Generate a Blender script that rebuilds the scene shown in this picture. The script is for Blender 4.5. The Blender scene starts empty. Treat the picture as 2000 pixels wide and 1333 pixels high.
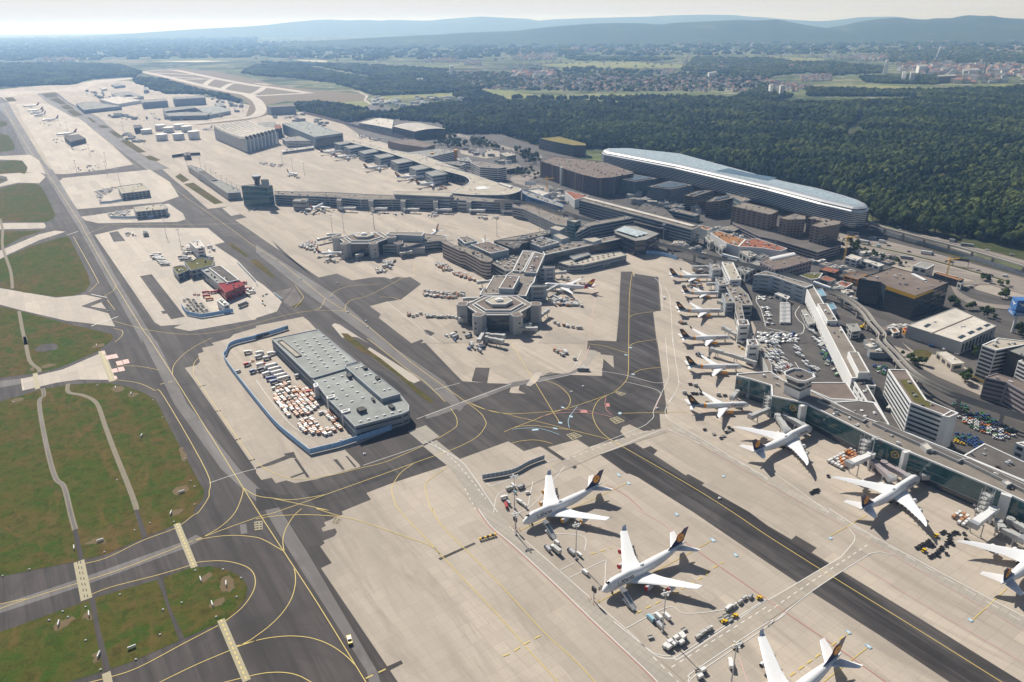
import bpy, bmesh, math, random
from mathutils import Vector, Matrix, noise
from mathutils.geometry import tessellate_polygon
R=math.radians; PI=math.pi
sc=bpy.context.scene; COL=sc.collection
rnd=random.Random(7)

# ------------------------------------------------------------------ camera (solved from the parked aircraft)
FPX,PITCH,ROLL,H=1442.2,R(23.478),R(.778),309.07
cd=bpy.data.cameras.new('camera'); cam=bpy.data.objects.new('camera',cd); COL.objects.link(cam)
cd.sensor_width=36; cd.lens=36*FPX/2000; cd.clip_start=5; cd.clip_end=300000
cam.matrix_world=Matrix.Translation((0,0,H))@Matrix.Rotation(PI/2-PITCH,4,'X')@Matrix.Rotation(-ROLL,4,'Z')
sc.camera=cam
sc.render.resolution_x,sc.render.resolution_y=1024,682

def G(px,py,z=0.0):
    "map position (x, y) of the survey point seen at px,py of the 2000x1333 aerial, at height z"
    a=(px-1000)/FPX; b=(666.5-py)/FPX
    c,s=math.cos(ROLL),math.sin(ROLL); a,b=a*c+b*s,-a*s+b*c
    Y=math.cos(PITCH)+b*math.sin(PITCH); Z=-math.sin(PITCH)+b*math.cos(PITCH)
    t=(z-H)/Z
    return (a*t,Y*t)
TILE={r+str(k+1):(500*k,y) for r,y in zip('ABCD',(0,330,660,993)) for k in range(4)}
TILE.update({'E1':(860,430),'E2':(860,520),'E3':(1050,380),'E4':(620,420),'E5':(1350,430),'E6':(360,300),'E7':(850,250),'E8':(1400,500),'E9':(1310,650),'F1':(1150,1010),'F2':(1000,890),'F3':(1420,810),'F4':(1600,900)})
def PX(s):
    "survey string -> aerial pixels; a tile name switches the sheet, P = whole aerial"
    out=[]; ox,oy,sca=0,0,1.0
    for t in s.split():
        if t in TILE: ox,oy=TILE[t]; sca=3.92 if t<'E' else 7.84; continue
        if t=='P': ox,oy,sca=0,0,1.0; continue
        x,y=t.split(','); out.append((ox+float(x)/sca,oy+float(y)/sca))
    return out
def W(s,z=0.0): return [G(x,y,z) for x,y in PX(s)]
def smooth(p,n=6,closed=False):
    "Catmull-Rom"
    out=[]; m=len(p); rng=range(m if closed else m-1)
    g=(lambda i:p[i%m]) if closed else (lambda i:p[max(0,min(m-1,i))])
    for i in rng:
        a,b,c,d=g(i-1),g(i),g(i+1),g(i+2)
        for k in range(n):
            t=k/n; out.append(tuple(.5*(2*b[j]+(c[j]-a[j])*t+(2*a[j]-5*b[j]+4*c[j]-d[j])*t*t+(3*b[j]-a[j]-3*c[j]+d[j])*t**3) for j in (0,1)))
    if not closed: out.append(tuple(p[-1][:2]))
    return out

# ------------------------------------------------------------------ materials
MATS={}
def nodes(name):
    m=bpy.data.materials.new(name); m.use_nodes=True; nt=m.node_tree; MATS[name]=m
    return m,nt,nt.nodes['Principled BSDF'],nt.links
def rgb(c): return (c[0],c[1],c[2],1)
def mat(name,c,rough=.6,metal=0.,var=.12,scale=.3,spec=.5):
    "paint or stone with a soft, large scale change of tone"
    m,nt,b,L=nodes(name)
    b.inputs['Roughness'].default_value=rough; b.inputs['Metallic'].default_value=metal; b.inputs['Specular IOR Level'].default_value=spec
    if var:
        tc=nt.nodes.new('ShaderNodeTexCoord'); n=nt.nodes.new('ShaderNodeTexNoise'); n.inputs['Scale'].default_value=scale; n.inputs['Detail'].default_value=4
        r=nt.nodes.new('ShaderNodeMix'); r.data_type='RGBA'
        r.inputs[6].default_value=rgb([x*(1-var) for x in c]); r.inputs[7].default_value=rgb([min(1,x*(1+var)) for x in c])
        L.new(tc.outputs['Object'],n.inputs['Vector']); L.new(n.outputs['Fac'],r.inputs[0]); L.new(r.outputs[2],b.inputs['Base Color'])
    else: b.inputs['Base Color'].default_value=rgb(c)
    return m
class NT:
    "small helper to chain texture nodes"
    def __init__(s,name,rough=.9,spec=.3):
        s.m,s.nt,s.b,s.L=nodes(name); s.b.inputs['Roughness'].default_value=rough; s.b.inputs['Specular IOR Level'].default_value=spec
        s.tc=s.nt.nodes.new('ShaderNodeTexCoord')
    def co(s,rot=0,sc=(1,1,1)):
        mp=s.nt.nodes.new('ShaderNodeMapping'); mp.inputs['Scale'].default_value=sc
        v=s.nt.nodes.new('ShaderNodeMapping'); v.inputs['Rotation'].default_value=(0,0,-rot)
        s.L.new(s.tc.outputs['Object'],v.inputs['Vector']); s.L.new(v.outputs[0],mp.inputs['Vector']); return mp.outputs[0]
    def noise(s,scale,co=None,detail=5,lo=.35,hi=.65,dist=0,rough=.55):
        n=s.nt.nodes.new('ShaderNodeTexNoise'); n.inputs['Scale'].default_value=scale; n.inputs['Detail'].default_value=detail; n.inputs['Distortion'].default_value=dist; n.inputs['Roughness'].default_value=rough
        s.L.new(co or s.tc.outputs['Object'],n.inputs['Vector'])
        r=s.nt.nodes.new('ShaderNodeMapRange'); r.inputs[1].default_value=lo; r.inputs[2].default_value=hi; s.L.new(n.outputs['Fac'],r.inputs[0]); return r.outputs[0]
    def brick(s,co,w,h,mortar,c1=(1,1,1),c2=(.8,.8,.8),cm=(.55,.55,.55),off=0.):
        n=s.nt.nodes.new('ShaderNodeTexBrick'); n.offset=off; n.inputs['Scale'].default_value=1; n.inputs['Brick Width'].default_value=w; n.inputs['Row Height'].default_value=h
        n.inputs['Mortar Size'].default_value=mortar; n.inputs['Color1'].default_value=rgb(c1); n.inputs['Color2'].default_value=rgb(c2); n.inputs['Mortar'].default_value=rgb(cm)
        s.L.new(co,n.inputs['Vector']); return n.outputs['Color']
    def mix(s,f,a,b,mode='MIX'):
        r=s.nt.nodes.new('ShaderNodeMix'); r.data_type='RGBA'; r.blend_type=mode
        for v,i in ((f,0),(a,6),(b,7)):
            if isinstance(v,(int,float)): r.inputs[i].default_value=v
            elif isinstance(v,tuple): r.inputs[i].default_value=rgb(v)
            else: s.L.new(v,r.inputs[i])
        return r.outputs[2]
    def mul(s,a,k):
        r=s.nt.nodes.new('ShaderNodeMath'); r.operation='MULTIPLY'; s.L.new(a,r.inputs[0])
        if isinstance(k,(int,float)): r.inputs[1].default_value=k
        else: s.L.new(k,r.inputs[1])
        return r.outputs[0]
    def out(s,c): s.L.new(c,s.b.inputs['Base Color']); return s.m
AX=R(124.2)   # direction of the runways and main taxiways
def concrete(name,c,slab=7.5,joint=.16,stain=.75,dark=.72,rot=AX):
    k=NT(name); co=k.co(rot); st=k.co(rot,(.25,1.6,1))
    b=k.brick(co,slab,slab,joint,(1.03,1.03,1.03),(.94,.94,.945),(.84,.83,.815))
    b2=k.brick(co,slab*13,slab*2,.0,(1.06,1.05,1.04),(.87,.87,.88),(.9,.9,.9),.37)
    x=k.mix(1.,c,b,'MULTIPLY'); x=k.mix(1.,x,b2,'MULTIPLY')
    x=k.mix(k.mul(k.noise(.012,st,6,.42,.72),stain),x,tuple(v*dark for v in c))
    x=k.mix(k.mul(k.noise(.035,st,8,.49,.68,1.2,.7),.8*stain),x,tuple(v*dark*.8 for v in c))
    x=k.mix(k.mul(k.noise(.35,None,4,.55,.9),.35),x,tuple(v*.7 for v in c))
    return k.out(x)
def asphalt(name,c,rot=AX,patch=.16,streak=.55,hi=1.75):
    k=NT(name,.85); co=k.co(rot); st=k.co(rot,(.06,1,1))
    b=k.brick(co,70,7,.0,(1+patch,1+patch,1+patch),(1-patch,1-patch,1-patch),(1,1,1),.4)
    x=k.mix(1.,c,b,'MULTIPLY')
    x=k.mix(k.mul(k.noise(.06,st,7,.47,.64,.3,.62),streak),x,tuple(min(1,v*hi) for v in c))
    x=k.mix(k.mul(k.noise(.30,k.co(rot,(.03,1,1)),5,.54,.70,.3,.6),streak*.8),x,tuple(min(1,v*hi) for v in c))
    x=k.mix(k.mul(k.noise(.16,st,6,.50,.70,.2,.62),streak),x,tuple(v*.45 for v in c))
    x=k.mix(k.mul(k.noise(.02,None,7,.46,.66,.8,.65),.6),x,tuple(v*.6 for v in c))
    return k.out(x)
concrete('concrete',(.475,.412,.340))
concrete('concrete_pale',(.545,.485,.415),stain=.4)
concrete('concrete_grey',(.41,.36,.30),stain=.4,slab=5)
concrete('concrete_road',(.42,.38,.325),slab=4.2,joint=.25,dark=.85,rot=R(-45))
asphalt('asphalt',(.062,.053,.050),streak=.75); asphalt('asphalt_dark',(.036,.032,.031),patch=.28,streak=.8,hi=3.4); asphalt('asphalt_worn',(.165,.152,.146),patch=.06,streak=.35)
asphalt('asphalt_brown',(.125,.108,.100),rot=R(90)); asphalt('landside_asphalt',(.090,.082,.076),patch=.1)
asphalt('road_surface',(.26,.225,.195),rot=R(-30),patch=.05,streak=.3)
def grassmat(name,g1,g2,br,sc=1.):
    k=NT(name,1.,.1)
    x=k.mix(k.noise(.012*sc,None,8,.40,.60,.8,.68),g1,br)
    x=k.mix(k.noise(.05*sc,None,9,.44,.62,1.2,.72),x,g2)
    x=k.mix(k.mul(k.noise(.022*sc,k.co(AX,(.5,1.4,1)),8,.54,.66,1.5,.7),.85),x,tuple(v*1.15 for v in br))
    x=k.mix(k.mul(k.noise(.16*sc,None,7,.48,.68,.6,.7),.7),x,tuple(v*.42 for v in g1))
    x=k.mix(k.mul(k.noise(.8*sc,None,5,.5,.72,0,.7),.5),x,tuple(v*1.35 for v in br))
    return k.out(x)
grassmat('grass',(.074,.086,.012),(.040,.086,.008),(.128,.084,.030))
grassmat('grass_dry',(.090,.085,.022),(.07,.08,.015),(.14,.095,.04))
grassmat('meadow',(.17,.22,.08),(.2,.24,.09),(.30,.27,.12),.3)
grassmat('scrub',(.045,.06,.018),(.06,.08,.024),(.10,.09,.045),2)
mat('line_yellow',(.62,.47,.13),.7,var=.1); mat('line_white',(.72,.70,.66),.7,var=.1); mat('line_red',(.48,.20,.17),.7,var=.15); mat('line_pink',(.62,.40,.36),.7,var=.15)
mat('line_blue',(.30,.47,.58),.7,var=.1); mat('line_pale',(.33,.285,.165),.7,var=.15); mat('line_black',(.03,.03,.03),.8)
mat('track',(.235,.20,.145),.95,var=.2,scale=.2); mat('soil',(.150,.106,.05),.95,var=.25,scale=.5)

# ------------------------------------------------------------------ objects
def tag(o,label=None,cat=None,group=None,kind=None):
    if label: o['label']=label
    if cat: o['category']=cat
    if group: o['group']=group
    if kind: o['kind']=kind
    return o
def empty(name,label,cat,group=None,loc=(0,0,0),rot=0.):
    o=bpy.data.objects.new(name,None); COL.objects.link(o); o.location=loc; o.rotation_euler=(0,0,rot); o.empty_display_size=1
    return tag(o,label,cat,group)
class MB:
    "mesh builder"
    def __init__(s): s.v=[]; s.f=[]; s.m=[]
    def add(s,v,f,mi=0):
        k=len(s.v); s.v+=[tuple(p) for p in v]; s.f+=[tuple(i+k for i in q) for q in f]; s.m+=[mi]*len(f); return s
    def box(s,x0,y0,z0,x1,y1,z1,mi=0,rot=0.,c=None):
        v=[(x,y,z) for z in (z0,z1) for x,y in ((x0,y0),(x1,y0),(x1,y1),(x0,y1))]
        if rot:
            cx,cy=c or ((x0+x1)/2,(y0+y1)/2); C,S=math.cos(rot),math.sin(rot)
            v=[(cx+(x-cx)*C-(y-cy)*S,cy+(x-cx)*S+(y-cy)*C,z) for x,y,z in v]
        return s.add(v,[(3,2,1,0),(4,5,6,7),(0,1,5,4),(1,2,6,5),(2,3,7,6),(3,0,4,7)],mi)
    def prism(s,p,z0,z1,mi=0,top=True,bot=True,mt=None):
        p=ccw(p); n=len(p); k=[(x,y,z0) for x,y in p]+[(x,y,z1) for x,y in p]
        s.add(k,[(i,(i+1)%n,n+(i+1)%n,n+i) for i in range(n)],mi)
        if top: s.add([(x,y,z1) for x,y in p],[tuple(range(n))],mi if mt is None else mt)
        if bot: s.add([(x,y,z0) for x,y in p],[tuple(range(n))[::-1]],mi)
        return s
    def tube(s,a,b,r,r2=None,n=6,mi=0,caps=True):
        a,b=Vector(a),Vector(b); r2=r if r2 is None else r2; d=(b-a).normalized(); u=d.orthogonal().normalized(); w=d.cross(u)
        v=[a+(u*math.cos(t)+w*math.sin(t))*r for t in [2*PI*i/n for i in range(n)]]+[b+(u*math.cos(t)+w*math.sin(t))*r2 for t in [2*PI*i/n for i in range(n)]]
        f=[(i,(i+1)%n,n+(i+1)%n,n+i) for i in range(n)]
        if caps: f+=[tuple(range(n))[::-1],tuple(range(n,2*n))]
        return s.add(v,f,mi)
    def loft(s,rings,mi=0,caps=True,closed=True):
        n=len(rings[0]); v=[p for r in rings for p in r]; f=[]
        for k in range(len(rings)-1):
            for i in range(n if closed else n-1): f.append((k*n+i,k*n+(i+1)%n,(k+1)*n+(i+1)%n,(k+1)*n+i))
        if caps: f+=[tuple(range(n))[::-1],tuple(range((len(rings)-1)*n,len(rings)*n))]
        return s.add(v,f,mi)
    def bar(s,a,b,w,h,mi=0):
        "rectangular beam between two points, w wide and h high, hanging below the points' z by h"
        a,b=Vector(a),Vector(b); d=(b-a); l=Vector((-d.y,d.x,0)); l=(l.normalized() if l.length>1e-6 else Vector((1,0,0)))*w/2; z=Vector((0,0,h))
        v=[a-l-z,a+l-z,a+l,a-l,b-l-z,b+l-z,b+l,b-l]
        return s.add(v,[(3,2,1,0),(4,5,6,7),(0,1,5,4),(1,2,6,5),(2,3,7,6),(3,0,4,7)],mi)
    def mesh(s,name,mats,smooth_=False,fix=True):
        me=bpy.data.meshes.new(name); me.from_pydata(s.v,[],s.f)
        for m in (mats if isinstance(mats,(list,tuple)) else [mats]): me.materials.append(MATS[m])
        me.polygons.foreach_set('material_index',s.m)
        if fix:
            bm=bmesh.new(); bm.from_mesh(me); bmesh.ops.recalc_face_normals(bm,faces=bm.faces); bm.to_mesh(me); bm.free()
        if smooth_:
            me.polygons.foreach_set('use_smooth',[True]*len(me.polygons)); 
            try: me.set_sharp_from_angle(angle=R(38))
            except Exception: pass
        me.update(); return me
    def obj(s,name,mats,parent=None,smooth_=False,label=None,fix=True):
        return link(name,s.mesh(name,mats,smooth_,fix),parent,label)
def link(name,me,parent=None,label=None):
    o=bpy.data.objects.new(name,me); COL.objects.link(o)
    if parent: o.parent=parent
    if label: o['label']=label
    return o
KIDS={}
def copy_tree(o,parent=None):
    if not KIDS or o.name not in KIDS:
        KIDS.clear()
        for q in bpy.data.objects:
            if q.parent: KIDS.setdefault(q.parent.name,[]).append(q)
            KIDS.setdefault(q.name,[])
    return _cp(o,parent)
def _cp(o,parent):
    c=o.copy(); COL.objects.link(c); c.parent=parent
    for k in KIDS.get(o.name,[]): _cp(k,c)
    return c
USED=set()
def place(proto,loc,rot,label=None,group=None,scale=None):
    "first call moves the built thing itself, later calls copy it with all its parts"
    if proto.name in USED: o=copy_tree(proto)
    else: USED.add(proto.name); o=proto
    o.location=loc; o.rotation_euler=(0,0,rot)
    if scale: o.scale=scale
    return tag(o,label,None,group)
def area(p): return sum(p[i][0]*p[(i+1)%len(p)][1]-p[(i+1)%len(p)][0]*p[i][1] for i in range(len(p)))/2
def ccw(p): return list(p) if area(p)>0 else list(p)[::-1]
def inset(p,d):
    p=ccw(p); n=len(p); out=[]
    for i in range(n):
        a,b,c=Vector(p[i-1]),Vector(p[i]),Vector(p[(i+1)%n]); e=(b-a).normalized(); f=(c-b).normalized()
        n1=Vector((-e.y,e.x)); n2=Vector((-f.y,f.x)); m=n1+n2; L=m.length
        m=n1 if L<1e-5 else m/L; k=d/max(.35,m.dot(n1)); out.append(tuple(b+m*k))
    return out
def inside(x,y,p):
    r=False; n=len(p); j=n-1
    for i in range(n):
        if (p[i][1]>y)!=(p[j][1]>y) and x<(p[j][0]-p[i][0])*(y-p[i][1])/(p[j][1]-p[i][1])+p[i][0]: r=not r
        j=i
    return r
ZL=[-.45]
def nextz(): ZL[0]+=.0016; return ZL[0]
def sheet(name,pts,m,kind='structure',z=None):
    "one flat area of ground"
    z=nextz() if z is None else z; p=ccw(pts)
    v=[(x,y,0) for x,y in p]; tri=tessellate_polygon([[Vector(q) for q in v]])
    me=bpy.data.meshes.new(name); me.from_pydata([(x,y,z) for x,y,_ in v],[],[tuple(t) for t in tri]); me.materials.append(MATS[m])
    bm=bmesh.new(); bm.from_mesh(me)
    for f in bm.faces:
        f.normal_update()
        if f.normal.z<0: f.normal_flip()
    bm.to_mesh(me); bm.free()
    return tag(link(name,me),kind=kind)
def strip_pts(p,w):
    l,r=[],[]; n=len(p)
    for i in range(n):
        a=Vector(p[max(0,i-1)]); b=Vector(p[min(n-1,i+1)]); d=(b-a).normalized(); q=Vector((-d.y,d.x))*w/2; c=Vector(p[i]); l.append(c+q); r.append(c-q)
    return l,r
def lines(name,m,data,w,dash=None,sm=True,far=True):
    "painted lines: one marking object made of many strips; data = list of survey strings"
    b=MB(); z=nextz()
    for s in data:
        p=PX(s)
        if sm and len(p)>2: p=smooth(p,5)
        p=[G(*q) for q in p]
        if dash:
            segs=[]; acc=0; on=True; cur=[p[0]]; target=dash[0]
            for a,c in zip(p,p[1:]):
                a,c=Vector(a),Vector(c); L=(c-a).length; pos=0
                while L-pos>target-acc:
                    pos+=target-acc; q=a+(c-a)*(pos/L); cur.append(tuple(q))
                    if on: segs.append(cur)
                    on=not on; acc=0; target=dash[0 if on else 1]; cur=[tuple(q)]
                acc+=L-pos; cur.append(tuple(c))
            if on and len(cur)>1: segs.append(cur)
        else: segs=[p]
        for q in segs:
            d=math.hypot(*q[len(q)//2]); ww=w*(1 if not far else max(1,d/1000))
            l,r=strip_pts(q,ww); n=len(l)
            b.add([(x,y,z) for x,y in l]+[(x,y,z) for x,y in r],[(i,i+1,n+i+1,n+i) for i in range(n-1)])
    return tag(b.obj(name,m,fix=False),kind='structure')
# ------------------------------------------------------------------ terrain, paved areas, grass, painted lines
k=NT('terrain',1.,.1)
x=k.mix(k.noise(.0016,k.co(R(20),(1,1.6,1)),8,.38,.54,.6),(.045,.068,.022),(.15,.175,.07))
x=k.mix(k.noise(.0007,k.co(R(5),(1,2,1)),5,.50,.60,.3),x,(.030,.048,.017))
x=k.mix(k.mul(k.noise(.0022,k.co(0,(1,2.5,1)),6,.55,.63,.2),.85),x,(.27,.25,.14))
x=k.mix(k.mul(k.noise(.02,None,5,.40,.70),.5),x,(.02,.03,.012))
x=k.mix(k.mul(k.noise(.009,k.co(0,(1,1.5,1)),4,.57,.66),.8),x,(.40,.37,.34))
k.out(x)
b=MB(); S=34000; b.add([(-S,-3000,0),(S,-3000,0),(S,S,0),(-S,S,0)],[(0,1,2,3)])
tag(b.obj('terrain','terrain'),kind='structure').location.z=-.9
sheet('apron',W('P -900,1700 2900,1700 2600,900 2005,620 1990,545 1700,445 1640,400 1180,330 1050,285 900,235 760,240 640,212 560,222 505,226 492,206 440,196 330,178 250,158 160,160 0,175 -400,180 -1200,700'),'concrete')
# landside ground behind the terminal: service roads, yards, dual carriageway
sheet('landside_ground',W('P 2900,1250 2100,1030 1960,985 1700,860 1560,740 1470,590 1330,505 1180,470 1060,415 900,330 700,262 660,235 720,205 900,225 1060,285 1180,330 1640,410 1720,440 2100,560 3000,800'),'landside_asphalt')
sheet('landside_ground',W('B4 560,480 2200,930 2200,1100 1380,860 1000,760 540,600'),'concrete_grey')
# dark asphalt of the manoeuvring area
sheet('taxiway',W('''D2 1090,1500 1090,1333 497,455 580,415 490,288 525,265 515,245 600,210 620,180 605,150 512,175 500,150 535,130 520,105 665,45 655,15
 C2 660,1325 880,1235 845,1185 1040,1110 1470,970 1560,925 1930,790 C3 0,805 90,865 210,830 235,837 480,1003 500,985 275,835 500,775 600,840 880,1040 915,1030 1010,1095 1390,1333 D3 1960,415
 D4 330,635 850,965 1400,1333 2300,1950 4000,2500 D4 2900,1850 1960,1333 1060,775 335,335 375,300 215,205 180,235 0,130 C3 1820,1333 1430,1140 1475,1110 1350,1040 1330,1050 1085,890 1115,860 1060,825 1005,845
 865,755 830,715 845,680 900,660 1005,710 1140,705 1130,580 1190,580 1110,0 B3 1110,1333 1080,1090 1140,1085 1120,825 930,820 925,785 835,785 825,950 820,1090 800,1320
 C3 830,15 580,20 575,85 675,110 680,125 775,135 780,230 690,230 690,290 440,280 290,262 60,360 50,400 105,425 0,420 C2 1940,415 1960,350 1790,345 1580,330 1270,10
 B2 1190,1333 940,1140 955,1110 870,1050 1000,1015 1110,1000 1175,950 1265,880 1180,825 1140,832 1080,825 1030,842 985,828 900,828 735,852 620,800 480,830 0,500
 B1 1960,500 1800,390 1890,370 1730,290 1590,305 1440,170 1340,90 1230,-10 A1 1230,1260 1090,1180 760,900 520,780 450,720 400,700 280,715 330,760 500,890 600,900 850,1100 1020,1260 800,1300 520,1333
 380,1333 150,960 90,880 60,780 0,740 -300,740 -900,1333 C1 -1500,0 D1 -2600,1500'''),'asphalt')
sheet('taxiway',W('A1 280,715 400,700 520,790 760,900 1090,1180 1300,1290 1140,1310 820,1080 600,900 500,895'),'asphalt_worn')
sheet('taxiway',W('A1 60,780 120,890 330,1230 420,1340 300,1340 200,1180 70,920 -40,800'),'asphalt_worn')
sheet('taxiway',W('A1 -300,690 300,700 600,665 660,630 720,615 1000,595 1020,605 740,640 680,668 640,700 400,705 0,745 -300,745'),'concrete_pale')
# islands of concrete between the taxiways
sheet('apron',W('''C1 1415,228 1505,207 1530,180 1515,120 1560,105 1545,75 1640,55 1620,38 1760,0 B1 1790,1265 1960,1215 B2 0,1200 360,1130 400,1160 470,1235 C2 560,20 1100,540 1170,640 1040,700 680,855 790,965 800,985 460,1080 300,1110 230,1088 150,1110 120,1068 40,1085 0,1030 C1 1960,1010 1480,315'''),'concrete')
sheet('apron',W('B1 725,505 960,450 1590,452 1720,560 1640,580 1820,700 1960,850 B2 60,890 200,1010 160,1090 0,1140 B1 1960,1150 1450,1240 1330,1215 1390,1190 1230,1200 1185,1175'),'concrete_pale')
sheet('apron',W('B1 445,100 480,70 1150,5 1300,100 1370,210 1240,255 590,308'),'concrete_pale')
sheet('apron',W('B1 620,365 720,352 1290,265 1400,340 1420,385 1360,405 750,415 650,392'),'concrete_pale')
sheet('apron',W('B1 1700,300 1760,290 1840,345 1770,360'),'concrete_pale')
sheet('apron',W('A1 120,800 250,790 380,800 560,900 640,930 1010,1260 700,1310 480,1333 400,1300 300,1120 180,930'),'concrete_pale')
sheet('apron',W('C2 870,70 1270,320 1210,345 1120,300 840,100'),'concrete_pale')
sheet('apron',W('B2 600,1180 640,1190 860,1333 C2 780,-5 750,-10 B2 660,1290 580,1195'),'concrete_pale')
sheet('taxiway',W('C2 870,250 1000,250 1170,430 1110,440 960,330'),'asphalt_dark')
sheet('taxiway',W('B2 1280,1235 1310,1230 1560,1333 C2 230,-900'.replace(' C2 230,-900',' 1440,1333 1300,1262')),'asphalt')
for s in ('C2 1680,225 1790,228 1770,345 1650,330','B1 1070,820 1160,805 1415,1130 1310,1150','B1 835,488 900,475 960,550 870,558','B1 1240,1090 1240,1090 1300,1080 1320,1100 1250,1110'.replace('1240,1090 1240,1090','1230,1088'),
          'C2 0,990 225,900 210,885 290,870 312,920 270,915 120,972 0,1000','C2 290,925 312,920 412,1066 390,1068','C2 590,930 620,925 680,1005 662,1010','C2 685,905 697,900 770,985 755,990','C2 258,1062 380,1020 386,1030 272,1072','C1 1790,780 1840,765 1845,772 1795,790','C1 1895,938 1950,922 1952,932 1902,946','C1 1640,558 1690,553 1690,560 1642,564','C1 1520,372 1575,357 1577,362 1522,377',
          'D2 1395,380 1670,258 1685,270 1410,395','D2 985,1215 1110,1160 1126,1185 1010,1245','C3 235,837 275,835 500,985 480,1003','B2 120,545 440,830 290,905'.replace(' 290,905',' 480,830 180,625')):
    sheet('taxiway',W(s),'asphalt')
# worn centre bands and dark strips
for s,m in (('D2 1000,1500 930,1250 520,550 390,330 180,0 C1 1830,1000 1430,500 1190,0 B1 1200,1333 900,850 660,430 400,0 320,0 610,470 1090,1333 C1 1085,0 1330,500 1690,1000 D2 60,0 270,350 850,1250 900,1500','asphalt_worn'),
            ('B2 0,580 0,640 400,960 920,1333 C2 850,0 1150,235 1400,440 1560,560 1590,530 1440,330 920,-20 B2 1010,1333 600,960','asphalt_worn'),
            ('D1 -300,920 0,800 650,585 1400,310 1560,230 1500,200 1380,260 640,525 0,735 -300,850','asphalt_worn'),
            ('C2 0,1150 200,1200 450,1190 1000,1000 1400,860 1500,890 1000,1070 500,1230 0,1330','asphalt_dark'),
            ('C3 700,160 900,330 1130,340 1160,420 1080,560 870,640 770,580 720,450 540,520 420,380 260,320 440,285 690,295','asphalt_dark'),
            ('D4 0,150 1060,800 1960,1345 2200,1500 1500,1333 850,950 330,615 0,395 D3 1830,300 1350,0 C3 1360,1310 1000,1080 880,1030 690,890 850,750 1270,1020 1820,1333','asphalt_dark'),
            ('B3 940,800 920,950 905,1333 C3 905,0 905,250 860,350 960,350 1130,330 1100,0 B3 1100,1333 1075,1100 1120,1080 1110,830','asphalt_dark')):
    sheet('taxiway',W(s),m)
sheet('taxiway',W('P -700,725 C1 -200,420 0,380 160,350 158,312 -200,345'),'asphalt_worn')
# pale concrete taxiway ends in the infield
sheet('apron',W('B1 -500,860 -200,885 0,912 430,985 650,962 780,990 620,1050 830,1105 880,1205 500,1160 150,1078 0,1038 -500,950'),'concrete_pale')
sheet('apron',W('B1 690,1052 775,1020 812,1072 '),'concrete_pale')
sheet('apron',W('C1 158,312 270,290 480,240 620,180 760,120 785,112 850,320 600,318 440,340 170,402'),'concrete_pale')
sheet('apron',W('B1 -300,420 0,415 335,412 352,438 340,455 0,462 -300,470'),'concrete_pale')
sheet('apron',W('B1 -200,690 0,625 300,500 420,472 500,480 300,545 60,655 0,690 -200,780'),'concrete_pale')
sheet('apron',W('B1 -300,-20 -300,45 0,50 50,60 60,90 0,115 -300,160 -300,200 140,105 300,110 350,60 300,25 190,30'),'concrete_pale')
sheet('apron',W('A1 -300,1180 0,1195 230,1185 300,1230 350,1333 B1 320,30 200,25 A1 210,1290 170,1230 0,1222 -300,1240'),'concrete_pale')
# grass of the infield
GR=['D1 -700,1180 -200,1010 0,945 640,715 730,680 1200,545 1450,455 1600,440 1750,470 1850,525 1895,600 1880,690 1800,790 1720,855 1370,1010 1000,1175 850,1225 500,1333 0,1470 -700,1650',
'D1 -700,680 -200,550 0,520 600,400 640,390 830,345 1090,225 1380,110 1480,40 C1 1490,1300 1555,1230 1560,1160 1500,1060 1340,760 1190,470 1080,410 960,370 850,345 700,345 535,355 330,390 0,485 -200,550 -700,700',
'C1 -700,380 -200,325 0,303 300,265 460,225 600,165 750,100 850,20 B1 870,1290 850,1262 500,1180 150,1085 0,1050 -700,960',
'B1 -700,830 0,905 100,925 180,945 420,975 560,970 650,935 690,880 680,820 600,660 540,540 515,515 440,530 240,590 50,670 0,690 -700,900',
'B1 -200,640 25,600 170,520 335,472 20,475 -200,480','B1 -400,400 0,400 350,408 410,380 425,350 400,300 350,190 310,130 250,110 130,115 0,150 -400,230',
'A1 -400,1250 0,1240 100,1225 170,1230 210,1280 190,1333 B1 150,30 0,40 -400,45','A1 -300,1030 0,1020 70,1040 115,1110 110,1145 60,1160 -300,1170','A1 -300,930 0,925 50,935 60,955 30,970 -300,980','B1 -60,75 0,75 55,78 0,98 -60,108']
for s in GR: sheet('grass',W(s),'grass','stuff')
for s in ('A1 1110,1200 1150,1190 1230,1225 1200,1235 1140,1225','A1 920,1080 965,1065 1120,1165 1060,1170','A1 830,1005 865,1000 950,1050 905,1060','A1 665,900 690,900 745,940 710,940','A1 510,850 565,840 640,885 570,890','A1 460,815 520,800 570,835 500,840','A1 375,760 440,750 515,795 460,800','A1 320,720 435,710 440,745 350,750','A1 35,750 100,745 130,775 60,780','A1 740,960 840,980 760,965 745,968'.replace(' 740,960',' 745,965').replace('A1 745,965 840,980 760,965 745,968','A1 745,960 800,958 840,982 770,980'),
  'B1 1405,115 1480,105 1710,260 1640,270','B1 1340,60 1380,35 1450,85 1400,105','B1 1740,572 1780,570 1905,665 1880,675','B1 1910,700 1960,690 B2 50,730 150,830 130,838 0,745','B2 320,1015 355,1010 370,985 330,960 362,1000 350,1040 280,1062 262,1050'.replace('330,960 ',''),
  'C2 680,0 740,0 860,90 960,160 1360,480 1340,500 1240,430 1100,300 870,130 800,100','B2 650,1255 700,1260 850,1380 C2 740,0 690,0'.replace(' 850,1380',' 800,1333').replace('C2 740,0 690,0','B2 700,1320')):
    sheet('grass',W(s),'grass_dry','stuff')
sheet('soil_patch',W('B2 150,940 290,905 345,985 350,1015 270,1055 185,1005'),'asphalt_brown')
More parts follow.
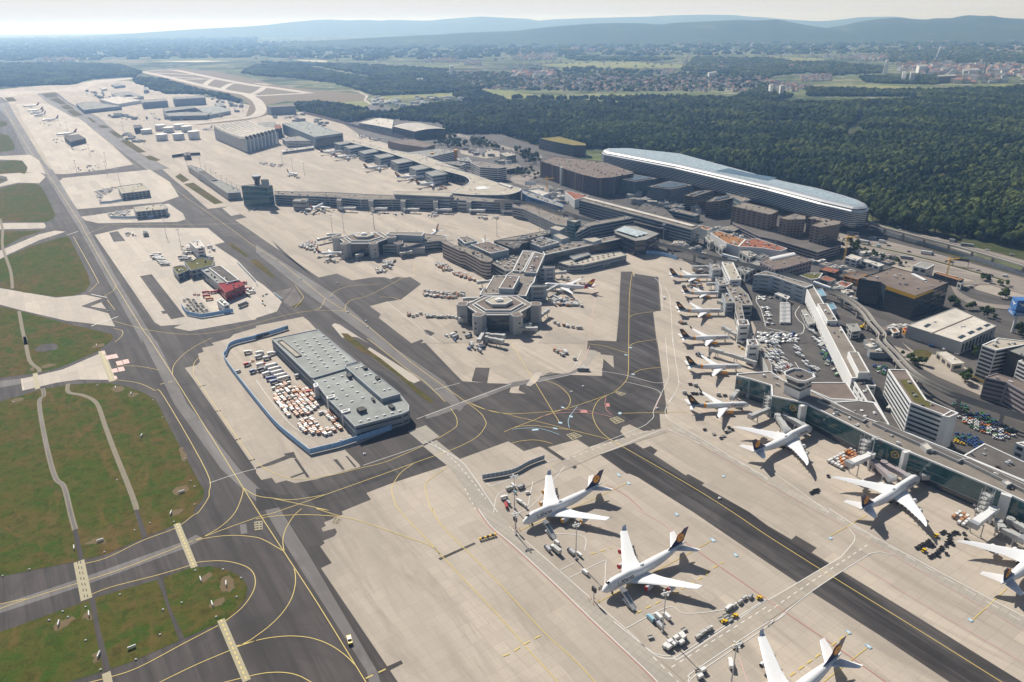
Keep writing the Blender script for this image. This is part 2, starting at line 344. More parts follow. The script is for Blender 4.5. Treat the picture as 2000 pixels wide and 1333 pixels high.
# tracks and bare patches in the grass
for s in ('D1 680,690 725,682 760,900 848,1240 792,1252 720,900','D1 1205,548 1245,522 1300,750 1412,992 1370,1012 1280,760','D1 1020,0 1055,0 1130,215 1090,226','D1 555,160 590,155 642,392 602,400'):
    sheet('path',W(s),'asphalt')
lines('path','track',['C1 190,-10 225,170 295,235 300,262','B1 0,380 20,470 20,600 80,780 95,915','B1 145,1088 175,1250 200,1345','C1 325,385 335,440 300,490 330,700 380,930 430,1080 490,1140 540,1340 D1 575,160','C1 520,350 525,415 640,440 740,500 800,660 870,850 990,1150 1040,1290 D1 1040,10'],3.6,far=False)
lines('path','asphalt_worn',['C1 325,385 335,440 300,490 330,700 380,930 430,1080 490,1140 540,1340 D1 575,160'],1.6,far=False)
for s in ('C1 850,375 930,365 965,395 905,420 845,405','C1 970,425 1050,415 1070,430 1000,460','C1 1320,1150 1440,1120 1450,1170 1320,1210','C1 1360,850 1400,830 1440,930 1400,950','C1 75,475 170,450 185,475 90,500','D1 630,270 740,225 800,220 820,265 640,280','D1 1310,15 1390,-5 1410,20 1320,60','D1 1530,530 1610,480 1645,510 1550,570','D1 1680,530 1760,505 1815,600 1740,660 1680,610','D1 1600,720 1710,680 1725,720 1600,770','D1 390,890 560,820 575,860 430,940','D1 640,800 700,790 710,860 650,865','D1 710,1100 760,1090 775,1170 710,1185','C1 250,215 270,240 250,255 220,250','C1 310,215 380,195 440,205 330,235','C1 700,60 790,40 810,60 720,80'):
    q=W(s); c=[sum(v[i] for v in q)/len(q) for i in (0,1)]; sheet('soil_patch',[(c[0]+(v[0]-c[0])*.8+noise.noise(Vector((v[0],v[1],3))*.3)*1.6,c[1]+(v[1]-c[1])*.8+noise.noise(Vector((v[0],v[1],9))*.3)*1.6) for v in smooth(q,8,True)],'soil')
sheet('path',smooth(W('C1 275,75 330,50 420,42 440,80 400,95 285,105'),3,True),'asphalt')
# concrete service roads
for s in ('D3 0,160 100,255 370,490 850,925 1060,1100 1290,1340 1120,1345 1000,1225 600,850 300,560 0,285 D2 1790,140 1690,0 C2 1600,1150 1480,990 1280,830 1380,780 1560,925 1700,1110 1790,1210 1840,1333 D2 1850,0',
          'D4 470,0 870,245 1960,825 2500,1110 2500,1215 1960,935 960,355 620,150 340,0 C3 1960,1113 1440,812 1240,722 1215,634 1280,672 1500,802 1960,1072','C2 1160,715 1300,668 1405,755 1280,815','C3 520,215 550,160 600,90 650,100 590,200 540,230'):
    sheet('service_road',W(s),'concrete_road')
sheet('service_road',W('D3 1340,1345 1360,1280 1400,1235 1960,865 D4 340,628 780,343 870,333 620,150 660,235 560,370 0,705 D3 1940,715 1320,1110 1240,1140 1150,1140 1080,1110'),'concrete_grey')
sheet('service_road',W('C2 1300,590 1960,340 C3 180,310 440,265 520,225 540,240 440,285 0,375 C2 1960,375 1400,595 1300,620'),'asphalt_worn')
sheet('service_road',W('C3 -20,1130 150,1060 600,830 1145,690 1180,720 690,885 200,1100 0,1200'),'concrete_grey')
sheet('apron',W('C3 180,265 238,258 190,335 140,370 105,362'),'concrete_pale')
sheet('apron',W('B2 1260,1333 1600,1100 1700,1330'),'concrete_grey')
for s,m in (('B3 280,1245 580,1260 560,1333 200,1333','concrete_grey'),('B3 720,790 830,795 800,1320 620,1310 640,1000 680,850','concrete'),('B3 600,1110 640,850 700,800 830,800 800,1320','concrete')): sheet('apron',W(s),m)
# painted lines
Y=['D2 860,1360 830,1310 480,740 210,325 0,0 C1 1860,1145 1320,280 1140,0 B1 1100,1240 885,890 660,500 600,390 340,0 A1 240,1170 60,880 0,740',
'A1 300,730 800,1080 1040,1270 B1 1130,0 1400,200 1700,410 1960,600 B2 160,700 400,885 530,990 700,1095 870,1215 1000,1320 C2 1180,180 1440,370 1690,550 1750,620 1758,670 1700,750 1600,810 1470,865 1200,960 950,1050 500,1210 150,1333 D2 0,70 D1 1480,245 1260,335 850,490 200,695 -200,840',
'C1 1860,1145 1960,1205 C2 120,1225 260,1238 400,1222 520,1200','C1 1860,1145 1855,1200 1800,1333 D1 1700,130 1560,215 1480,245','D1 1480,245 1650,215 1800,205 1960,220 D2 80,250 150,290 210,325','D2 350,0 290,55 230,150 205,240 215,325',
'D2 0,80 100,62 250,50 400,47 560,55 660,65 760,85 900,130 1100,200 1290,265 1370,305 1410,350',
'D2 0,975 100,900 200,800 270,690 300,580 300,500 290,460','D2 -200,1065 0,1010 130,985 270,975 420,990 560,1040 680,1120 760,1200','D1 1800,1062 1900,1015 1960,975','D2 0,1270 100,1255 220,1255 330,1280 450,1345','D1 1190,1345 1500,1195 1760,1085 1810,1060 1960,1010','D1 -100,750 0,730 200,690',
'D1 1690,1336 1960,1270','D2 650,60 460,0 C2 560,1320 330,1270 140,1230',
'C1 890,320 1060,345 1180,400 1255,450 1580,1020 1600,1180 1590,1230 1520,1333 D1 1480,50 1340,150 1090,245 820,375 630,425','D1 690,660 850,600 1200,510 1470,430 1520,410 1700,400 1850,430 1930,480 1955,560 1930,650 1850,760 1720,865','D1 1670,895 1400,1035 1060,1215 840,1290 600,1350',
'C2 850,0 1150,235 1280,325 1380,420 1450,490','C2 1490,540 1530,600 1540,650 1520,690 1390,770','C2 0,955 50,985 150,1040 280,1075 430,1072 600,1045 780,1000 1000,945 1280,825',
'C3 0,40 90,200 180,345 360,640','B3 925,780 900,950 893,1333 C3 890,260 870,330 800,400 720,440 400,545 200,570 0,578 C2 1800,560 1620,490','C3 745,430 660,480 620,560 625,620 660,690 730,760 880,850 1340,1115 1690,1333 D4 0,210 500,525 1060,870 1800,1333 2300,1640',
'C3 0,595 200,640 480,710 720,770 830,815','C3 -60,720 0,692 150,635 300,575 400,545','C3 0,690 100,672 200,672 330,690 430,700','C3 255,325 350,360 420,420 447,470 435,520 400,545','C3 580,45 700,60 800,90 885,115','C3 895,65 950,35 1110,10','C3 930,270 1000,240 1140,225','B3 895,1135 950,1110 1080,1092','C3 830,577 1090,570 1340,565','C3 0,805 60,790 150,780 230,788 310,808',
'C3 450,1310 880,1112','D3 60,165 290,65','D3 650,720 1100,480 1550,235','D4 400,1345 760,1065','D4 480,210 760,50','D4 1560,860 1830,610',
'B1 660,500 760,460 900,425 1300,425 1900,420','B1 885,890 870,930 800,970','B1 870,1165 1000,1200 1150,1235 1350,1262 1550,1262 1760,1230 1960,1180 B2 200,1125 350,1095 450,1080 500,1050 530,990','B1 560,515 740,840 740,880 680,940','B1 820,1000 880,1080','B1 870,1220 935,1240 930,1280 880,1325',
'C1 1320,280 1330,210 1400,130 1500,60 1620,0','C1 880,215 1050,215 1220,245','C1 1480,270 1485,195 1530,145','C1 1480,280 1940,940','B2 450,1080 640,1085 700,1095 M'.replace(' M',''),'B2 680,1085 690,1040 740,1000 870,965 1150,820','B2 560,975 620,930 730,895 950,880','B2 950,980 1050,985 1110,1010','B2 350,870 360,990 300,1060'.replace('350,870','300,890 345,950'),
'C2 1620,490 1750,545 1960,590','D2 1350,0 1380,70 1450,160 1600,310 1750,460 1960,680 D3 240,940 500,1180 650,1345','C2 1460,990 1320,1090 1295,1130 1300,1180 1345,1320 D2 1350,0','C2 1200,965 1110,1030 1060,1100 1040,1150 1050,1220 1100,1320 D2 1330,260 1410,350 1600,550 1800,760 1960,935 D3 100,1050 380,1360','B2 1210,710 1210,820','B2 640,1085 680,1080']
lines('taxiway_marking','line_yellow',Y,.45)
Wt=['D4 470,0 870,245 1960,825 2300,1000','C4 -100,950 0,1000 470,1333','C3 1230,0 1250,150 1275,320 1265,390 1185,520 1175,580 1215,630 1280,670 1500,800 1960,1075','C3 1275,320 1300,350 1370,360 1700,388','C3 1185,520 1260,425 1340,412 1480,420','C3 1175,0 1190,180 1200,300 1160,390 1085,550 1085,600 1050,640 970,690 600,838','D4 620,155 655,195 665,230 640,275 560,370','D4 780,345 860,333 960,355','C3 545,210 600,240 850,280 1090,342 1170,332 1200,300','C3 870,335 1090,390 1145,430','C3 545,210 480,270 200,335','C3 220,290 440,240 490,190 530,90','C3 690,885 1140,705 1240,720 1440,810','B3 1170,905 1210,1000 1230,1333','B3 1090,830 1140,900 1150,1080','B2 1000,1015 1400,1333',
'D3 -20,140 380,490 870,920 1060,1095 1150,1140 1240,1145 1330,1115 1960,690','D3 780,865 1050,1080 1140,1122 1230,1126 1310,1102 1945,690','D3 1345,1345 1360,1290 1400,1240 1960,870 D4 0,905','D3 1385,1345 1410,1270 1960,900 D4 140,800','D4 0,700 240,560 560,370','D4 0,905 340,630 780,345','C2 820,975 1280,820','C2 1290,790 1560,935 1700,1110 1850,1333','C2 1820,1333 1850,1200 1960,1150','C2 1740,1090 1790,1130 1840,1120 1960,1075','C2 0,320 130,500 300,690 500,760 770,745','C2 1230,620 1960,350','C2 1370,395 1560,345','D3 -20,40 150,-20 C3 400,985','C3 -20,1060 350,920','D3 320,190 550,215 555,320','D3 430,535 700,400 715,430 710,600','D3 860,925 1190,755 1310,800 1480,795 1640,770','D3 360,475 480,415','C3 160,1100 120,1290','C1 1430,270 1600,200'.replace('1430,270 1600,200','1600,1110 1810,1040 1960,1000')]
lines('road_marking','line_white',Wt,.42)
lines('road_marking','line_white',['D3 1080,1135 1290,1345','D3 1220,1215 1960,745','D4 0,790 260,610 780,265','C3 420,930 840,770 1090,700','C2 1600,1150 1690,1333','C2 1340,790 1540,960 1760,1230'],.5,(3,3),far=False)
lines('road_marking','line_white',['C4 250,1333 -60,1150 D4 330,-50'.replace('C4 250,1333 -60,1150 D4 330,-50','C3 1280,705 1700,930 1960,1085'),'D4 400,0 700,160 1960,870'],.35,(6,6),far=False)
lines('road_marking','line_red',['D2 1690,0 1790,140 1960,285 D3 300,560 600,850 1000,1225 1120,1350','D4 0,705 410,980 930,1345','D3 1250,200 1400,310 1960,700','C3 720,1120 880,1210 1000,1320'],.5,far=False)
lines('road_marking','line_white',['D2 1702,0 1802,135 1972,280 D3 315,560 615,850 1012,1222 1135,1350'],.4,far=False)
lines('road_marking','line_pink',['C3 1145,705 1240,725 1440,815 1960,1120 D4 340,0 620,150 960,355 1960,935','C3 1145,430 1090,550','C3 555,170 595,60','D3 940,0 1150,110 1250,200','D4 680,415 1200,735 1960,1180','D3 1740,1140 1810,1345','B2 1180,100 1180,100'.replace('B2 1180,100 1180,100','B3 660,900 620,1080 590,1280')],.45,far=False)
lines('taxiway_marking','line_yellow',['D2 840,1300 1010,1220','D2 1890,1130 1960,1100 D3 100,1035 250,955','C1 1225,355 1340,325','D3 600,350 760,300','D3 950,800 1150,700 1500,500','D3 1480,490 1620,410','D4 170,1280 400,1110 620,950'],.8,(4,3),far=False)
lines('stop_bar','line_pale',['D1 1352,115 1488,450','C1 268,270 288,390','D1 1690,850 1890,1320','D1 812,1255 830,1345'],4,far=False)
lines('stop_bar','line_pale',['D1 603,402 662,695','C1 775,100 862,330'],6,far=False)
lines('stop_bar','line_yellow',['D1 1352,115 1488,450','D1 1690,850 1890,1320','C1 775,100 862,330'],.8,(2,2),far=False)
lines('stop_bar','asphalt',['D1 592,402 650,695','D1 614,402 674,695'],.5,(3,3),far=False)
PAN=('C3 805,405 875,425 835,445 790,420','C3 745,620 805,600 865,635 795,660','C3 415,740 475,722 540,750 460,782','D2 600,65 655,78 625,118 580,102','D2 0,100 50,95 50,160 0,165','D1 1945,105 1965,100 1965,165 1950,168')
for s in PAN:
    sheet('painted_panel',W(s),'line_pale'); p=W(s)
    for t0,t1 in ((.12,.3),(.42,.58),(.7,.88)):
        q=lambda u,v:tuple(p[0][i]*(1-u)*(1-v)+p[1][i]*u*(1-v)+p[2][i]*u*v+p[3][i]*(1-u)*v for i in (0,1))
        sheet('painted_panel',[q(.1,t0),q(.42,t0),q(.42,t1),q(.1,t1)],'asphalt'); sheet('painted_panel',[q(.55,t0),q(.9,t0),q(.9,t1),q(.55,t1)],'asphalt')
for s in ('C1 800,140 848,130 860,160 815,168','C1 848,130 892,122 908,152 862,160','C1 885,182 930,172 945,205 897,212','C1 935,170 980,162 994,192 948,202','C1 852,240 893,230 905,262 860,268','C1 898,226 945,220 958,250 910,260','C1 780,102 800,100 808,118 792,128','C1 868,292 890,290 900,312 875,318'):
    sheet('painted_panel',W(s),'line_pink')
for s in ('C3 718,500 745,500 750,525 722,528','C3 520,555 570,552 580,572 530,575'): sheet('painted_panel',W(s),'line_red')
for s in ('D1 1835,125 1885,115 1895,190 1845,198',): sheet('painted_panel',W(s),'asphalt_worn')
BL=('C3 795,1038 815,1035 835,1058 818,1062','C3 875,1102 892,1098 912,1118 890,1124','C3 815,568 838,568 836,585 814,585','C3 355,640 385,645 385,658 355,654','C3 375,525 400,530 402,540 380,538','C3 895,70 920,72 918,80 895,78','C3 860,125 885,128 885,136 860,132','C3 915,272 940,275 940,284 915,282','C3 1608,1052 1630,1050 1632,1064 1610,1066','D3 1240,38 1260,30 1280,52 1262,58','D3 1512,232 1535,224 1562,250 1540,258','D3 1690,345 1710,340 1735,365 1712,370','D4 588,932 610,928 642,955 622,964','D4 738,1042 762,1034 800,1068 778,1076','D4 460,222 480,215 498,232 478,238','D4 1522,845 1545,838 1575,862 1555,870','C3 440,590 468,600 462,612 436,604','C3 150,700 200,695 205,708 155,712','C3 310,685 345,690 350,702 315,696')
for s in BL:
    sheet('painted_panel',W(s),'line_blue'); p=W(s); c=(sum(q[0] for q in p)/4,sum(q[1] for q in p)/4)
    sheet('painted_panel',[(c[0]+(q[0]-c[0])*.65,c[1]+(q[1]-c[1])*.3) for q in p],'line_white')
lines('taxiway_marking','line_blue',['C3 500,525 450,590 430,640 440,690','C3 0,700 150,690 260,705 360,740'],.5,far=False)
lines('taxiway_marking','line_red',['C3 720,450 712,510 730,560 770,590','C3 360,550 540,550 640,575 760,605','C3 200,610 330,578 500,570 620,580'],.45,far=False)
lines('taxiway_marking','line_white',['B1 700,960 820,985','B1 755,1185 905,1130','B1 700,1205 755,1180','B1 510,508 600,478'],1.2,far=False)
# highway carriageways
for s in ('B4 520,470 640,488 1170,618 1960,835 2600,1010 2600,1065 1960,882 1150,660 520,515','B4 520,532 700,570 1150,683 1960,908 2600,1090 2600,1150 1960,960 1150,735 540,560'): sheet('road',W(s),'road_surface')
sheet('road',W('B4 1000,430 1480,575 2500,830 2500,880 1480,605 1000,465'),'road_surface')
lines('road_marking','line_black',['B4 520,495 640,510 1150,640 1960,860 2500,1005','B4 520,545 700,572 1150,708 1960,935'],.5,(8,8),far=False)
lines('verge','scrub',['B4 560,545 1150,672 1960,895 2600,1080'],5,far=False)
sheet('grass',W('B4 900,540 1100,575 1960,820 2500,960 2500,935 1960,800 1200,590'),'grass_dry','stuff')
sheet('road',smooth(W('B4 1360,880 1400,900 1440,970 1540,1030 1680,1060 1960,1085 2200,1100 2200,1070 1960,1055 1700,1030 1580,1000 1480,950 1450,905 1560,885 2200,905 2200,860 1600,860 1420,862'),4,True),'road_surface')
# distant airfield apron beyond the wood
sheet('grass',W('P 270,140 345,134 420,139 560,170 715,185 722,205 700,212 560,198 525,205 524,225 480,236 380,245 400,240 480,228 488,205 470,192 380,172 300,150'),'soil','stuff')
lines('apron','concrete_pale',['A1 1085,550 1220,540 1340,540 1500,570 1640,600 1800,630 1960,658 A2 60,664 300,698 415,715','A1 1090,552 1240,582 1500,645 1700,690 1880,722 1960,735 A2 60,732 250,722 415,715'],48,far=False)
lines('apron','concrete_pale',['A1 1180,560 1480,574','A1 1290,590 1560,604','A1 1400,612 1640,606','A1 1560,655 1640,605 1760,622','A1 1690,690 1780,640 1900,650','A2 -60,735 20,700 60,670','A1 1960,640 A2 100,650'],34,far=False)
lines('apron','concrete_pale',['A1 1880,722 1950,760 A2 20,790 40,840 10,880 A1 1900,900 1700,925 1500,945 1300,950'],42,far=False)
sheet('grass',W('A2 480,790 840,772 880,800 800,835 500,815'),'meadow','stuff')
sheet('service_road',W('A2 700,690 800,705 860,735 840,765 900,805 870,800 825,770 840,735 790,710'),'concrete_pale')
# fields between wood and town
for s,m in (('A2 1700,690 1960,695 A3 0,705 250,735 600,720 1020,720 1160,735 1060,770 850,790 500,760 A2 1900,760 1700,710','meadow'),('A3 1160,735 1500,760 1800,790 1760,800 1480,790 1200,760','soil'),('A3 1100,780 1350,790 1470,810 1300,815','meadow'),
 ('A3 200,500 480,480 900,475 1350,500 1300,520 900,525 500,525','meadow'),('A3 540,560 800,520 1100,525 1050,570 800,575','grass_dry'),('A4 440,648 800,650 1350,685 1130,720 800,690 600,675','meadow'),('A4 730,568 880,572 900,582 800,582','soil'),('A4 1700,650 1960,650 2200,655 2200,690 1960,688 1720,685','meadow'),('A4 0,430 480,455 300,472 0,470','meadow'),('A4 1480,350 1960,345 2100,360 1960,390 1700,410 1500,380','soil'),('A4 320,315 560,310 660,320 480,340','soil'),('A4 1120,355 1180,352 1180,365 1100,365','soil'),
 ('A2 880,740 1500,715 1540,745 900,765','meadow'),('A2 600,370 740,345 730,360 620,375','soil'),('A2 380,430 470,428 470,440 380,440','soil'),('A1 360,465 600,452 600,468 360,475','line_pale'),('A1 700,475 840,460 1140,462 1100,480','soil'),('A1 1160,472 1560,465 1780,470 1500,478','line_pale'),('A2 0,480 330,498 200,500 0,492','soil'),('A2 290,460 540,465 550,478 380,472','line_pale'),('A1 0,575 210,580 200,590 60,590','soil'),
 ('A3 1260,425 1700,430 1960,435 1900,465 1450,465','meadow'),('A3 1800,320 1940,315 1930,340 1820,338','soil'),('A4 20,325 110,322 190,335 160,345','soil'),('A4 1160,305 1380,300 1400,318 1180,322','line_pale'),('A2 1560,380 1700,390 1680,410 1560,405','meadow'),('A2 1540,405 1700,408 1650,418','soil'),('A2 910,320 940,318 1000,355 980,358','track')):
    sheet('field',W(s),m)
HAZE=7.6e-5; EXPO=.2; MILK=14.4

sheet('verge',W('B4 780,335 1000,395 1480,520 1960,640 2400,760 2400,825 1960,700 1480,572 1000,425 860,400'),'scrub')  # scrub strip beside the road, dark tone painted for the wood's shadow
# ------------------------------------------------------------------ hills, woods, trees, distant towns
def sky_ray(px,py):
    a=(px-1000)/FPX; b=(666.5-py)/FPX; c,s=math.cos(ROLL),math.sin(ROLL); a,b=a*c+b*s,-a*s+b*c
    Y=math.cos(PITCH)+b*math.sin(PITCH); Z=-math.sin(PITCH)+b*math.cos(PITCH); h=math.hypot(a,Y); return a/h,Y/h,Z/h
k=NT('hill_wood',1.,.1); x=k.mix(k.noise(.0022,None,7,.40,.62,.5),(.028,.045,.02),(.05,.068,.026)); x=k.mix(k.mul(k.noise(.0012,k.co(0,(1,1,4)),5,.62,.72),.7),x,(.16,.17,.08)); k.out(x)
def ridge(s,D,front,back,seed):
    p=smooth(PX(s),4); rings=[]; b=MB(); m=9
    for i,(px,py) in enumerate(p):
        dx,dy,dz=sky_ray(px,py); hz=max(8,H+D*dz)
        for j in range(m):
            t=j/(m-1)*2-1; d=D+(t*front if t<0 else t*back); q=max(0,1-abs(t))
            n=noise.noise(Vector((dx*40,dy*40+j*.9,seed)))*.5+noise.noise(Vector((dx*130,j*1.7,seed)))*.25
            z=hz*(q*q*(3-2*q)) if j!=m//2 else hz
            if 0<j<m-1 and j!=m//2: z=min(hz*.96,max(0,z*(1+.35*n)))
            rings.append((dx*d,dy*d,z-(3 if q==0 else 0)))
    n=len(p); b.add(rings,[(i*m+j,(i+1)*m+j,(i+1)*m+j+1,i*m+j+1) for i in range(n-1) for j in range(m-1)])
    return tag(b.obj('hills','hill_wood',smooth_=True),kind='structure')
ridge('A1 300,300 900,265 1500,225 A2 0,200 300,168 530,152 700,157 860,154 950,160 1050,154 1300,160 1450,147 1600,137 1700,129 1800,132 1960,140 A3 130,147 200,159 320,150 600,140 900,132 1050,129 1150,122 1400,115 1600,115 1700,117 1800,127 1960,137 A4 100,147 300,160 450,161 600,146 700,134 900,129 1000,131 1150,148 1400,150 1960,160 2600,165',24000,4200,4000,1)
ridge('A2 200,335 700,302 1100,279 1400,266 1600,252 1960,239 A3 200,217 450,194 700,180 950,179 1130,188 1250,177 1400,170 1600,160 1750,154 1850,159 1960,155 A4 80,153 200,177 380,207 600,232 900,260',12300,2300,2500,2)
ridge('A4 100,265 380,225 560,199 700,168 850,148 980,138 1100,147 1200,152 1280,142 1400,140 1450,130 1540,119 1650,124 1720,122 1800,137 1960,145 2300,150 2700,190',13200,2900,2500,3)

k=NT('foliage',1.,.08)
at=k.nt.nodes.new('ShaderNodeAttribute'); at.attribute_type='INSTANCER'; at.attribute_name='tint'
x=k.mix(at.outputs['Fac'],(.024,.040,.012),(.125,.150,.042)); x=k.mix(k.mul(k.noise(1.2,None,3,.4,.7),.45),x,(.03,.045,.015)); k.out(x)
k=NT('leaf',1.,.08); oi=k.nt.nodes.new('ShaderNodeObjectInfo')
x=k.mix(oi.outputs['Random'],(.030,.050,.014),(.10,.125,.035)); x=k.mix(k.mul(k.noise(.6,None,4,.4,.7),.6),x,(.016,.028,.010)); k.out(x)
mat('bark',(.09,.065,.045),.95)
def gn_forest(name,pts,kind='stuff',label=None):
    "many crowns standing on one set of points: (x, y, z, radius, height factor, tint)"
    me=bpy.data.meshes.new(name); me.from_pydata([p[:3] for p in pts],[],[]); n=len(pts)
    for nm,i in (('rad',3),('hf',4),('tint',5)):
        a=me.attributes.new(nm,'FLOAT','POINT'); a.data.foreach_set('value',[p[i] for p in pts])
    o=link(name,me); tag(o,label,None,None,kind)
    g=bpy.data.node_groups.new(name,'GeometryNodeTree'); g.interface.new_socket('Geometry',in_out='INPUT',socket_type='NodeSocketGeometry'); g.interface.new_socket('Geometry',in_out='OUTPUT',socket_type='NodeSocketGeometry')
    N=g.nodes.new; L=g.links.new; gi=N('NodeGroupInput'); go=N('NodeGroupOutput'); join=N('GeometryNodeGeometryToInstance')
    pos=N('GeometryNodeInputPosition')
    for v in range(4):
        ic=N('GeometryNodeMeshIcoSphere'); ic.inputs['Radius'].default_value=1; ic.inputs['Subdivisions'].default_value=3
        sp=N('GeometryNodeSetPosition'); L(ic.outputs[0],sp.inputs[0]); off=None
        for scl,amp in ((1.6,1.0),(4.5,.45)):
            nz=N('ShaderNodeTexNoise'); nz.noise_dimensions='4D'; nz.inputs['W'].default_value=v*7.3+scl; nz.inputs['Scale'].default_value=scl; nz.inputs['Detail'].default_value=2
            L(pos.outputs[0],nz.inputs['Vector']); sb=N('ShaderNodeVectorMath'); sb.operation='SUBTRACT'; sb.inputs[1].default_value=(.5,.5,.5); L(nz.outputs['Color'],sb.inputs[0])
            ml=N('ShaderNodeVectorMath'); ml.operation='SCALE'; ml.inputs['Scale'].default_value=amp*1.5; L(sb.outputs[0],ml.inputs[0])
            if off is None: off=ml.outputs[0]
            else:
                ad=N('ShaderNodeVectorMath'); L(off,ad.inputs[0]); L(ml.outputs[0],ad.inputs[1]); off=ad.outputs[0]
        L(off,sp.inputs['Offset']); sm=N('GeometryNodeSetMaterial'); sm.inputs['Material'].default_value=MATS['foliage']; L(sp.outputs[0],sm.inputs[0])
        L(sm.outputs[0],join.inputs[0])
    ip=N('GeometryNodeInstanceOnPoints'); L(gi.outputs[0],ip.inputs['Points']); L(join.outputs[0],ip.inputs['Instance']); ip.inputs['Pick Instance'].default_value=True
    def attr(nm):
        a=N('GeometryNodeInputNamedAttribute'); a.data_type='FLOAT'; a.inputs[0].default_value=nm; return a.outputs[0]
    rz=N('FunctionNodeRandomValue'); rz.data_type='FLOAT'; rz.inputs[3].default_value=6.283
    cr=N('ShaderNodeCombineXYZ'); L(rz.outputs[1],cr.inputs[2]); L(cr.outputs[0],ip.inputs['Rotation'])
    cs=N('ShaderNodeCombineXYZ'); ra=attr('rad'); mz=N('ShaderNodeMath'); mz.operation='MULTIPLY'; L(ra,mz.inputs[0]); L(attr('hf'),mz.inputs[1])
    L(ra,cs.inputs[0]); L(ra,cs.inputs[1]); L(mz.outputs[0],cs.inputs[2]); L(cs.outputs[0],ip.inputs['Scale'])
    L(ip.outputs[0],go.inputs[0])
    md=o.modifiers.new('crowns','NODES'); md.node_group=g; return o
def scatter(poly,step,z=0,grow=1.,dens=1.,keep=None,seed=1,top=13):
    "jittered grid of crowns inside a ground polygon, coarser with distance"
    r=random.Random(seed); out=[]; xs=[p[0] for p in poly]; ys=[p[1] for p in poly]; y=min(ys)
    while y<max(ys):
        st=step*max(1,(y/1500)**grow); x=min(xs)
        while x<max(xs):
            a,c=x+r.uniform(-.45,.45)*st,y+r.uniform(-.45,.45)*st
            if r.random()<dens and inside(a,c,poly) and (keep is None or keep(a,c)):
                big=noise.noise(Vector((a*.006,c*.006,seed)))+.5*noise.noise(Vector((a*.02,c*.02,seed+5)))
                rad=st*r.uniform(.34,.86); ti=min(1,max(0,.34+1.0*big+r.gauss(0,.21))); h=top*r.uniform(.5,1.3)+4*big
                out.append((a,c,z+h,rad,min(1.5,max(.55,r.uniform(7,10)/rad)),ti))
            x+=st
        y+=st
    return out
FOREST=W('P 862,262 900,237 940,218 1010,204 1180,208 1300,205 1460,206 1640,208 1760,203 1830,190 1900,192 2000,172 2400,172 2900,720 2050,503 2000,493 1960,482 1800,457 1702,432 1692,408 1600,372 1400,322 1180,292 1050,285 980,262')
sheet('shaded_forest_floor',FOREST,'scrub')  # woodland floor, its dark scrub colour also standing in for shade under the crowns
pts=scatter(FOREST,10.5,0,.55,.97,keep=lambda x,y:noise.noise(Vector((x*.0042,y*.0075,41)))<.50 and abs(noise.noise(Vector((x*.0016,y*.0016,77))))>.012,seed=3,top=14)
# the nearest trees of the wood stand as single trees, the rest is the wood
EDGE=[G(*q) for q in PX('P 1690,440 1710,436 1800,458 1960,483 2010,495 2080,511')]
def edged(x,y):
    return min((abs((b[0]-a[0])*(a[1]-y)-(a[0]-x)*(b[1]-a[1]))/math.hypot(b[0]-a[0],b[1]-a[1]) for a,b in zip(EDGE,EDGE[1:]) if min(a[0],b[0])-20<x<max(a[0],b[0])+20),default=999)
near=sorted([p for p in pts if edged(p[0],p[1])<34],key=lambda p:p[1])[:190]; ns=set(near)
wood=[p for p in pts if p not in ns]
for i,(s,st,dn) in enumerate((('A2 870,872 1130,872 1480,960 1300,935 1060,915 900,900',10,.75),('A2 300,812 480,800 860,850 870,900 780,930 680,935 500,900 330,850',9,.9),('A2 1130,850 1500,800 1700,790 1960,800 A3 100,790 0,900 A2 1960,1000 1480,960 1100,870',10,.8),('A1 1030,600 1250,612 1500,690 1800,745 1850,800 1780,790 1580,725 1280,720 1180,690 1050,640',13,.6),
  ('A1 -400,690 0,665 560,650 700,605 1020,590 1085,560 900,505 500,490 -400,500',13,.9),('A2 -100,560 0,500 320,505 800,600 900,610 780,690 600,640 300,600 0,580',12,.85),('A2 800,640 900,600 1300,600 1560,630 1700,690 1500,712 900,735 800,690',11,.8),('A2 1500,730 1700,700 1960,790 1700,790 1560,760',10,.6),('A3 0,760 300,760 900,780 1300,800 1960,780 A4 200,745 0,700 -100,690 A3 1700,760 1100,745 500,760 0,745',9,.45),
  ('A4 300,690 600,690 900,700 1300,700 1500,690 2200,690 2200,740 900,740 300,740',10,.8),('A4 700,590 1300,585 1400,600 1300,650 900,640 750,630',11,.8),('A4 -60,480 500,480 900,520 880,560 500,580 300,560 -60,590',12,.5),('A3 1400,440 1960,450 A4 200,480 0,600 A3 1600,560 1300,545',12,.55),('A3 0,540 600,520 1300,560 1960,600 1960,700 1100,700 0,690',12,.14),('A2 1300,560 1960,560 1960,680 1500,690',12,.3),('A3 400,440 1260,450 1100,470 500,465',16,.5),('A1 1950,480 A2 800,500 1500,540 1400,600 900,590 500,510',14,.55),('A4 900,400 1500,380 1960,420 2100,480 1300,500 900,470',15,.4),
  ('A2 0,330 1960,300 A3 1960,340 A4 1960,330 2200,400 A3 1960,420 0,440 A2 1000,470 0,440',24,.13),('A1 0,300 1960,290 1960,440 0,470',26,.16))):
    wood+=scatter(W(s),st,0,.5,dn,seed=20+i,top=(7,8,8,3.5,7,6)[i] if i<6 else 7 if i<10 else 5)
gn_forest('woods',wood)
